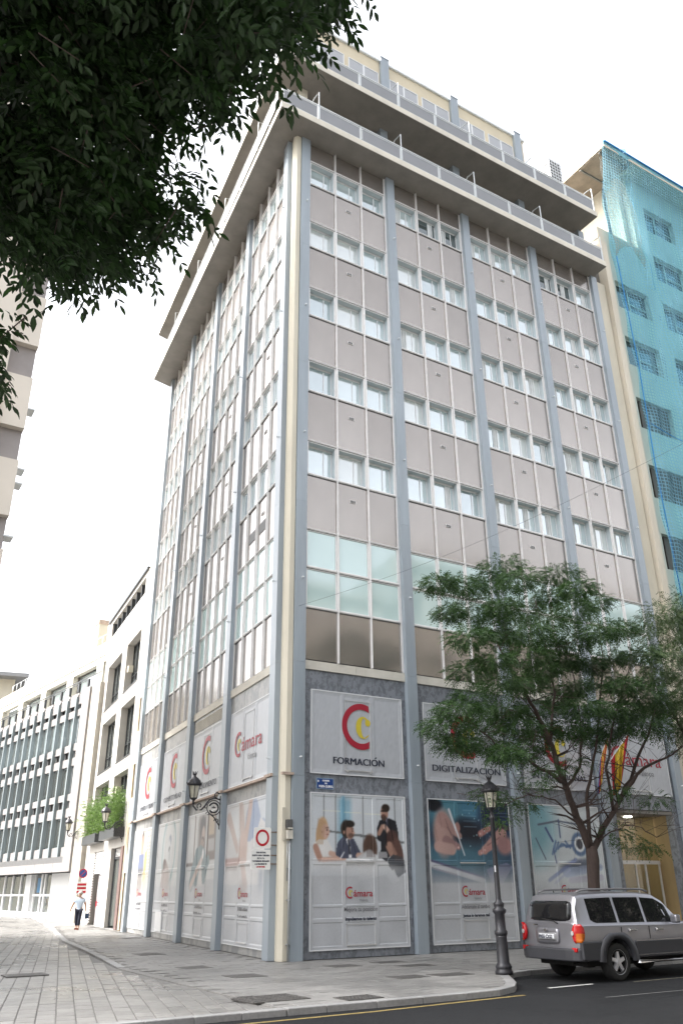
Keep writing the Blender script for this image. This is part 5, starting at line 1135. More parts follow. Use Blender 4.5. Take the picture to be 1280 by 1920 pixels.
# no parking sign by the garage
npk = empty('no_parking_sign', FL.p(31.9, .5, 0), 'round blue and red no parking sign behind the walking person', 'traffic sign')
FP = Frame(*FL.p(31.9, 0, 0)[:2], FL.n[0], FL.n[1], -FL.d[0], -FL.d[1]); m = MB(FP); m.tube([(.5, -.03, 0), (.5, -.03, 3.0)], .03, 6); m.build('post', RAILM, npk)
def disc(fr, cu, cz, r, o, n=20): 
    m = MB(fr); m.plate([(cu+r*math.cos(2*math.pi*k/n), cz+r*math.sin(2*math.pi*k/n)) for k in range(n)], o-.01, o); return m
disc(FP, .5, 2.75, .26, .01).build('red_disc', SIGNR, npk); disc(FP, .5, 2.75, .20, .016).build('blue_disc', BLUE, npk); m = MB(FP); m.plate([(.36, 2.86), (.39, 2.89), (.64, 2.64), (.61, 2.61)], .017, .02); m.build('red_bar', SIGNR, npk)
m = MB(FP); m.box(.2, .8, -.01, .01, 1.6, 2.3); m.m = 1
for q in range(3): m.box(.24, .76, .01, .015, 1.68+.2*q, 1.80+.2*q)
m.build('text_panel', [SIGNW, SIGNR], npk)
# ================================================================= parked car
car = empty('parked_car', (2.45, -7.22, GZ), 'silver and dark grey off-road car parked at the kerb, seen from behind', 'car')
SILV = mat('car_silver', (.27, .27, .295), .28, .65, .03, 2); CLAD = mat('car_cladding', (.035, .036, .042), .5, 0, .08, 4); TYRE = mat('tyre_rubber', (.015, .015, .015), .8, 0, .2, 10); CHR = mat('chrome', (.6, .6, .62), .15, 1, .02, 3); UND = mat('underbody', (.012, .012, .012), .9, 0, .2, 6)
CX, CY = 2.45, -7.22
FC = Frame(CX, CY, 1, 0, 0, -1)          # u from rear bumper forward, o towards the road, z world
def cz(z): return z+GZ
# lofted body: stations (u, half-width scale, floor z, belt z, roof z or None)
def ring(u, hw, zf, zb, zr, ww):
    """half section points (o, z) from floor centre to roof centre"""
    return [(0, zf), (hw*.82, zf), (hw*.95, zf+.05), (hw*.985, zf+.22), (hw, (zf+zb)/2), (hw*.995, zb-.12), (hw*.965, zb), (hw*.93, zb+.03), (ww, zr-.10), (ww-.05, zr-.035), (ww-.16, zr-.005), (0, zr+.012)]
ST = [(.02, .84, .52, 1.06, 1.16, .80), (.06, .90, .44, 1.08, 1.20, .83), (.12, .915, .42, 1.09, 1.55, .74), (.22, .92, .42, 1.10, 1.72, .72), (.40, .925, .42, 1.10, 1.755, .715), (1.2, .93, .42, 1.09, 1.775, .71), (2.2, .93, .42, 1.08, 1.77, .71), (2.75, .93, .42, 1.07, 1.735, .70), (3.05, .93, .42, 1.07, 1.60, .72), (3.45, .925, .42, 1.08, 1.22, .80), (3.62, .92, .42, 1.08, 1.13, .82), (4.3, .90, .42, 1.00, 1.07, .80), (4.6, .86, .42, .92, .99, .74), (4.72, .74, .46, .80, .86, .62)]
mb = MB(FC); rings = []
for s_ in ST:
    P = ring(*s_); full = [(o, z) for o, z in P]+[(-o, z) for o, z in P[::-1][1:-1]]
    rings.append([mb.pt(s_[0], o, cz(z)) for o, z in full])
for A, B in zip(rings, rings[1:]):
    n = len(A)
    for k in range(n): mb.face([A[k], A[(k+1) % n], B[(k+1) % n], B[k]], True)
mb.face(rings[0][::-1]); mb.face(rings[-1])
body = mb.build('body', SILV, car)
bm = bmesh.new(); bm.from_mesh(body.data); bmesh.ops.recalc_face_normals(bm, faces=bm.faces); bm.to_mesh(body.data); bm.free()
WX = (1.12, 3.87); WRAD = .375
cut = bpy.data.meshes.new('cut'); bm = bmesh.new()
for u in WX:
    for sgn in (1, -1):
        r = bmesh.ops.create_cone(bm, cap_ends=True, segments=28, radius1=.47, radius2=.47, depth=.5); bmesh.ops.rotate(bm, verts=r['verts'], matrix=Matrix.Rotation(R(90), 3, 'X')); bmesh.ops.translate(bm, verts=r['verts'], vec=(u, sgn*.82, .385))
bm.to_mesh(cut); bm.free(); co_ = bpy.data.objects.new('cut', cut); COL.objects.link(co_); co_.location = car.location
md = body.modifiers.new('b', 'BOOLEAN'); md.operation = 'DIFFERENCE'; md.solver = 'EXACT'; md.object = co_
bpy.context.view_layer.update(); dg = bpy.context.evaluated_depsgraph_get(); nm = bpy.data.meshes.new_from_object(body.evaluated_get(dg)); body.modifiers.clear(); body.data = nm; bpy.data.objects.remove(co_)
for p in nm.polygons: p.use_smooth = True
nm.set_sharp_from_angle(angle=R(32))
# side glass (follows the tumblehome between belt and roof)
def side_pt(u, t, sg, out=.004):
    # t 0 belt, 1 roof edge ; interpolate stations
    for a, b in zip(ST, ST[1:]):
        if a[0] <= u <= b[0]:
            f = (u-a[0])/(b[0]-a[0]); s = [a[i]+(b[i]-a[i])*f for i in range(6)]; break
    o0, z0 = s[1]*.93, s[3]+.03; o1, z1 = s[5], s[4]-.10
    return (u, sg*(o0+(o1-o0)*t+out), cz(z0+(z1-z0)*t+out*.4))
GLW = [('rear_quarter', .46, 1.28), ('rear_door', 1.36, 2.18), ('front_door', 2.26, 3.22)]
for sg in (1, -1):
    for nm_, a, b in GLW:
        mb = MB(FC); n = 10; ids = []
        for k in range(n+1):
            u = a+(b-a)*k/n
            t1 = .97
            if nm_ == 'front_door':
                lim = 2.72; 
                t1 = .97 if u < lim else .97
            lo_, hi_ = .05, t1
            if nm_ == 'rear_quarter': hi_ = t1-.0*k; lo_ = .05+.12*max(0, 1-k/1.5)
            ids.append((mb.pt(*side_pt(u, lo_, sg)), mb.pt(*side_pt(min(u, 3.3), hi_, sg))))
        for (p, q), (r_, s2) in zip(ids, ids[1:]): mb.face([p, q, s2, r_] if sg > 0 else [p, r_, s2, q])
        mb.build('side_window', CARG, car)
# rear glass and tailgate details
def rear_pt(y, z, out=.012):
    # rear face u as function of height
    prof = [(.52, .02), (1.06, .02), (1.16, .03), (1.20, .06), (1.55, .12), (1.72, .22), (1.76, .30)]
    for (z0, u0), (z1, u1) in zip(prof, prof[1:]):
        if z0 <= z <= z1: u = u0+(u1-u0)*(z-z0)/(z1-z0); break
    else: u = .02
    u += .05*(abs(y)/.8)**3
    return (u-out, y, cz(z))
def rear_patch(name, y0, y1, z0, z1, m, out=.012, corner=.08, ny=8, nz=5, bev=0):
    mb = MB(FC); ids = []
    for iz in range(nz+1):
        row = []
        for iy in range(ny+1):
            y = y0+(y1-y0)*iy/ny; z = z0+(z1-z0)*iz/nz
            if corner and iy in (0, ny) and iz in (0, nz): y += corner*.5*(1 if iy == 0 else -1); z += corner*.35*(1 if iz == 0 else -1)
            row.append(mb.pt(*rear_pt(y, z, out)))
        ids.append(row)
    for a, b in zip(ids, ids[1:]):
        for k in range(ny): mb.face([a[k], b[k], b[k+1], a[k+1]], True)
    o = mb.build(name, m, car); sl_ = o.modifiers.new('s', 'SOLIDIFY'); sl_.thickness = .02; sl_.offset = -1; return o
rear_patch('rear_window', -.66, .66, 1.20, 1.60, CARG, .03)
rear_patch('tailgate_recess', -.42, .30, .74, 1.05, SILV, .03, .05); rear_patch('plate_recess', -.36, .24, .80, .96, mat('recess_silver', (.25, .25, .26), .4, .4), .036, .02)
plt_ = rear_patch('number_plate', -.31, .17, .83, .93, WHE, .055, 0); 
fr_p = Frame(CX-.075, CY, 0, -1, -1, 0); fr_p.read = 1 if fr_p.det < 0 else -1
text(fr_p, '8955 CXZ', -.055*1, .0, cz(.848), .068, INK, car, 'plate_lettering', .42, .005, ploc=car.location)
m = MB(FC)
for k in range(16): m.pt(-.05, -.06+.055*math.cos(k*math.pi/8), cz(1.01+.03*math.sin(k*math.pi/8)))
m.face(range(16)); o = m.build('emblem', CHR, car); sl_ = o.modifiers.new('s', 'SOLIDIFY'); sl_.thickness = .012
m = MB(FC); m.tube([(.01, .28, cz(1.14)), (-.02, .2, cz(1.19)), (.05, -.25, cz(1.24))], .012, 5); m.build('wiper', UND, car)
m = MB(FC); m.box(-.04, -.03, -.44, -.30, cz(1.10), cz(1.125)); m.build('badge', CHR, car)
TLR = mat('tail_red', (.45, .01, .012), .15, 0, .1, 20); TLA = mat('tail_amber', (.55, .14, .02), .15, 0, .1, 20); TLW = mat('tail_clear', (.6, .6, .6), .15, .3, .05, 20)
for sg in (1, -1):
    # tail lights wrap round the corner
    for nm_, m_, z0, z1, e in (('tail_light', TLR, .78, 1.14, 0),):
        mb = MB(FC); prof = [(.015, .70), (-.03, .76), (-.01, .83), (.06, .895), (.14, .925)]; lv = np.linspace(z0, z1, 9); ids = []
        for i, z in enumerate(lv):
            q = math.sin(math.pi*i/8)**.45; row = []
            for j, (u, y) in enumerate(prof):
                yy = .82+(y-.82)*q if j < 3 else y; uu = u*(1 if j < 3 else 1); uu = uu if j < 4 else .04+.12*q
                row.append(mb.pt(uu-.012+.06*max(0, (z-1.0))/.2*.5, sg*(yy+.004), cz(z)))
            ids.append(row)
        for i, (a, b) in enumerate(zip(ids, ids[1:])):
            for k in range(4):
                mb.m = 1 if (k >= 2 and i < 4) else (0)
                mb.face([a[k], b[k], b[k+1], a[k+1]] if sg > 0 else [a[k], a[k+1], b[k+1], b[k]], True)
        o = mb.build(nm_, [TLR, TLA], car); sl_ = o.modifiers.new('s', 'SOLIDIFY'); sl_.thickness = .03; sl_.offset = 0
        lm = MB(FC); lm.lathe(0, 0, [(.0, 0)], 3) if False else None
        FB = Frame(CX, CY, 1, 0, 0, -1); mb = MB(FC)
        for k in range(14): mb.pt(-.062, sg*.775+.035*math.cos(k*math.pi/7), cz(.965+.045*math.sin(k*math.pi/7)))
        mb.face(range(14)); o2 = mb.build('reversing_lens', TLW, o); sl_ = o2.modifiers.new('s', 'SOLIDIFY'); sl_.thickness = .012
    mb = MB(FC); mb.box(-.055, .0, sg*.70, sg*.84, cz(.60), cz(.68)); mb.build('rear_reflector', TLR, car, .01)
# bumper and cladding
mb = MB(FC); bp_ = [(-.10, .0), (-.10, .55), (-.07, .74), (.0, .87), (.14, .945), (.60, .955)]
def bump(z0, z1, m_, name, grow=0):
    mb = MB(FC); pts = [(u-grow, y) for u, y in bp_]; full = [(u, y) for u, y in pts]+[(.6, .80), (.3, .80), (.1, .0)]
    half = full; P = half+[(u, -y) for u, y in half[::-1] if y > 0]; mb.prism([(u, y) for u, y in P], cz(z0), cz(z1)); return mb.build(name, m_, car, .025)
bump(.42, .66, CLAD, 'rear_bumper'); 
for sg in (1, -1):
    mb = MB(FC); mb.box(.04, .66, sg*.80, sg*.948, cz(.44), cz(.80)); mb.build('rear_corner_cladding', CLAD, car, .03)
for sg in (1, -1):
    for u in WX:
        mb = MB(FC); n = 18; ri, ro = .455, .60
        A = [R(180-180*k/n) for k in range(n+1)]; ids = []
        for a_ in A:
            cs, sn = math.cos(a_), math.sin(a_); zo = .40+ro*max(sn, 0)*.98; uo = u+(ro*cs)*1.02
            ids.append([mb.pt(u+ri*cs, sg*.90, cz(.385+ri*sn)), mb.pt(u+ri*cs, sg*.985, cz(.385+ri*sn)), mb.pt(uo, sg*.975, cz(min(zo, .95))), mb.pt(uo, sg*.90, cz(min(zo, .95)))])
        for a, b in zip(ids, ids[1:]):
            for k in range(3): mb.face([a[k], a[k+1], b[k+1], b[k]] if sg < 0 else [a[k], b[k], b[k+1], a[k+1]], True)
        mb.build('wheel_arch', CLAD, car)
    mb = MB(FC); mb.box(1.70, 3.30, sg*.915, sg*.955, cz(.44), cz(.76)); mb.build('side_cladding', CLAD, car, .02)
    mb = MB(FC); mb.box(1.70, 2.30, sg*.955, sg*.965, cz(.765), cz(.785)); mb.box(2.33, 3.3, sg*.955, sg*.965, cz(.765), cz(.785)); mb.box(1.70, 3.3, sg*.955, sg*.962, cz(.485), cz(.50)); mb.build('chrome_strip', CHR, car)
    mb = MB(FC); mb.tube([(1.68, sg*.86, cz(.36)), (1.72, sg*1.0, cz(.36)), (3.25, sg*1.0, cz(.36)), (3.3, sg*.86, cz(.36))], .035, 8); mb.build('side_step', CHR, car)
    for u in (1.55+.1, 2.55):
        mb = MB(FC); mb.box(u-.10, u+.12, sg*.935, sg*.975, cz(.975), cz(1.005)); mb.box(u-.13, u-.04, sg*.93, sg*.965, cz(.955), cz(1.02)); mb.build('door_handle', CHR, car, .01)
    mb = MB(FC); mb.tube([(.35, sg*.60, cz(1.775)), (.55, sg*.60, cz(1.82)), (1.6, sg*.60, cz(1.835)), (2.5, sg*.60, cz(1.825)), (2.7, sg*.60, cz(1.77))], .022, 6); mb.build('roof_rail', mat('rail_dark_silver', (.2, .2, .21), .4, .4), car)
    mb = MB(FC); mb.box(3.0, 3.16, sg*.90, sg*1.10, cz(1.10), cz(1.28)); mb.build('wing_mirror', SILV, car, .04)
    # door gaps
    mb = MB(FC)
    for u in (1.31, 2.22): mb.box(u-.006, u+.006, sg*.925, sg*.936, cz(.80), cz(1.06))
    mb.build('door_gap', UND, car)
def wheel(u, sg):
    w = bpy.data.objects.new('wheel', None); COL.objects.link(w); w.parent = car; w.location = (u, -sg*.80, WRAD); w.rotation_euler = (0, 0, 0 if sg > 0 else math.pi)
    key = 'tyre'
    if key not in shared:
        def revolve(prof, n=36):
            V = []; F = []
            for k in range(n):
                a_ = 2*math.pi*k/n
                for r_, y_ in prof: V.append((r_*math.cos(a_), y_, r_*math.sin(a_)))
            m_ = len(prof)
            for k in range(n):
                for j in range(m_-1): A = k*m_+j; B = ((k+1) % n)*m_+j; F.append([A, A+1, B+1, B])
            return V, F
        V, F = revolve([(.20, .10), (.24, .115), (.34, .12), (.368, .10), (.375, .06), (.375, -.06), (.368, -.10), (.34, -.12), (.24, -.115), (.20, -.10)]); me = bpy.data.meshes.new('tyre'); me.from_pydata(V, [], F); me.materials.append(TYRE); me.polygons.foreach_set('use_smooth', [True]*len(me.polygons)); shared['tyre'] = me
        V, F = revolve([(.245, -.118), (.235, -.11), (.225, -.09), (.215, .06), (.0, .06)]); m0 = len(V)
        for k in range(5):
            a_ = 2*math.pi*k/5+.3
            for dr, wd, y_ in ((.04, .045, -.105), (.225, .030, -.10)):
                for sd in (-1, 1): V.append((dr*math.cos(a_)-sd*wd*math.sin(a_), y_, dr*math.sin(a_)+sd*wd*math.cos(a_)))
            b = len(V)-4; F.append([b, b+1, b+3, b+2])
            for dr, wd in ((.04, .045), (.225, .030)):
                for sd in (-1, 1): V.append((dr*math.cos(a_)-sd*wd*math.sin(a_), -.04, dr*math.sin(a_)+sd*wd*math.cos(a_)))
            c = len(V)-4; F += [[b, c, c+2, b+2], [b+1, b+3, c+3, c+1]]
        n0 = len(V)
        for k in range(14): V.append((.06*math.cos(k*math.pi/7), -.115, .06*math.sin(k*math.pi/7)))
        F.append(list(range(n0, n0+14))); n1 = len(V)
        for k in range(14): V.append((.07*math.cos(k*math.pi/7), -.05, .07*math.sin(k*math.pi/7)))
        for k in range(14): F.append([n0+k, n0+(k+1) % 14, n1+(k+1) % 14, n1+k])
        me = bpy.data.meshes.new('rim'); me.from_pydata(V, [], F); me.materials.append(mat('alloy', (.60, .60, .62), .3, .5, .05, 5)); me.materials.append(UND)
        for p in me.polygons:
            if all(abs(me.vertices[i].co.y-.06) < 1e-4 or math.hypot(me.vertices[i].co.x, me.vertices[i].co.z) > .213 for i in p.vertices) and p.index < 36*4 and p.index % 4 in (2, 3): p.material_index = 1
        shared['rim'] = me
    for k in ('tyre', 'rim'): o = bpy.data.objects.new(k, shared[k]); COL.objects.link(o); o.parent = w
for u in WX:
    for sg in (1, -1): wheel(u, sg)
mb = MB(FC); mb.box(.35, 4.3, -.72, .72, cz(.30), cz(.5)); mb.tube([(1.12, -.7, cz(.36)), (1.12, .7, cz(.36))], .06, 8); mb.tube([(.1, .5, cz(.36)), (.9, .5, cz(.36))], .035, 8); mb.lathe(1.12, 0, [(.14, cz(.22)), (.14, cz(.42))], 12)
mb.box(.7, 1.55, -.62, .62, cz(.42), cz(1.0)); mb.build('underbody', UND, car)
m = MB(FC); m.tube([(.32, -.05, cz(1.77)), (.30, -.05, cz(1.80))], .012, 5); m.build('aerial', UND, car)

# ================================================================= people
def person(name, x, y, face, shirt, trousers, hair, label, skin=(.42, .25, .18), bag=None, h=1.72, stride=1):
    root = empty(name, (x, y, 0), label, 'person', None, face); s = h/1.75
    # joints in metres: facing -y
    J = {'pelvis': (0, 0, .93), 'waist': (0, -.01, 1.08), 'chest': (0, -.02, 1.30), 'neck': (0, -.02, 1.47), 'head0': (0, -.04, 1.56), 'head1': (0, -.05, 1.70),
         'shL': (.19, -.01, 1.40), 'elL': (.29, .05, 1.14), 'wrL': (.33, -.06, .90), 'haL': (.33, -.10, .82), 'shR': (-.19, -.01, 1.40), 'elR': (-.33, .02, 1.16), 'wrR': (-.42, .02, .92), 'haR': (-.44, .0, .83),
         'hiL': (.09, 0, .88), 'knL': (.09, -.14*stride, .50), 'anL': (.08, -.14*stride, .09), 'toL': (.08, -.30*stride, .04), 'hiR': (-.09, 0, .88), 'knR': (-.08, -.01, .48), 'anR': (-.08, .16*stride, .12), 'toR': (-.08, .03, .04)}
    Rd = {'pelvis': .165, 'waist': .165, 'chest': .165, 'neck': .06, 'head0': .085, 'head1': .09, 'shL': .075, 'elL': .048, 'wrL': .033, 'haL': .040, 'shR': .075, 'elR': .048, 'wrR': .033, 'haR': .040, 'hiL': .105, 'knL': .068, 'anL': .045, 'toL': .04, 'hiR': .105, 'knR': .068, 'anR': .045, 'toR': .04}
    E = [('pelvis', 'waist'), ('waist', 'chest'), ('chest', 'neck'), ('neck', 'head0'), ('head0', 'head1'), ('chest', 'shL'), ('shL', 'elL'), ('elL', 'wrL'), ('wrL', 'haL'), ('chest', 'shR'), ('shR', 'elR'), ('elR', 'wrR'), ('wrR', 'haR'), ('pelvis', 'hiL'), ('hiL', 'knL'), ('knL', 'anL'), ('anL', 'toL'), ('pelvis', 'hiR'), ('hiR', 'knR'), ('knR', 'anR'), ('anR', 'toR')]
    def skinned(nm_, keys, edges, grow, m, extra=None):
        K = list(keys); me = bpy.data.meshes.new(nm_); me.from_pydata([tuple(c*s for c in J[k]) for k in K], [(K.index(a), K.index(b)) for a, b in edges], [])
        o = bpy.data.objects.new(nm_, me); COL.objects.link(o); o.parent = root
        sk = o.modifiers.new('skin', 'SKIN'); sk.use_smooth_shade = True
        for k, v in zip(K, me.skin_vertices[0].data): r_ = (Rd[k]+grow)*s; v.radius = (r_, r_*(.72 if k in ('pelvis', 'waist', 'chest') else 1))
        me.skin_vertices[0].data[0].use_root = True
        sb = o.modifiers.new('sub', 'SUBSURF'); sb.levels = 2; sb.render_levels = 2
        bpy.context.view_layer.update(); dg_ = bpy.context.evaluated_depsgraph_get(); m2 = bpy.data.meshes.new_from_object(o.evaluated_get(dg_)); o.modifiers.clear(); o.data = m2; m2.materials.clear(); m2.materials.append(m)
        for p in m2.polygons: p.use_smooth = True
        return o
    SKM = mat('skin_'+name, skin, .6, 0, .1, 9)
    skinned('body', J.keys(), E, 0, SKM)
    J2 = dict(J)
    J['slL'] = tuple(np.array(J['shL'])*.35+np.array(J['elL'])*.65); J['slR'] = tuple(np.array(J['shR'])*.35+np.array(J['elR'])*.65); Rd['slL'] = Rd['slR'] = .072; J['hem'] = (0, 0, .86); Rd['hem'] = .19
    skinned('shirt', ['hem', 'pelvis', 'waist', 'chest', 'shL', 'slL', 'shR', 'slR'], [('hem', 'pelvis'), ('pelvis', 'waist'), ('waist', 'chest'), ('chest', 'shL'), ('shL', 'slL'), ('chest', 'shR'), ('shR', 'slR')], .022, mat(name+'_shirt', shirt, .85, 0, .12, 7))
    J['cfL'] = tuple(np.array(J['knL'])*.2+np.array(J['anL'])*.8); J['cfR'] = tuple(np.array(J['knR'])*.2+np.array(J['anR'])*.8); Rd['cfL'] = Rd['cfR'] = .062
    skinned('trousers', ['pelvis', 'hiL', 'knL', 'cfL', 'hiR', 'knR', 'cfR'], [('pelvis', 'hiL'), ('hiL', 'knL'), ('knL', 'cfL'), ('pelvis', 'hiR'), ('hiR', 'knR'), ('knR', 'cfR')], .014, mat(name+'_trousers', trousers, .85, 0, .1, 7))
    HM = mat(name+'_hair', hair, .8, 0, .2, 20); bm_ = bmesh.new(); bmesh.ops.create_uvsphere(bm_, u_segments=16, v_segments=10, radius=.118*s)
    for v in list(bm_.verts):
        if v.co.z < -.01*s and v.co.y < -.01*s: v.co *= .72
        v.co.z *= 1.08
        v.co += v.co.normalized()*random.uniform(-.006, .008)
    me = bpy.data.meshes.new('hair'); bm_.to_mesh(me); bm_.free(); me.materials.append(HM); me.polygons.foreach_set('use_smooth', [True]*len(me.polygons)); o = bpy.data.objects.new('hair', me); COL.objects.link(o); o.parent = root; o.location = (0, -.025*s, 1.665*s)
    # face and hands
    mb = MB(); mb.box(-.012*s, .012*s, -.165*s, -.13*s, 1.60*s, 1.645*s); 
    for sx in (-1, 1): mb.box(sx*.035*s-.012, sx*.035*s+.012, -.138*s, -.125*s, 1.652*s, 1.662*s)
    mb.box(-.025*s, .025*s, -.138*s, -.125*s, 1.565*s, 1.573*s); me = bpy.data.meshes.new('face'); me.from_pydata(mb.v, [], mb.f); me.materials.append(mat('face_features', (.25, .13, .10), .7)); o = bpy.data.objects.new('face', me); COL.objects.link(o); o.parent = root
    for hk, sg in (('haL', 1), ('haR', -1)):
        mb = MB(); c = Vector(J[hk])*s
        for f_ in range(4): mb.tube([tuple(c+Vector((0, (-.03+.02*f_), -.02))), tuple(c+Vector((-sg*.008, -.03+.02*f_, -.06))), tuple(c+Vector((-sg*.022, -.03+.02*f_, -.085-.008*(f_ in (1, 2)))))], [.010, .009, .007], 5)
        mb.tube([tuple(c+Vector((0, -.03, .02))), tuple(c+Vector((-sg*.02, -.055, -.01))), tuple(c+Vector((-sg*.022, -.06, -.035)))], [.012, .010, .008], 5)
        me = bpy.data.meshes.new('fingers'); me.from_pydata(mb.v, [], mb.f); me.materials.append(SKM); o = bpy.data.objects.new('fingers', me); COL.objects.link(o); o.parent = root
    SH = mat('sandal_brown', (.22, .08, .05), .6)
    for k in ('L', 'R'):
        mb = MB(); a_, t_ = Vector(J['an'+k])*s, Vector(J['to'+k])*s; zb = 0.0 if k == 'L' else .0
        mb.prism([(t_.x-.05, t_.y-.05), (t_.x+.05, t_.y-.05), (t_.x+.045, a_.y+.06), (t_.x-.045, a_.y+.06)], 0.0, .03); mb.box(t_.x-.052, t_.x+.052, t_.y+.0, t_.y+.06, .02, .085); me = bpy.data.meshes.new('sandal'); me.from_pydata(mb.v, [], mb.f); me.materials.append(SH); o = bpy.data.objects.new('sandal', me); COL.objects.link(o); o.parent = root
    return root
pa = math.atan2(-(CAM.x-0.45), (CAM.y-24.5))
pr_ = person('person', 0.45, 24.5, R(-25), (.50, .60, .72), (.012, .014, .03), (.45, .44, .42), 'grey haired person in a pale blue shirt and black trousers walking towards the viewer', h=1.76)
bg_ = empty('handbag', (0.82, 24.3, .55), 'small dark blue handbag hanging from the walking person hand', 'bag')
m = MB(); m.box(.74, .92, 24.25, 24.33, .50, .74); m.tube([(.76, 24.29, .74), (.79, 24.29, .84), (.87, 24.29, .84), (.9, 24.29, .74)], .01, 5); m.tube([(.80, 24.29, .5), (.72, 24.27, .35), (.66, 24.27, .32)], .006, 4); m.build('bag_body', mat('bag_blue', (.03, .06, .12), .6), bg_)
person('person', 1.25, 51.0, R(80), (.02, .02, .03), (.03, .03, .05), (.03, .02, .02), 'dark clothed person at the very left edge of the side street', h=1.7)

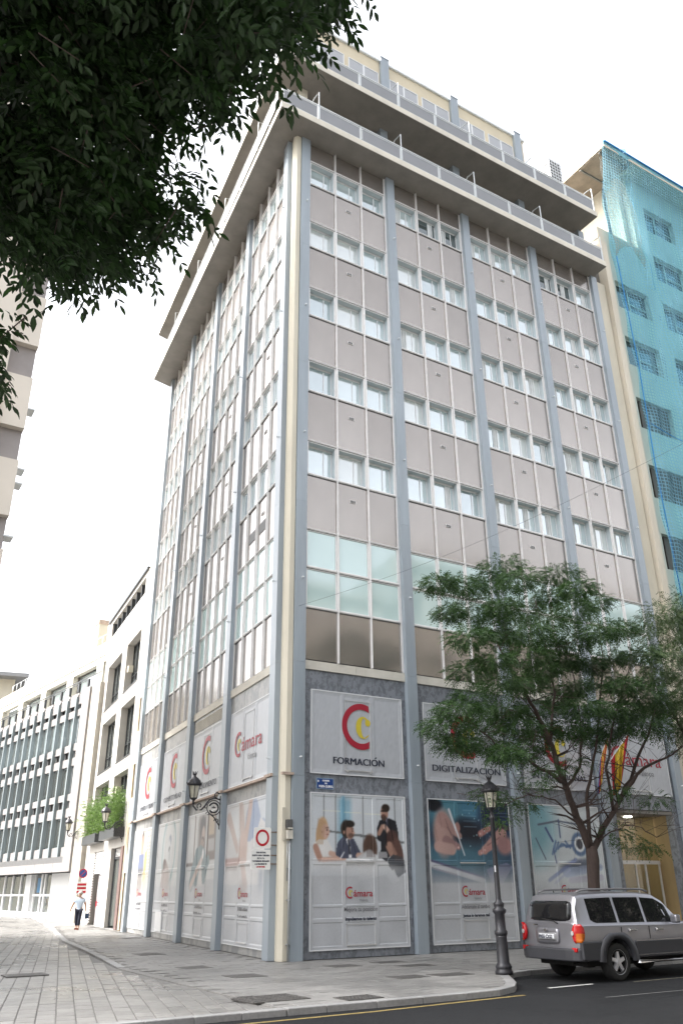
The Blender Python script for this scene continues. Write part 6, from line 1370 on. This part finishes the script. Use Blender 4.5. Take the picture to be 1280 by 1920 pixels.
NEAR_TUFTS = [(-12.36, -19.93, 5.82), (-11.77, -20.33, 5.98), (-11.84, -19.75, 5.84), (-12.72, -19.41, 5.21), (-12.92, -18.51, 6.34), (-12.85, -19.73, 5.85), (-11.7, -17.95, 6.23), (-12.83, -18.74, 6.9), (-11.59, -19.03, 6.82), (-10.74, -19.99, 7.61), (-11.17, -20.15, 6.07), (-12.84, -18.82, 7.18), (-12.09, -18.64, 5.46), (-12.49, -18.84, 5.76), (-11.62, -19.89, 5.8), (-11.97, -20.23, 5.98), (-12.89, -19.25, 6.17), (-11.43, -19.61, 6.11), (-12.19, -18.87, 5.92), (-11.94, -18.73, 7.32), (-12.36, -18.9, 5.82), (-11.48, -18.57, 5.63), (-11.17, -19.15, 7.43), (-10.88, -20.26, 6.77), (-11.91, -19.29, 5.14), (-12.65, -18.28, 6.6), (-12.82, -18.17, 5.97), (-11.59, -19.19, 6.4), (-11.69, -18.48, 6.35), (-12.02, -19.33, 5.29), (-12.71, -18.2, 5.67), (-11.91, -19.14, 4.95), (-12.82, -18.53, 6.35), (-12.35, -18.79, 6.48), (-12.7, -18.79, 6.9), (-12.44, -18.41, 6.62), (-11.59, -19.0, 7.4), (-12.1, -19.41, 5.45), (-11.55, -18.27, 6.83), (-12.12, -19.55, 5.78), (-12.68, -18.31, 6.03), (-12.66, -18.87, 7.09), (-12.37, -20.03, 5.96), (-12.96, -19.58, 5.8), (-12.76, -18.98, 6.12), (-12.72, -18.23, 5.3), (-11.63, -19.35, 7.34), (-12.45, -18.77, 6.68), (-12.3, -19.97, 5.9), (-11.95, -19.72, 5.45), (-12.28, -19.58, 6.03), (-11.28, -20.19, 6.36), (-11.87, -19.37, 7.11), (-12.43, -18.94, 5.14), (-11.57, -18.96, 5.57), (-13.05, -18.45, 6.89), (-12.27, -19.16, 5.24), (-12.58, -19.01, 6.71), (-11.19, -19.5, 6.25), (-11.76, -18.32, 5.47), (-11.37, -19.64, 7.05), (-12.44, -19.13, 4.81), (-12.77, -19.87, 5.95), (-11.32, -17.92, 6.04), (-11.78, -18.87, 5.24), (-11.2, -19.99, 6.55), (-12.46, -19.34, 6.12), (-12.48, -17.6, 5.82), (-12.17, -19.41, 5.73), (-11.33, -18.69, 5.51), (-11.84, -19.64, 5.47), (-11.98, -19.73, 6.94), (-12.06, -19.03, 7.3), (-12.73, -18.98, 4.87), (-12.19, -18.79, 6.24), (-12.65, -19.01, 5.54), (-11.52, -19.33, 6.12), (-11.61, -18.74, 6.03), (-11.94, -19.52, 5.54), (-11.59, -18.55, 5.38), (-10.83, -19.95, 6.73), (-12.63, -19.51, 5.33), (-12.48, -18.97, 5.24), (-11.69, -20.13, 6.14), (-12.04, -19.14, 6.03), (-12.59, -19.2, 5.76), (-12.59, -18.96, 6.43), (-11.45, -19.75, 7.42), (-13.02, -18.58, 6.55), (-12.78, -19.23, 6.1), (-12.5, -19.3, 6.7), (-11.06, -19.62, 7.0), (-11.44, -18.75, 6.1), (-12.61, -18.14, 5.49), (-11.92, -19.94, 5.91), (-12.77, -19.58, 5.94), (-12.33, -18.67, 7.07), (-12.02, -20.1, 5.78), (-12.54, -20.04, 5.89), (-12.5, -19.43, 5.43), (-10.95, -20.14, 6.93), (-11.61, -18.76, 5.54), (-12.12, -19.67, 5.78), (-12.43, -18.96, 6.84), (-12.3, -18.66, 6.51), (-12.31, -19.31, 6.07), (-13.03, -18.51, 6.45), (-13.11, -18.91, 7.17), (-11.57, -19.07, 5.95), (-11.81, -18.87, 6.91), (-11.91, -20.0, 6.58), (-11.46, -19.56, 6.63), (-11.66, -18.55, 7.07), (-12.07, -19.68, 6.57), (-11.24, -20.48, 5.84), (-12.23, -18.42, 5.32), (-12.91, -18.83, 5.79), (-12.7, -18.89, 6.35), (-12.89, -17.91, 5.9), (-10.84, -19.72, 6.92), (-12.47, -20.07, 5.82), (-11.94, -19.39, 6.28), (-12.16, -18.87, 5.45), (-12.74, -18.95, 6.9), (-12.62, -19.96, 5.72), (-11.0, -18.93, 7.3), (-11.08, -19.99, 7.38), (-12.82, -19.57, 6.2), (-12.2, -19.53, 6.31), (-12.11, -19.51, 6.29), (-11.57, -19.95, 6.33), (-12.32, -17.75, 6.33), (-12.47, -19.05, 6.07), (-12.74, -19.61, 5.25), (-12.83, -18.99, 7.38), (-10.6, -19.68, 7.51), (-11.96, -18.57, 5.57), (-12.58, -18.83, 6.45), (-11.29, -19.67, 7.62), (-11.08, -20.41, 6.68), (-11.7, -19.86, 5.92), (-12.57, -19.53, 6.52), (-12.75, -19.34, 5.14), (-12.7, -19.04, 5.67), (-12.23, -18.95, 5.21), (-11.54, -19.37, 5.68), (-12.37, -19.7, 5.99), (-12.73, -18.89, 6.54), (-12.03, -19.41, 7.28), (-11.12, -19.49, 7.27), (-11.19, -20.01, 6.86), (-11.57, -19.47, 5.77), (-11.97, -19.3, 5.6), (-11.8, -18.21, 6.57), (-12.0, -19.68, 5.58), (-12.77, -19.09, 5.22), (-11.81, -18.93, 7.09), (-11.97, -18.56, 5.76), (-12.45, -19.91, 6.25), (-11.4, -18.76, 7.14), (-11.6, -19.57, 7.56), (-11.71, -19.49, 6.85), (-12.27, -17.93, 6.64), (-10.8, -19.5, 7.08), (-11.75, -19.62, 6.26), (-12.4, -19.09, 5.44), (-12.55, -18.79, 4.83), (-12.83, -17.96, 6.46), (-11.31, -19.08, 5.45), (-11.58, -19.54, 6.58), (-12.25, -18.87, 6.42), (-12.18, -19.02, 6.67), (-12.07, -19.1, 5.38), (-12.94, -19.56, 5.7), (-11.45, -19.9, 5.53), (-10.96, -19.87, 7.41), (-12.28, -19.6, 6.8), (-12.55, -19.15, 5.33), (-11.34, -18.42, 6.29), (-12.47, -18.35, 6.05), (-12.57, -17.62, 6.25), (-12.03, -18.35, 6.36), (-11.14, -19.95, 6.15), (-11.7, -20.23, 5.66), (-12.37, -18.95, 4.83), (-11.29, -18.69, 5.95), (-11.91, -17.63, 6.26), (-11.27, -20.21, 5.57), (-12.69, -19.04, 5.03), (-11.43, -20.09, 6.58), (-13.02, -19.08, 6.62), (-12.2, -19.57, 6.68), (-11.42, -19.8, 6.5), (-11.22, -19.93, 7.11), (-12.7, -18.34, 5.35), (-11.15, -19.71, 6.09), (-12.56, -19.14, 4.79), (-11.71, -18.47, 6.62), (-11.11, -19.43, 7.66), (-12.7, -17.93, 5.4), (-11.24, -19.38, 6.08), (-12.06, -19.09, 4.84), (-12.47, -19.77, 5.8), (-11.89, -20.12, 6.0), (-12.38, -17.57, 6.19), (-11.57, -20.03, 6.54), (-11.13, -19.48, 6.82), (-12.15, -18.09, 6.52), (-12.39, -18.89, 5.38), (-10.88, -19.51, 7.38), (-12.76, -19.42, 6.52), (-11.77, -19.48, 7.27), (-11.53, -18.74, 6.81), (-11.16, -19.01, 7.34), (-11.99, -19.47, 6.02), (-11.0, -19.45, 7.1), (-12.28, -19.95, 5.74), (-10.87, -20.19, 6.26), (-12.64, -18.7, 5.4), (-11.61, -18.14, 5.6), (-12.91, -18.42, 6.85), (-12.32, -18.43, 6.61), (-11.13, -18.09, 6.26), (-12.54, -18.05, 6.75), (-11.32, -19.12, 7.15), (-12.14, -20.0, 6.35), (-11.89, -20.02, 6.0), (-11.48, -17.96, 6.09), (-11.59, -18.85, 6.44), (-11.01, -20.56, 6.57), (-11.45, -19.48, 5.85), (-11.81, -19.42, 5.17), (-11.28, -20.43, 6.05), (-12.14, -18.51, 5.31), (-12.21, -19.42, 5.95), (-12.19, -17.74, 6.11), (-12.04, -19.56, 6.35), (-12.6, -18.45, 5.78), (-11.65, -18.91, 6.83), (-11.22, -18.02, 6.42), (-11.96, -19.16, 4.79), (-12.14, -19.37, 7.19), (-10.97, -20.33, 6.43), (-11.13, -19.81, 7.59), (-11.44, -19.3, 6.32), (-12.73, -18.97, 7.43), (-11.94, -18.25, 6.64), (-11.99, -19.87, 5.84), (-13.15, -18.85, 7.08), (-11.59, -18.7, 5.13), (-12.18, -19.36, 6.79), (-11.71, -19.52, 7.48), (-11.31, -19.96, 6.2), (-11.55, -17.63, 6.23), (-12.2, -19.67, 5.95), (-13.04, -18.74, 6.93), (-11.77, -19.13, 5.2), (-11.59, -19.47, 6.99), (-12.43, -19.42, 6.69), (-11.3, -18.9, 6.41), (-12.85, -19.77, 5.98), (-11.92, -19.36, 7.25), (-11.86, -18.47, 5.79), (-12.27, -18.82, 6.05), (-10.93, -20.03, 6.91), (-11.67, -18.82, 5.67), (-12.22, -19.71, 6.77), (-12.75, -19.18, 6.05), (-12.37, -19.43, 7.12), (-12.06, -19.6, 5.36), (-11.87, -18.54, 6.02), (-11.76, -18.38, 6.56), (-11.76, -19.09, 7.05), (-11.28, -20.02, 5.85), (-12.35, -18.59, 5.82), (-12.6, -18.59, 6.11), (-12.13, -18.04, 6.41), (-10.77, -19.75, 6.78), (-11.7, -20.36, 6.05), (-13.12, -19.23, 6.71), (-12.57, -19.63, 6.2), (-10.91, -19.87, 6.84), (-12.29, -19.5, 6.79), (-12.89, -18.09, 5.91), (-12.75, -18.31, 6.89), (-11.89, -19.58, 5.8), (-11.33, -19.61, 6.13), (-12.6, -18.56, 7.13), (-12.41, -16.93, 5.4), (-12.36, -17.87, 4.96), (-12.22, -17.23, 5.56), (-12.07, -17.72, 5.1), (-12.15, -18.21, 4.63), (-12.53, -17.57, 4.99), (-12.49, -18.72, 4.39), (-12.28, -18.24, 4.6), (-12.34, -18.28, 4.82), (-12.21, -18.18, 4.75), (-12.54, -17.38, 4.96), (-12.16, -18.61, 4.6), (-12.44, -17.86, 5.05), (-12.44, -18.08, 4.78), (-12.45, -17.34, 5.03), (-12.28, -17.4, 5.33), (-12.63, -17.14, 5.52)]
MID_PADS = [(3.64, -4.32, 6.14), (3.52, -6.41, 7.57), (1.11, -6.12, 5.06), (5.58, -6.55, 9.81), (7.58, -6.55, 6.0), (3.61, -5.63, 5.74), (6.58, -4.81, 8.13), (4.43, -3.97, 10.53), (5.21, -4.7, 6.52), (1.12, -5.69, 9.44), (6.47, -6.33, 6.4), (1.88, -6.91, 4.77), (6.02, -6.73, 8.47), (1.02, -6.9, 7.58), (5.49, -3.49, 9.08), (1.7, -6.97, 7.04), (8.26, -5.15, 8.35), (7.48, -3.38, 7.27), (6.6, -6.85, 6.96), (3.91, -3.51, 7.0), (5.22, -5.94, 5.8), (3.99, -3.81, 9.66), (8.99, -4.1, 7.94), (4.35, -4.99, 5.3), (11.01, -4.66, 7.18), (6.68, -4.39, 10.32), (6.39, -5.6, 9.49), (8.4, -6.29, 8.23), (3.68, -5.99, 6.88), (2.61, -6.49, 8.76), (8.24, -4.08, 6.07), (4.9, -5.77, 8.84), (4.85, -5.56, 7.45), (6.25, -5.58, 8.55), (4.48, -4.66, 10.87), (3.3, -6.46, 9.65), (5.21, -6.53, 6.26), (0.76, -6.08, 5.45), (12.47, -3.37, 8.55), (4.18, -3.34, 5.71), (2.69, -4.16, 9.24), (2.58, -6.38, 6.66), (7.28, -6.39, 8.82), (7.56, -4.86, 8.09), (6.14, -4.6, 8.59), (7.76, -5.26, 6.09), (3.88, -3.37, 7.79), (6.6, -5.0, 7.23), (3.39, -5.36, 6.22), (9.31, -4.64, 6.87), (8.72, -4.4, 10.49), (5.75, -3.98, 9.88), (3.11, -4.37, 10.12), (0.98, -6.32, 5.85), (6.24, -3.8, 6.08), (4.79, -3.51, 9.33), (6.47, -5.03, 10.86), (7.66, -6.55, 6.86), (3.46, -6.47, 8.17)]
LOW_PADS = [(1.92, -6.14, 3.88), (4.09, -4.38, 3.99), (4.88, -4.26, 3.89), (3.96, -4.25, 3.51), (3.44, -6.18, 4.27), (7.08, -5.35, 3.18), (8.14, -4.94, 2.93), (9.6, -4.36, 2.83), (6.72, -6.05, 4.17), (8.0, -6.14, 4.0), (4.18, -6.06, 4.66), (5.82, -5.37, 4.98)]
RIGHT_PADS = [(11.57, -6.08, 9.24), (15.37, -6.99, 7.18), (12.62, -4.72, 8.38), (9.54, -6.27, 9.08), (15.61, -4.1, 7.96), (14.5, -4.67, 6.9), (14.5, -4.5, 9.12), (15.51, -6.57, 10.24), (12.61, -6.06, 9.89), (13.17, -6.44, 5.86), (14.23, -6.27, 6.4), (12.43, -4.63, 6.55), (8.68, -6.57, 6.68), (15.23, -3.35, 9.51), (10.45, -6.52, 7.28), (15.03, -6.8, 9.41), (12.67, -5.3, 8.26), (14.51, -5.8, 8.03), (13.94, -4.12, 6.24), (15.38, -5.01, 8.8), (13.47, -6.39, 7.08), (8.93, -6.76, 7.1), (11.65, -5.04, 9.09), (10.28, -6.79, 10.11), (15.27, -6.23, 6.6), (11.93, -4.14, 6.63), (12.36, -6.56, 8.79), (17.15, -5.21, 11.73), (8.21, -6.95, 7.89), (17.28, -6.3, 6.71), (10.24, -6.8, 6.64), (11.67, -5.04, 7.02), (14.16, -3.69, 10.84), (16.17, -5.65, 6.18), (17.43, -4.65, 10.13), (12.38, -6.75, 9.42), (14.83, -4.82, 8.38), (10.4, -6.77, 6.18), (15.19, -6.09, 10.32), (11.69, -6.25, 10.08), (13.64, -5.42, 6.21), (12.43, -4.23, 8.73), (16.14, -4.39, 6.95), (11.7, -6.31, 7.55), (15.13, -5.3, 11.45), (9.52, -6.51, 9.64), (11.03, -4.71, 10.03), (16.06, -3.68, 10.38), (16.31, -5.01, 9.29), (11.53, -5.17, 5.86)]
LIMBS = [([(6.27, -5.2, 2.73), (5.74, -5.3, 3.56), (5.2, -5.5, 4.43), (4.72, -5.7, 5.29), (4.03, -5.9, 6.21), (3.22, -6.1, 6.96), (2.57, -6.2, 7.88)], 0.13), ([(6.23, -5.2, 2.75), (6.55, -5.0, 4.04), (7.23, -4.8, 5.13), (7.96, -4.6, 6.64), (8.57, -4.5, 8.25), (8.76, -4.4, 9.91)], 0.07), ([(6.36, -5.2, 2.78), (7.36, -5.2, 3.76), (8.35, -5.1, 4.7), (9.66, -4.9, 6.08), (10.9, -4.8, 7.75)], 0.11), ([(7.79, -5.2, 4.19), (8.53, -5.5, 4.98), (9.57, -5.8, 5.39), (10.77, -6.0, 6.17)], 0.06), ([(5.23, -5.5, 4.36), (4.04, -5.8, 4.68), (3.33, -6.0, 4.99), (2.17, -6.3, 5.06), (1.19, -6.5, 5.58)], 0.06), ([(5.39, -5.4, 4.26), (6.39, -5.0, 4.91), (7.09, -4.6, 5.92), (7.53, -4.2, 7.33), (7.56, -4.0, 9.11)], 0.05), ([(6.55, -5.2, 2.89), (6.59, -5.8, 3.21), (7.12, -6.1, 3.34), (7.67, -6.3, 3.0)], 0.03), ([(6.01, -5.2, 3.37), (4.5, -5.8, 3.89), (3.19, -6.2, 3.93), (2.27, -6.3, 3.63)], 0.03), ([(7.36, -5.2, 3.76), (6.94, -5.5, 4.88), (7.21, -5.8, 6.22), (8.15, -5.9, 7.89)], 0.05), ([(4.63, -5.7, 5.36), (5.36, -5.4, 6.88), (5.48, -5.1, 8.56), (5.34, -5.0, 9.91)], 0.045)]
# ================================================================= trees and plants
def leafmat(name, c1, c2, trans=.35, rough=.45):
    m = bpy.data.materials.new(name); m.use_nodes = True; nt = m.node_tree; b = nt.nodes['Principled BSDF']; b.inputs['Roughness'].default_value = rough; L = nt.links
    geo = nt.nodes.new('ShaderNodeNewGeometry'); cr = nt.nodes.new('ShaderNodeValToRGB'); cr.color_ramp.elements[0].color = (*c1, 1); cr.color_ramp.elements[1].color = (*c2, 1)
    L.new(geo.outputs['Random Per Island'], cr.inputs[0]); L.new(cr.outputs[0], b.inputs['Base Color'])
    tl = nt.nodes.new('ShaderNodeBsdfTranslucent'); mx = nt.nodes.new('ShaderNodeMixShader'); mx.inputs[0].default_value = trans
    L.new(cr.outputs[0], tl.inputs[0]); L.new(b.outputs[0], mx.inputs[1]); L.new(tl.outputs[0], mx.inputs[2]); L.new(mx.outputs[0], nt.nodes['Material Output'].inputs[0]); return m
BARK = mat('bark_dark', (.060, .042, .036), .9, 0, .3, 8, .6, 30, streak=.3)
def leaflet(fine):
    """unit leaflet along +x, normal +z"""
    if fine:
        V = [(0, 0, 0), (.22, .13, .02), (.5, .19, .035), (.78, .11, .01), (1, 0, -.08), (.78, -.11, .01), (.5, -.19, .035), (.22, -.13, .02), (.35, 0, -.015), (.7, 0, -.03)]
        F = [(0, 8, 1), (1, 8, 2), (8, 9, 2), (2, 9, 3), (3, 9, 4), (0, 7, 8), (7, 6, 8), (8, 6, 9), (6, 5, 9), (5, 4, 9)]
    else:
        V = [(0, 0, 0), (.45, .20, .03), (1, 0, -.05), (.45, -.20, .03)]; F = [(0, 2, 1), (0, 3, 2)]
    return np.array(V, float), F
def basis(d, nrm):
    d = d/np.linalg.norm(d, axis=-1, keepdims=True); s = np.cross(nrm, d); s /= np.linalg.norm(s, axis=-1, keepdims=True)+1e-9; n = np.cross(d, s); return d, s, n
DROOP = .2
def compound_leaves(P, D, ln, pairs, lf, rng):
    """P base points, D directions: pinnate leaves -> arrays of leaflet (pos, dir, normal, len)"""
    N = len(P); upv = np.tile([0, 0, 1.0], (N, 1))+rng.normal(0, .35, (N, 3)); d, s, n = basis(D, upv)
    out = []
    for k in range(pairs):
        t = (k+.8)/(pairs+.3); droop = -DROOP*t*t
        base = P+d*(ln*t)[:, None]; base[:, 2] += (ln*droop)
        for sg in (-1, 1):
            dd = d*.62+s*sg*.78; dd[:, 2] -= .25+.3*t; dd += rng.normal(0, .12, (N, 3))
            out.append((base, dd, n+rng.normal(0, .25, (N, 3)), lf*rng.uniform(.75, 1.1, N)*(1-.25*abs(t-.5))))
    base = P+d*(ln)[:, None]; base[:, 2] -= ln*.35; dd = d.copy(); dd[:, 2] -= .6; out.append((base, dd, n, lf*rng.uniform(.9, 1.15, N)))
    return [np.concatenate([o[i] for o in out]) for i in range(4)]
def leaf_object(name, pos, dr, nr, ln, m, parent, fine, kind='stuff'):
    V0, F0 = leaflet(fine); d, s, n = basis(dr, nr); K = len(pos)
    V = pos[:, None, :]+ln[:, None, None]*(V0[None, :, 0:1]*d[:, None, :]+V0[None, :, 1:2]*s[:, None, :]+V0[None, :, 2:3]*n[:, None, :])
    w = np.array(parent.location); V = V.reshape(-1, 3)-w
    tri = np.array(F0, int); F = (tri[None]+np.arange(K)[:, None, None]*len(V0)).reshape(-1, 3)
    me = bpy.data.meshes.new(name); me.vertices.add(len(V)); me.vertices.foreach_set('co', V.ravel()); me.loops.add(len(F)*3); me.loops.foreach_set('vertex_index', F.ravel())
    me.polygons.add(len(F)); me.polygons.foreach_set('loop_start', np.arange(0, len(F)*3, 3)); me.polygons.foreach_set('loop_total', np.full(len(F), 3)); me.materials.append(m); me.update(calc_edges=True); me.validate()
    o = bpy.data.objects.new(name, me); COL.objects.link(o); o.parent = parent
    if kind: o['kind'] = kind
    return o
def pad_leaves(centers, rx, rz, per, rng):
    P = []; D = []
    for c in centers:
        r = rng.uniform(.75, 1.25); v = rng.normal(0, 1, (per, 3)); v /= np.linalg.norm(v, axis=1, keepdims=True); q = rng.uniform(.25, 1, per)**.6
        p = np.array(c)+v*q[:, None]*np.array([rx*r, rx*r, rz*r]); d = v*np.array([1, 1, .25])+rng.normal(0, .35, (per, 3)); d[:, 2] -= .12
        P.append(p); D.append(d)
    return np.concatenate(P), np.concatenate(D)
def limb_mesh(mb, pts, r0, rng, twigs=True):
    n = len(pts); pp = []
    for a, b in zip(pts, pts[1:]):
        for k in range(4): pp.append(tuple(np.array(a)+(np.array(b)-np.array(a))*k/4+rng.normal(0, .018, 3)))
    pp.append(pts[-1]); N = len(pp); mb.tube(pp, [max(.012, r0*(1-.85*i/(N-1))) for i in range(N)], 8)
    if twigs:
        for i in range(N//4, N, 2):
            for _ in range(2):
                d = rng.normal(0, 1, 3); d[2] = abs(d[2])*.6+.1; d /= np.linalg.norm(d); l = rng.uniform(.6, 1.3); p = np.array(pp[i]); r = max(.008, r0*(1-.85*i/(N-1))*.4)
                m1 = p+d*l*.5+rng.normal(0, .06, 3); m2 = p+d*l+rng.normal(0, .12, 3); mb.tube([tuple(p), tuple(m1), tuple(m2)], [r, r*.6, .005], 5)
                for _2 in range(2):
                    e = d+rng.normal(0, .6, 3); q = m1+e*rng.uniform(.3, .6); mb.tube([tuple(m1), tuple(q)], [r*.5, .003], 4)
# --- street tree behind the car
rg = np.random.default_rng(5)
LF1 = leafmat('street_tree_leaves', (.020, .050, .014), (.062, .130, .032), .35)
LF2 = leafmat('right_tree_leaves', (.022, .050, .015), (.080, .125, .034), .25)
T1 = empty('street_tree', (6.1, -5.1, 0), 'spreading street tree with a forked dark trunk behind the silver car', 'tree')
mb = MB(); mb.tube([(6.1, -5.1, -.02), (6.12, -5.12, .5), (6.18, -5.16, 1.4), (6.2, -5.2, 1.95), (6.27, -5.2, 2.45), (6.27, -5.2, 2.8)], [.24, .19, .165, .16, .175, .15], 14)
mb.build('trunk', BARK, T1)
for pts, r0 in LIMBS:
    mb = MB(); p0 = (6.27, -5.2, 2.6); limb_mesh(mb, ([p0] if pts[0][2] < 3.0 else [])+list(pts), r0, rg); mb.build('limb', BARK, T1)
P, D = pad_leaves(MID_PADS, .62, .24, 300, rg); P2, D2 = pad_leaves(LOW_PADS, .42, .18, 60, rg); P = np.concatenate([P, P2]); D = np.concatenate([D, D2])
a = compound_leaves(P, D, rg.uniform(.16, .30, len(P)), 5, .072, rg); leaf_object('crown', *a, LF1, T1, False)
T2 = empty('street_tree', (13.6, -5.2, 0), 'second street tree, cut off by the right edge of the picture', 'tree')
mb = MB(); mb.tube([(13.6, -5.2, 0), (13.5, -5.2, 2.2), (13.2, -5.2, 4.5)], [.22, .16, .13], 12); mb.build('trunk', BARK, T2)
for k in range(7):
    a_ = 2*math.pi*k/7; mb = MB(); limb_mesh(mb, [(13.3, -5.2, 3.6), (13.3+1.2*math.cos(a_), -5.2+1.0*math.sin(a_), 5.6), (13.2+2.4*math.cos(a_), -5.2+1.8*math.sin(a_), 8.0)], .09, rg); mb.build('limb', BARK, T2)
P, D = pad_leaves(RIGHT_PADS, .80, .34, 250, rg); a = compound_leaves(P, D, rg.uniform(.18, .32, len(P)), 5, .066, rg); leaf_object('crown', *a, LF2, T2, False)
T4 = None  # unseen tree row, added to shade the road and the car
for i, (x, y, rz_, lab) in enumerate(((4.5, -17.2, 40, 'street tree on the opposite pavement, nearest to the viewer of the right hand row'), (12.5, -17.0, 130, 'street tree on the opposite pavement, middle of the right hand row'), (20.5, -17.0, 250, 'street tree on the opposite pavement, far end of the right hand row'))):  # all of these are added trees out of view, for shade
    if T4 is None:
        T4 = empty('street_tree', (x, y, 0), lab, 'tree', 'trees on the opposite pavement'); mb = MB(); mb.tube([(x, y, 0), (x+.1, y, 2), (x, y, 4.5)], [.24, .18, .14], 12); mb.build('trunk', BARK, T4)  # added unseen shade tree, copied for the rest of the row
        for k in range(6):
            a_ = 2*math.pi*k/6; mb = MB(); limb_mesh(mb, [(x, y, 3.8), (x+1.2*math.cos(a_), y+1.2*math.sin(a_), 5.5), (x+2.4*math.cos(a_), y+2.4*math.sin(a_), 7.6)], .09, rg); mb.build('limb', BARK, T4)
        pc = [(x+3.3*math.cos(t_)*q_, y+3.3*math.sin(t_)*q_, 7.4+2.6*w_) for t_, q_, w_ in zip(rg.uniform(0, 6.28, 90), rg.uniform(0, 1, 90)**.5, rg.uniform(-1, 1, 90))]
        P, D = pad_leaves(pc, .9, .4, 60, rg); a = compound_leaves(P, D, rg.uniform(.3, .45, len(P)), 4, .14, rg); leaf_object('crown', *a, LF1, T4, False); continue
    c_ = T4.copy(); COL.objects.link(c_); c_.location = (x, y, 0); c_.rotation_euler = (0, 0, R(rz_)); c_['label'] = lab
    for ch_ in list(T4.children):
        d_ = ch_.copy(); COL.objects.link(d_); d_.parent = c_
# --- near tree whose branches hang into the top left of the view
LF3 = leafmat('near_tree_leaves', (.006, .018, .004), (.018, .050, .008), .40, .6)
T3 = empty('near_tree', (-17.2, -19.3, 0), 'dark leafy tree overhanging the top left of the picture', 'tree')
mb = MB(); mb.tube([(-17.2, -19.3, -.02), (-17.1, -19.3, 1.5), (-17.0, -19.3, 3.4)], [.32, .24, .2], 14); mb.build('trunk', BARK, T3)
for tx, ty, tz in ((-11.6, -19.6, 6.4), (-12.4, -18.2, 5.6), (-13.2, -20.2, 6.6), (-10.4, -19.9, 7.6), (-12.9, -18.9, 5.0), (-12.2, -20.4, 7.2)):
    mb = MB(); A_ = np.array((-17.0, -19.3, 3.3)); B_ = np.array((tx, ty, tz)); M1 = A_+(B_-A_)*.4+np.array((0, 0, .8)); limb_mesh(mb, [tuple(A_), tuple(M1), tuple(B_)], .07, rg, False); mb.build('limb', BARK, T3)
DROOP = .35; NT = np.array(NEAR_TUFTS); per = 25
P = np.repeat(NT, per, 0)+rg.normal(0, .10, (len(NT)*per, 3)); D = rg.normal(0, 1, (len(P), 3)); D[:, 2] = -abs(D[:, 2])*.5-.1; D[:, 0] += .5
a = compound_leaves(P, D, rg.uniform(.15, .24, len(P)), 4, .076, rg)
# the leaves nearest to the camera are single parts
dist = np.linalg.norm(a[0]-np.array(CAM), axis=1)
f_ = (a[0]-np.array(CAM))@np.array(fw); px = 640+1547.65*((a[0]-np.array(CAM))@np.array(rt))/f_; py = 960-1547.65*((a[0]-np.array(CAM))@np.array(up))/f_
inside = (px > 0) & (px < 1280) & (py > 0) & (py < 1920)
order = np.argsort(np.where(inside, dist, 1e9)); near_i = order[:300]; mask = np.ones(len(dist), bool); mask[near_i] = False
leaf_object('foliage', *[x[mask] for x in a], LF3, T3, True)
V0, F0 = leaflet(True); lm = bpy.data.meshes.new('leaf'); lm.from_pydata(V0.tolist(), [], F0); lm.materials.append(LF3); lm.update()
d, s, n = basis(a[1][near_i], a[2][near_i])
for i, q in enumerate(near_i):
    o = bpy.data.objects.new('leaf', lm); COL.objects.link(o); o.parent = T3; l = a[3][q]; p = a[0][q]-np.array(T3.location)
    o.matrix_local = Matrix(((d[i][0]*l, s[i][0]*l, n[i][0]*l, p[0]), (d[i][1]*l, s[i][1]*l, n[i][1]*l, p[1]), (d[i][2]*l, s[i][2]*l, n[i][2]*l, p[2]), (0, 0, 0, 1)))
mb = MB(); k3 = rg.choice(len(P), 500, replace=False)
for i in k3: e = P[i]+D[i]/np.linalg.norm(D[i])*.2-np.array([0, 0, .05]); mb.tube([tuple(P[i]-D[i]*.05), tuple(e)], [.004, .002], 4)
tag(mb.build('twigs', BARK, T3), kind='stuff')
# --- plants in window boxes
LF4 = leafmat('bamboo_leaves', (.06, .12, .02), (.16, .26, .06), .4)
for (u0, u1, lab) in ((23.0, 27.4, 'right hand window box full of bright green bamboo-like plants'), (28.8, 33.6, 'left hand window box full of bright green bamboo-like plants')):
    pb = empty('window_planter', FL.p((u0+u1)/2, .2, 4.4), lab, 'planter', 'planters on the pale building'); piece('box', FL, [(u0, u1, .02, .55, 4.35, 4.85)], DKF, pb)
    N = 1500; uu = rg.uniform(u0, u1, N); zz = 4.8+rg.uniform(0, 1, N)**.8*(1.9+.35*np.sin(uu*2.1)); oo = .28+rg.normal(0, .22, N)*(1+.3*(zz-4.8)); P = np.array([FL.p(a_, b_, c_) for a_, b_, c_ in zip(uu, oo, zz)]); D = rg.normal(0, 1, (N, 3)); D[:, 2] = abs(D[:, 2])*.4
    a = compound_leaves(P, D, rg.uniform(.15, .3, N), 3, .10, rg); leaf_object('foliage', *a, LF4, pb, False)
    mb = MB(FL)
    for k in range(40): u = random.uniform(u0, u1); mb.tube([(u, .28, 4.8), (u+random.uniform(-.2, .2), .28+random.uniform(-.2, .2), 6.6)], [.012, .004], 4)
    tag(mb.build('stems', LF4, pb), kind='stuff')
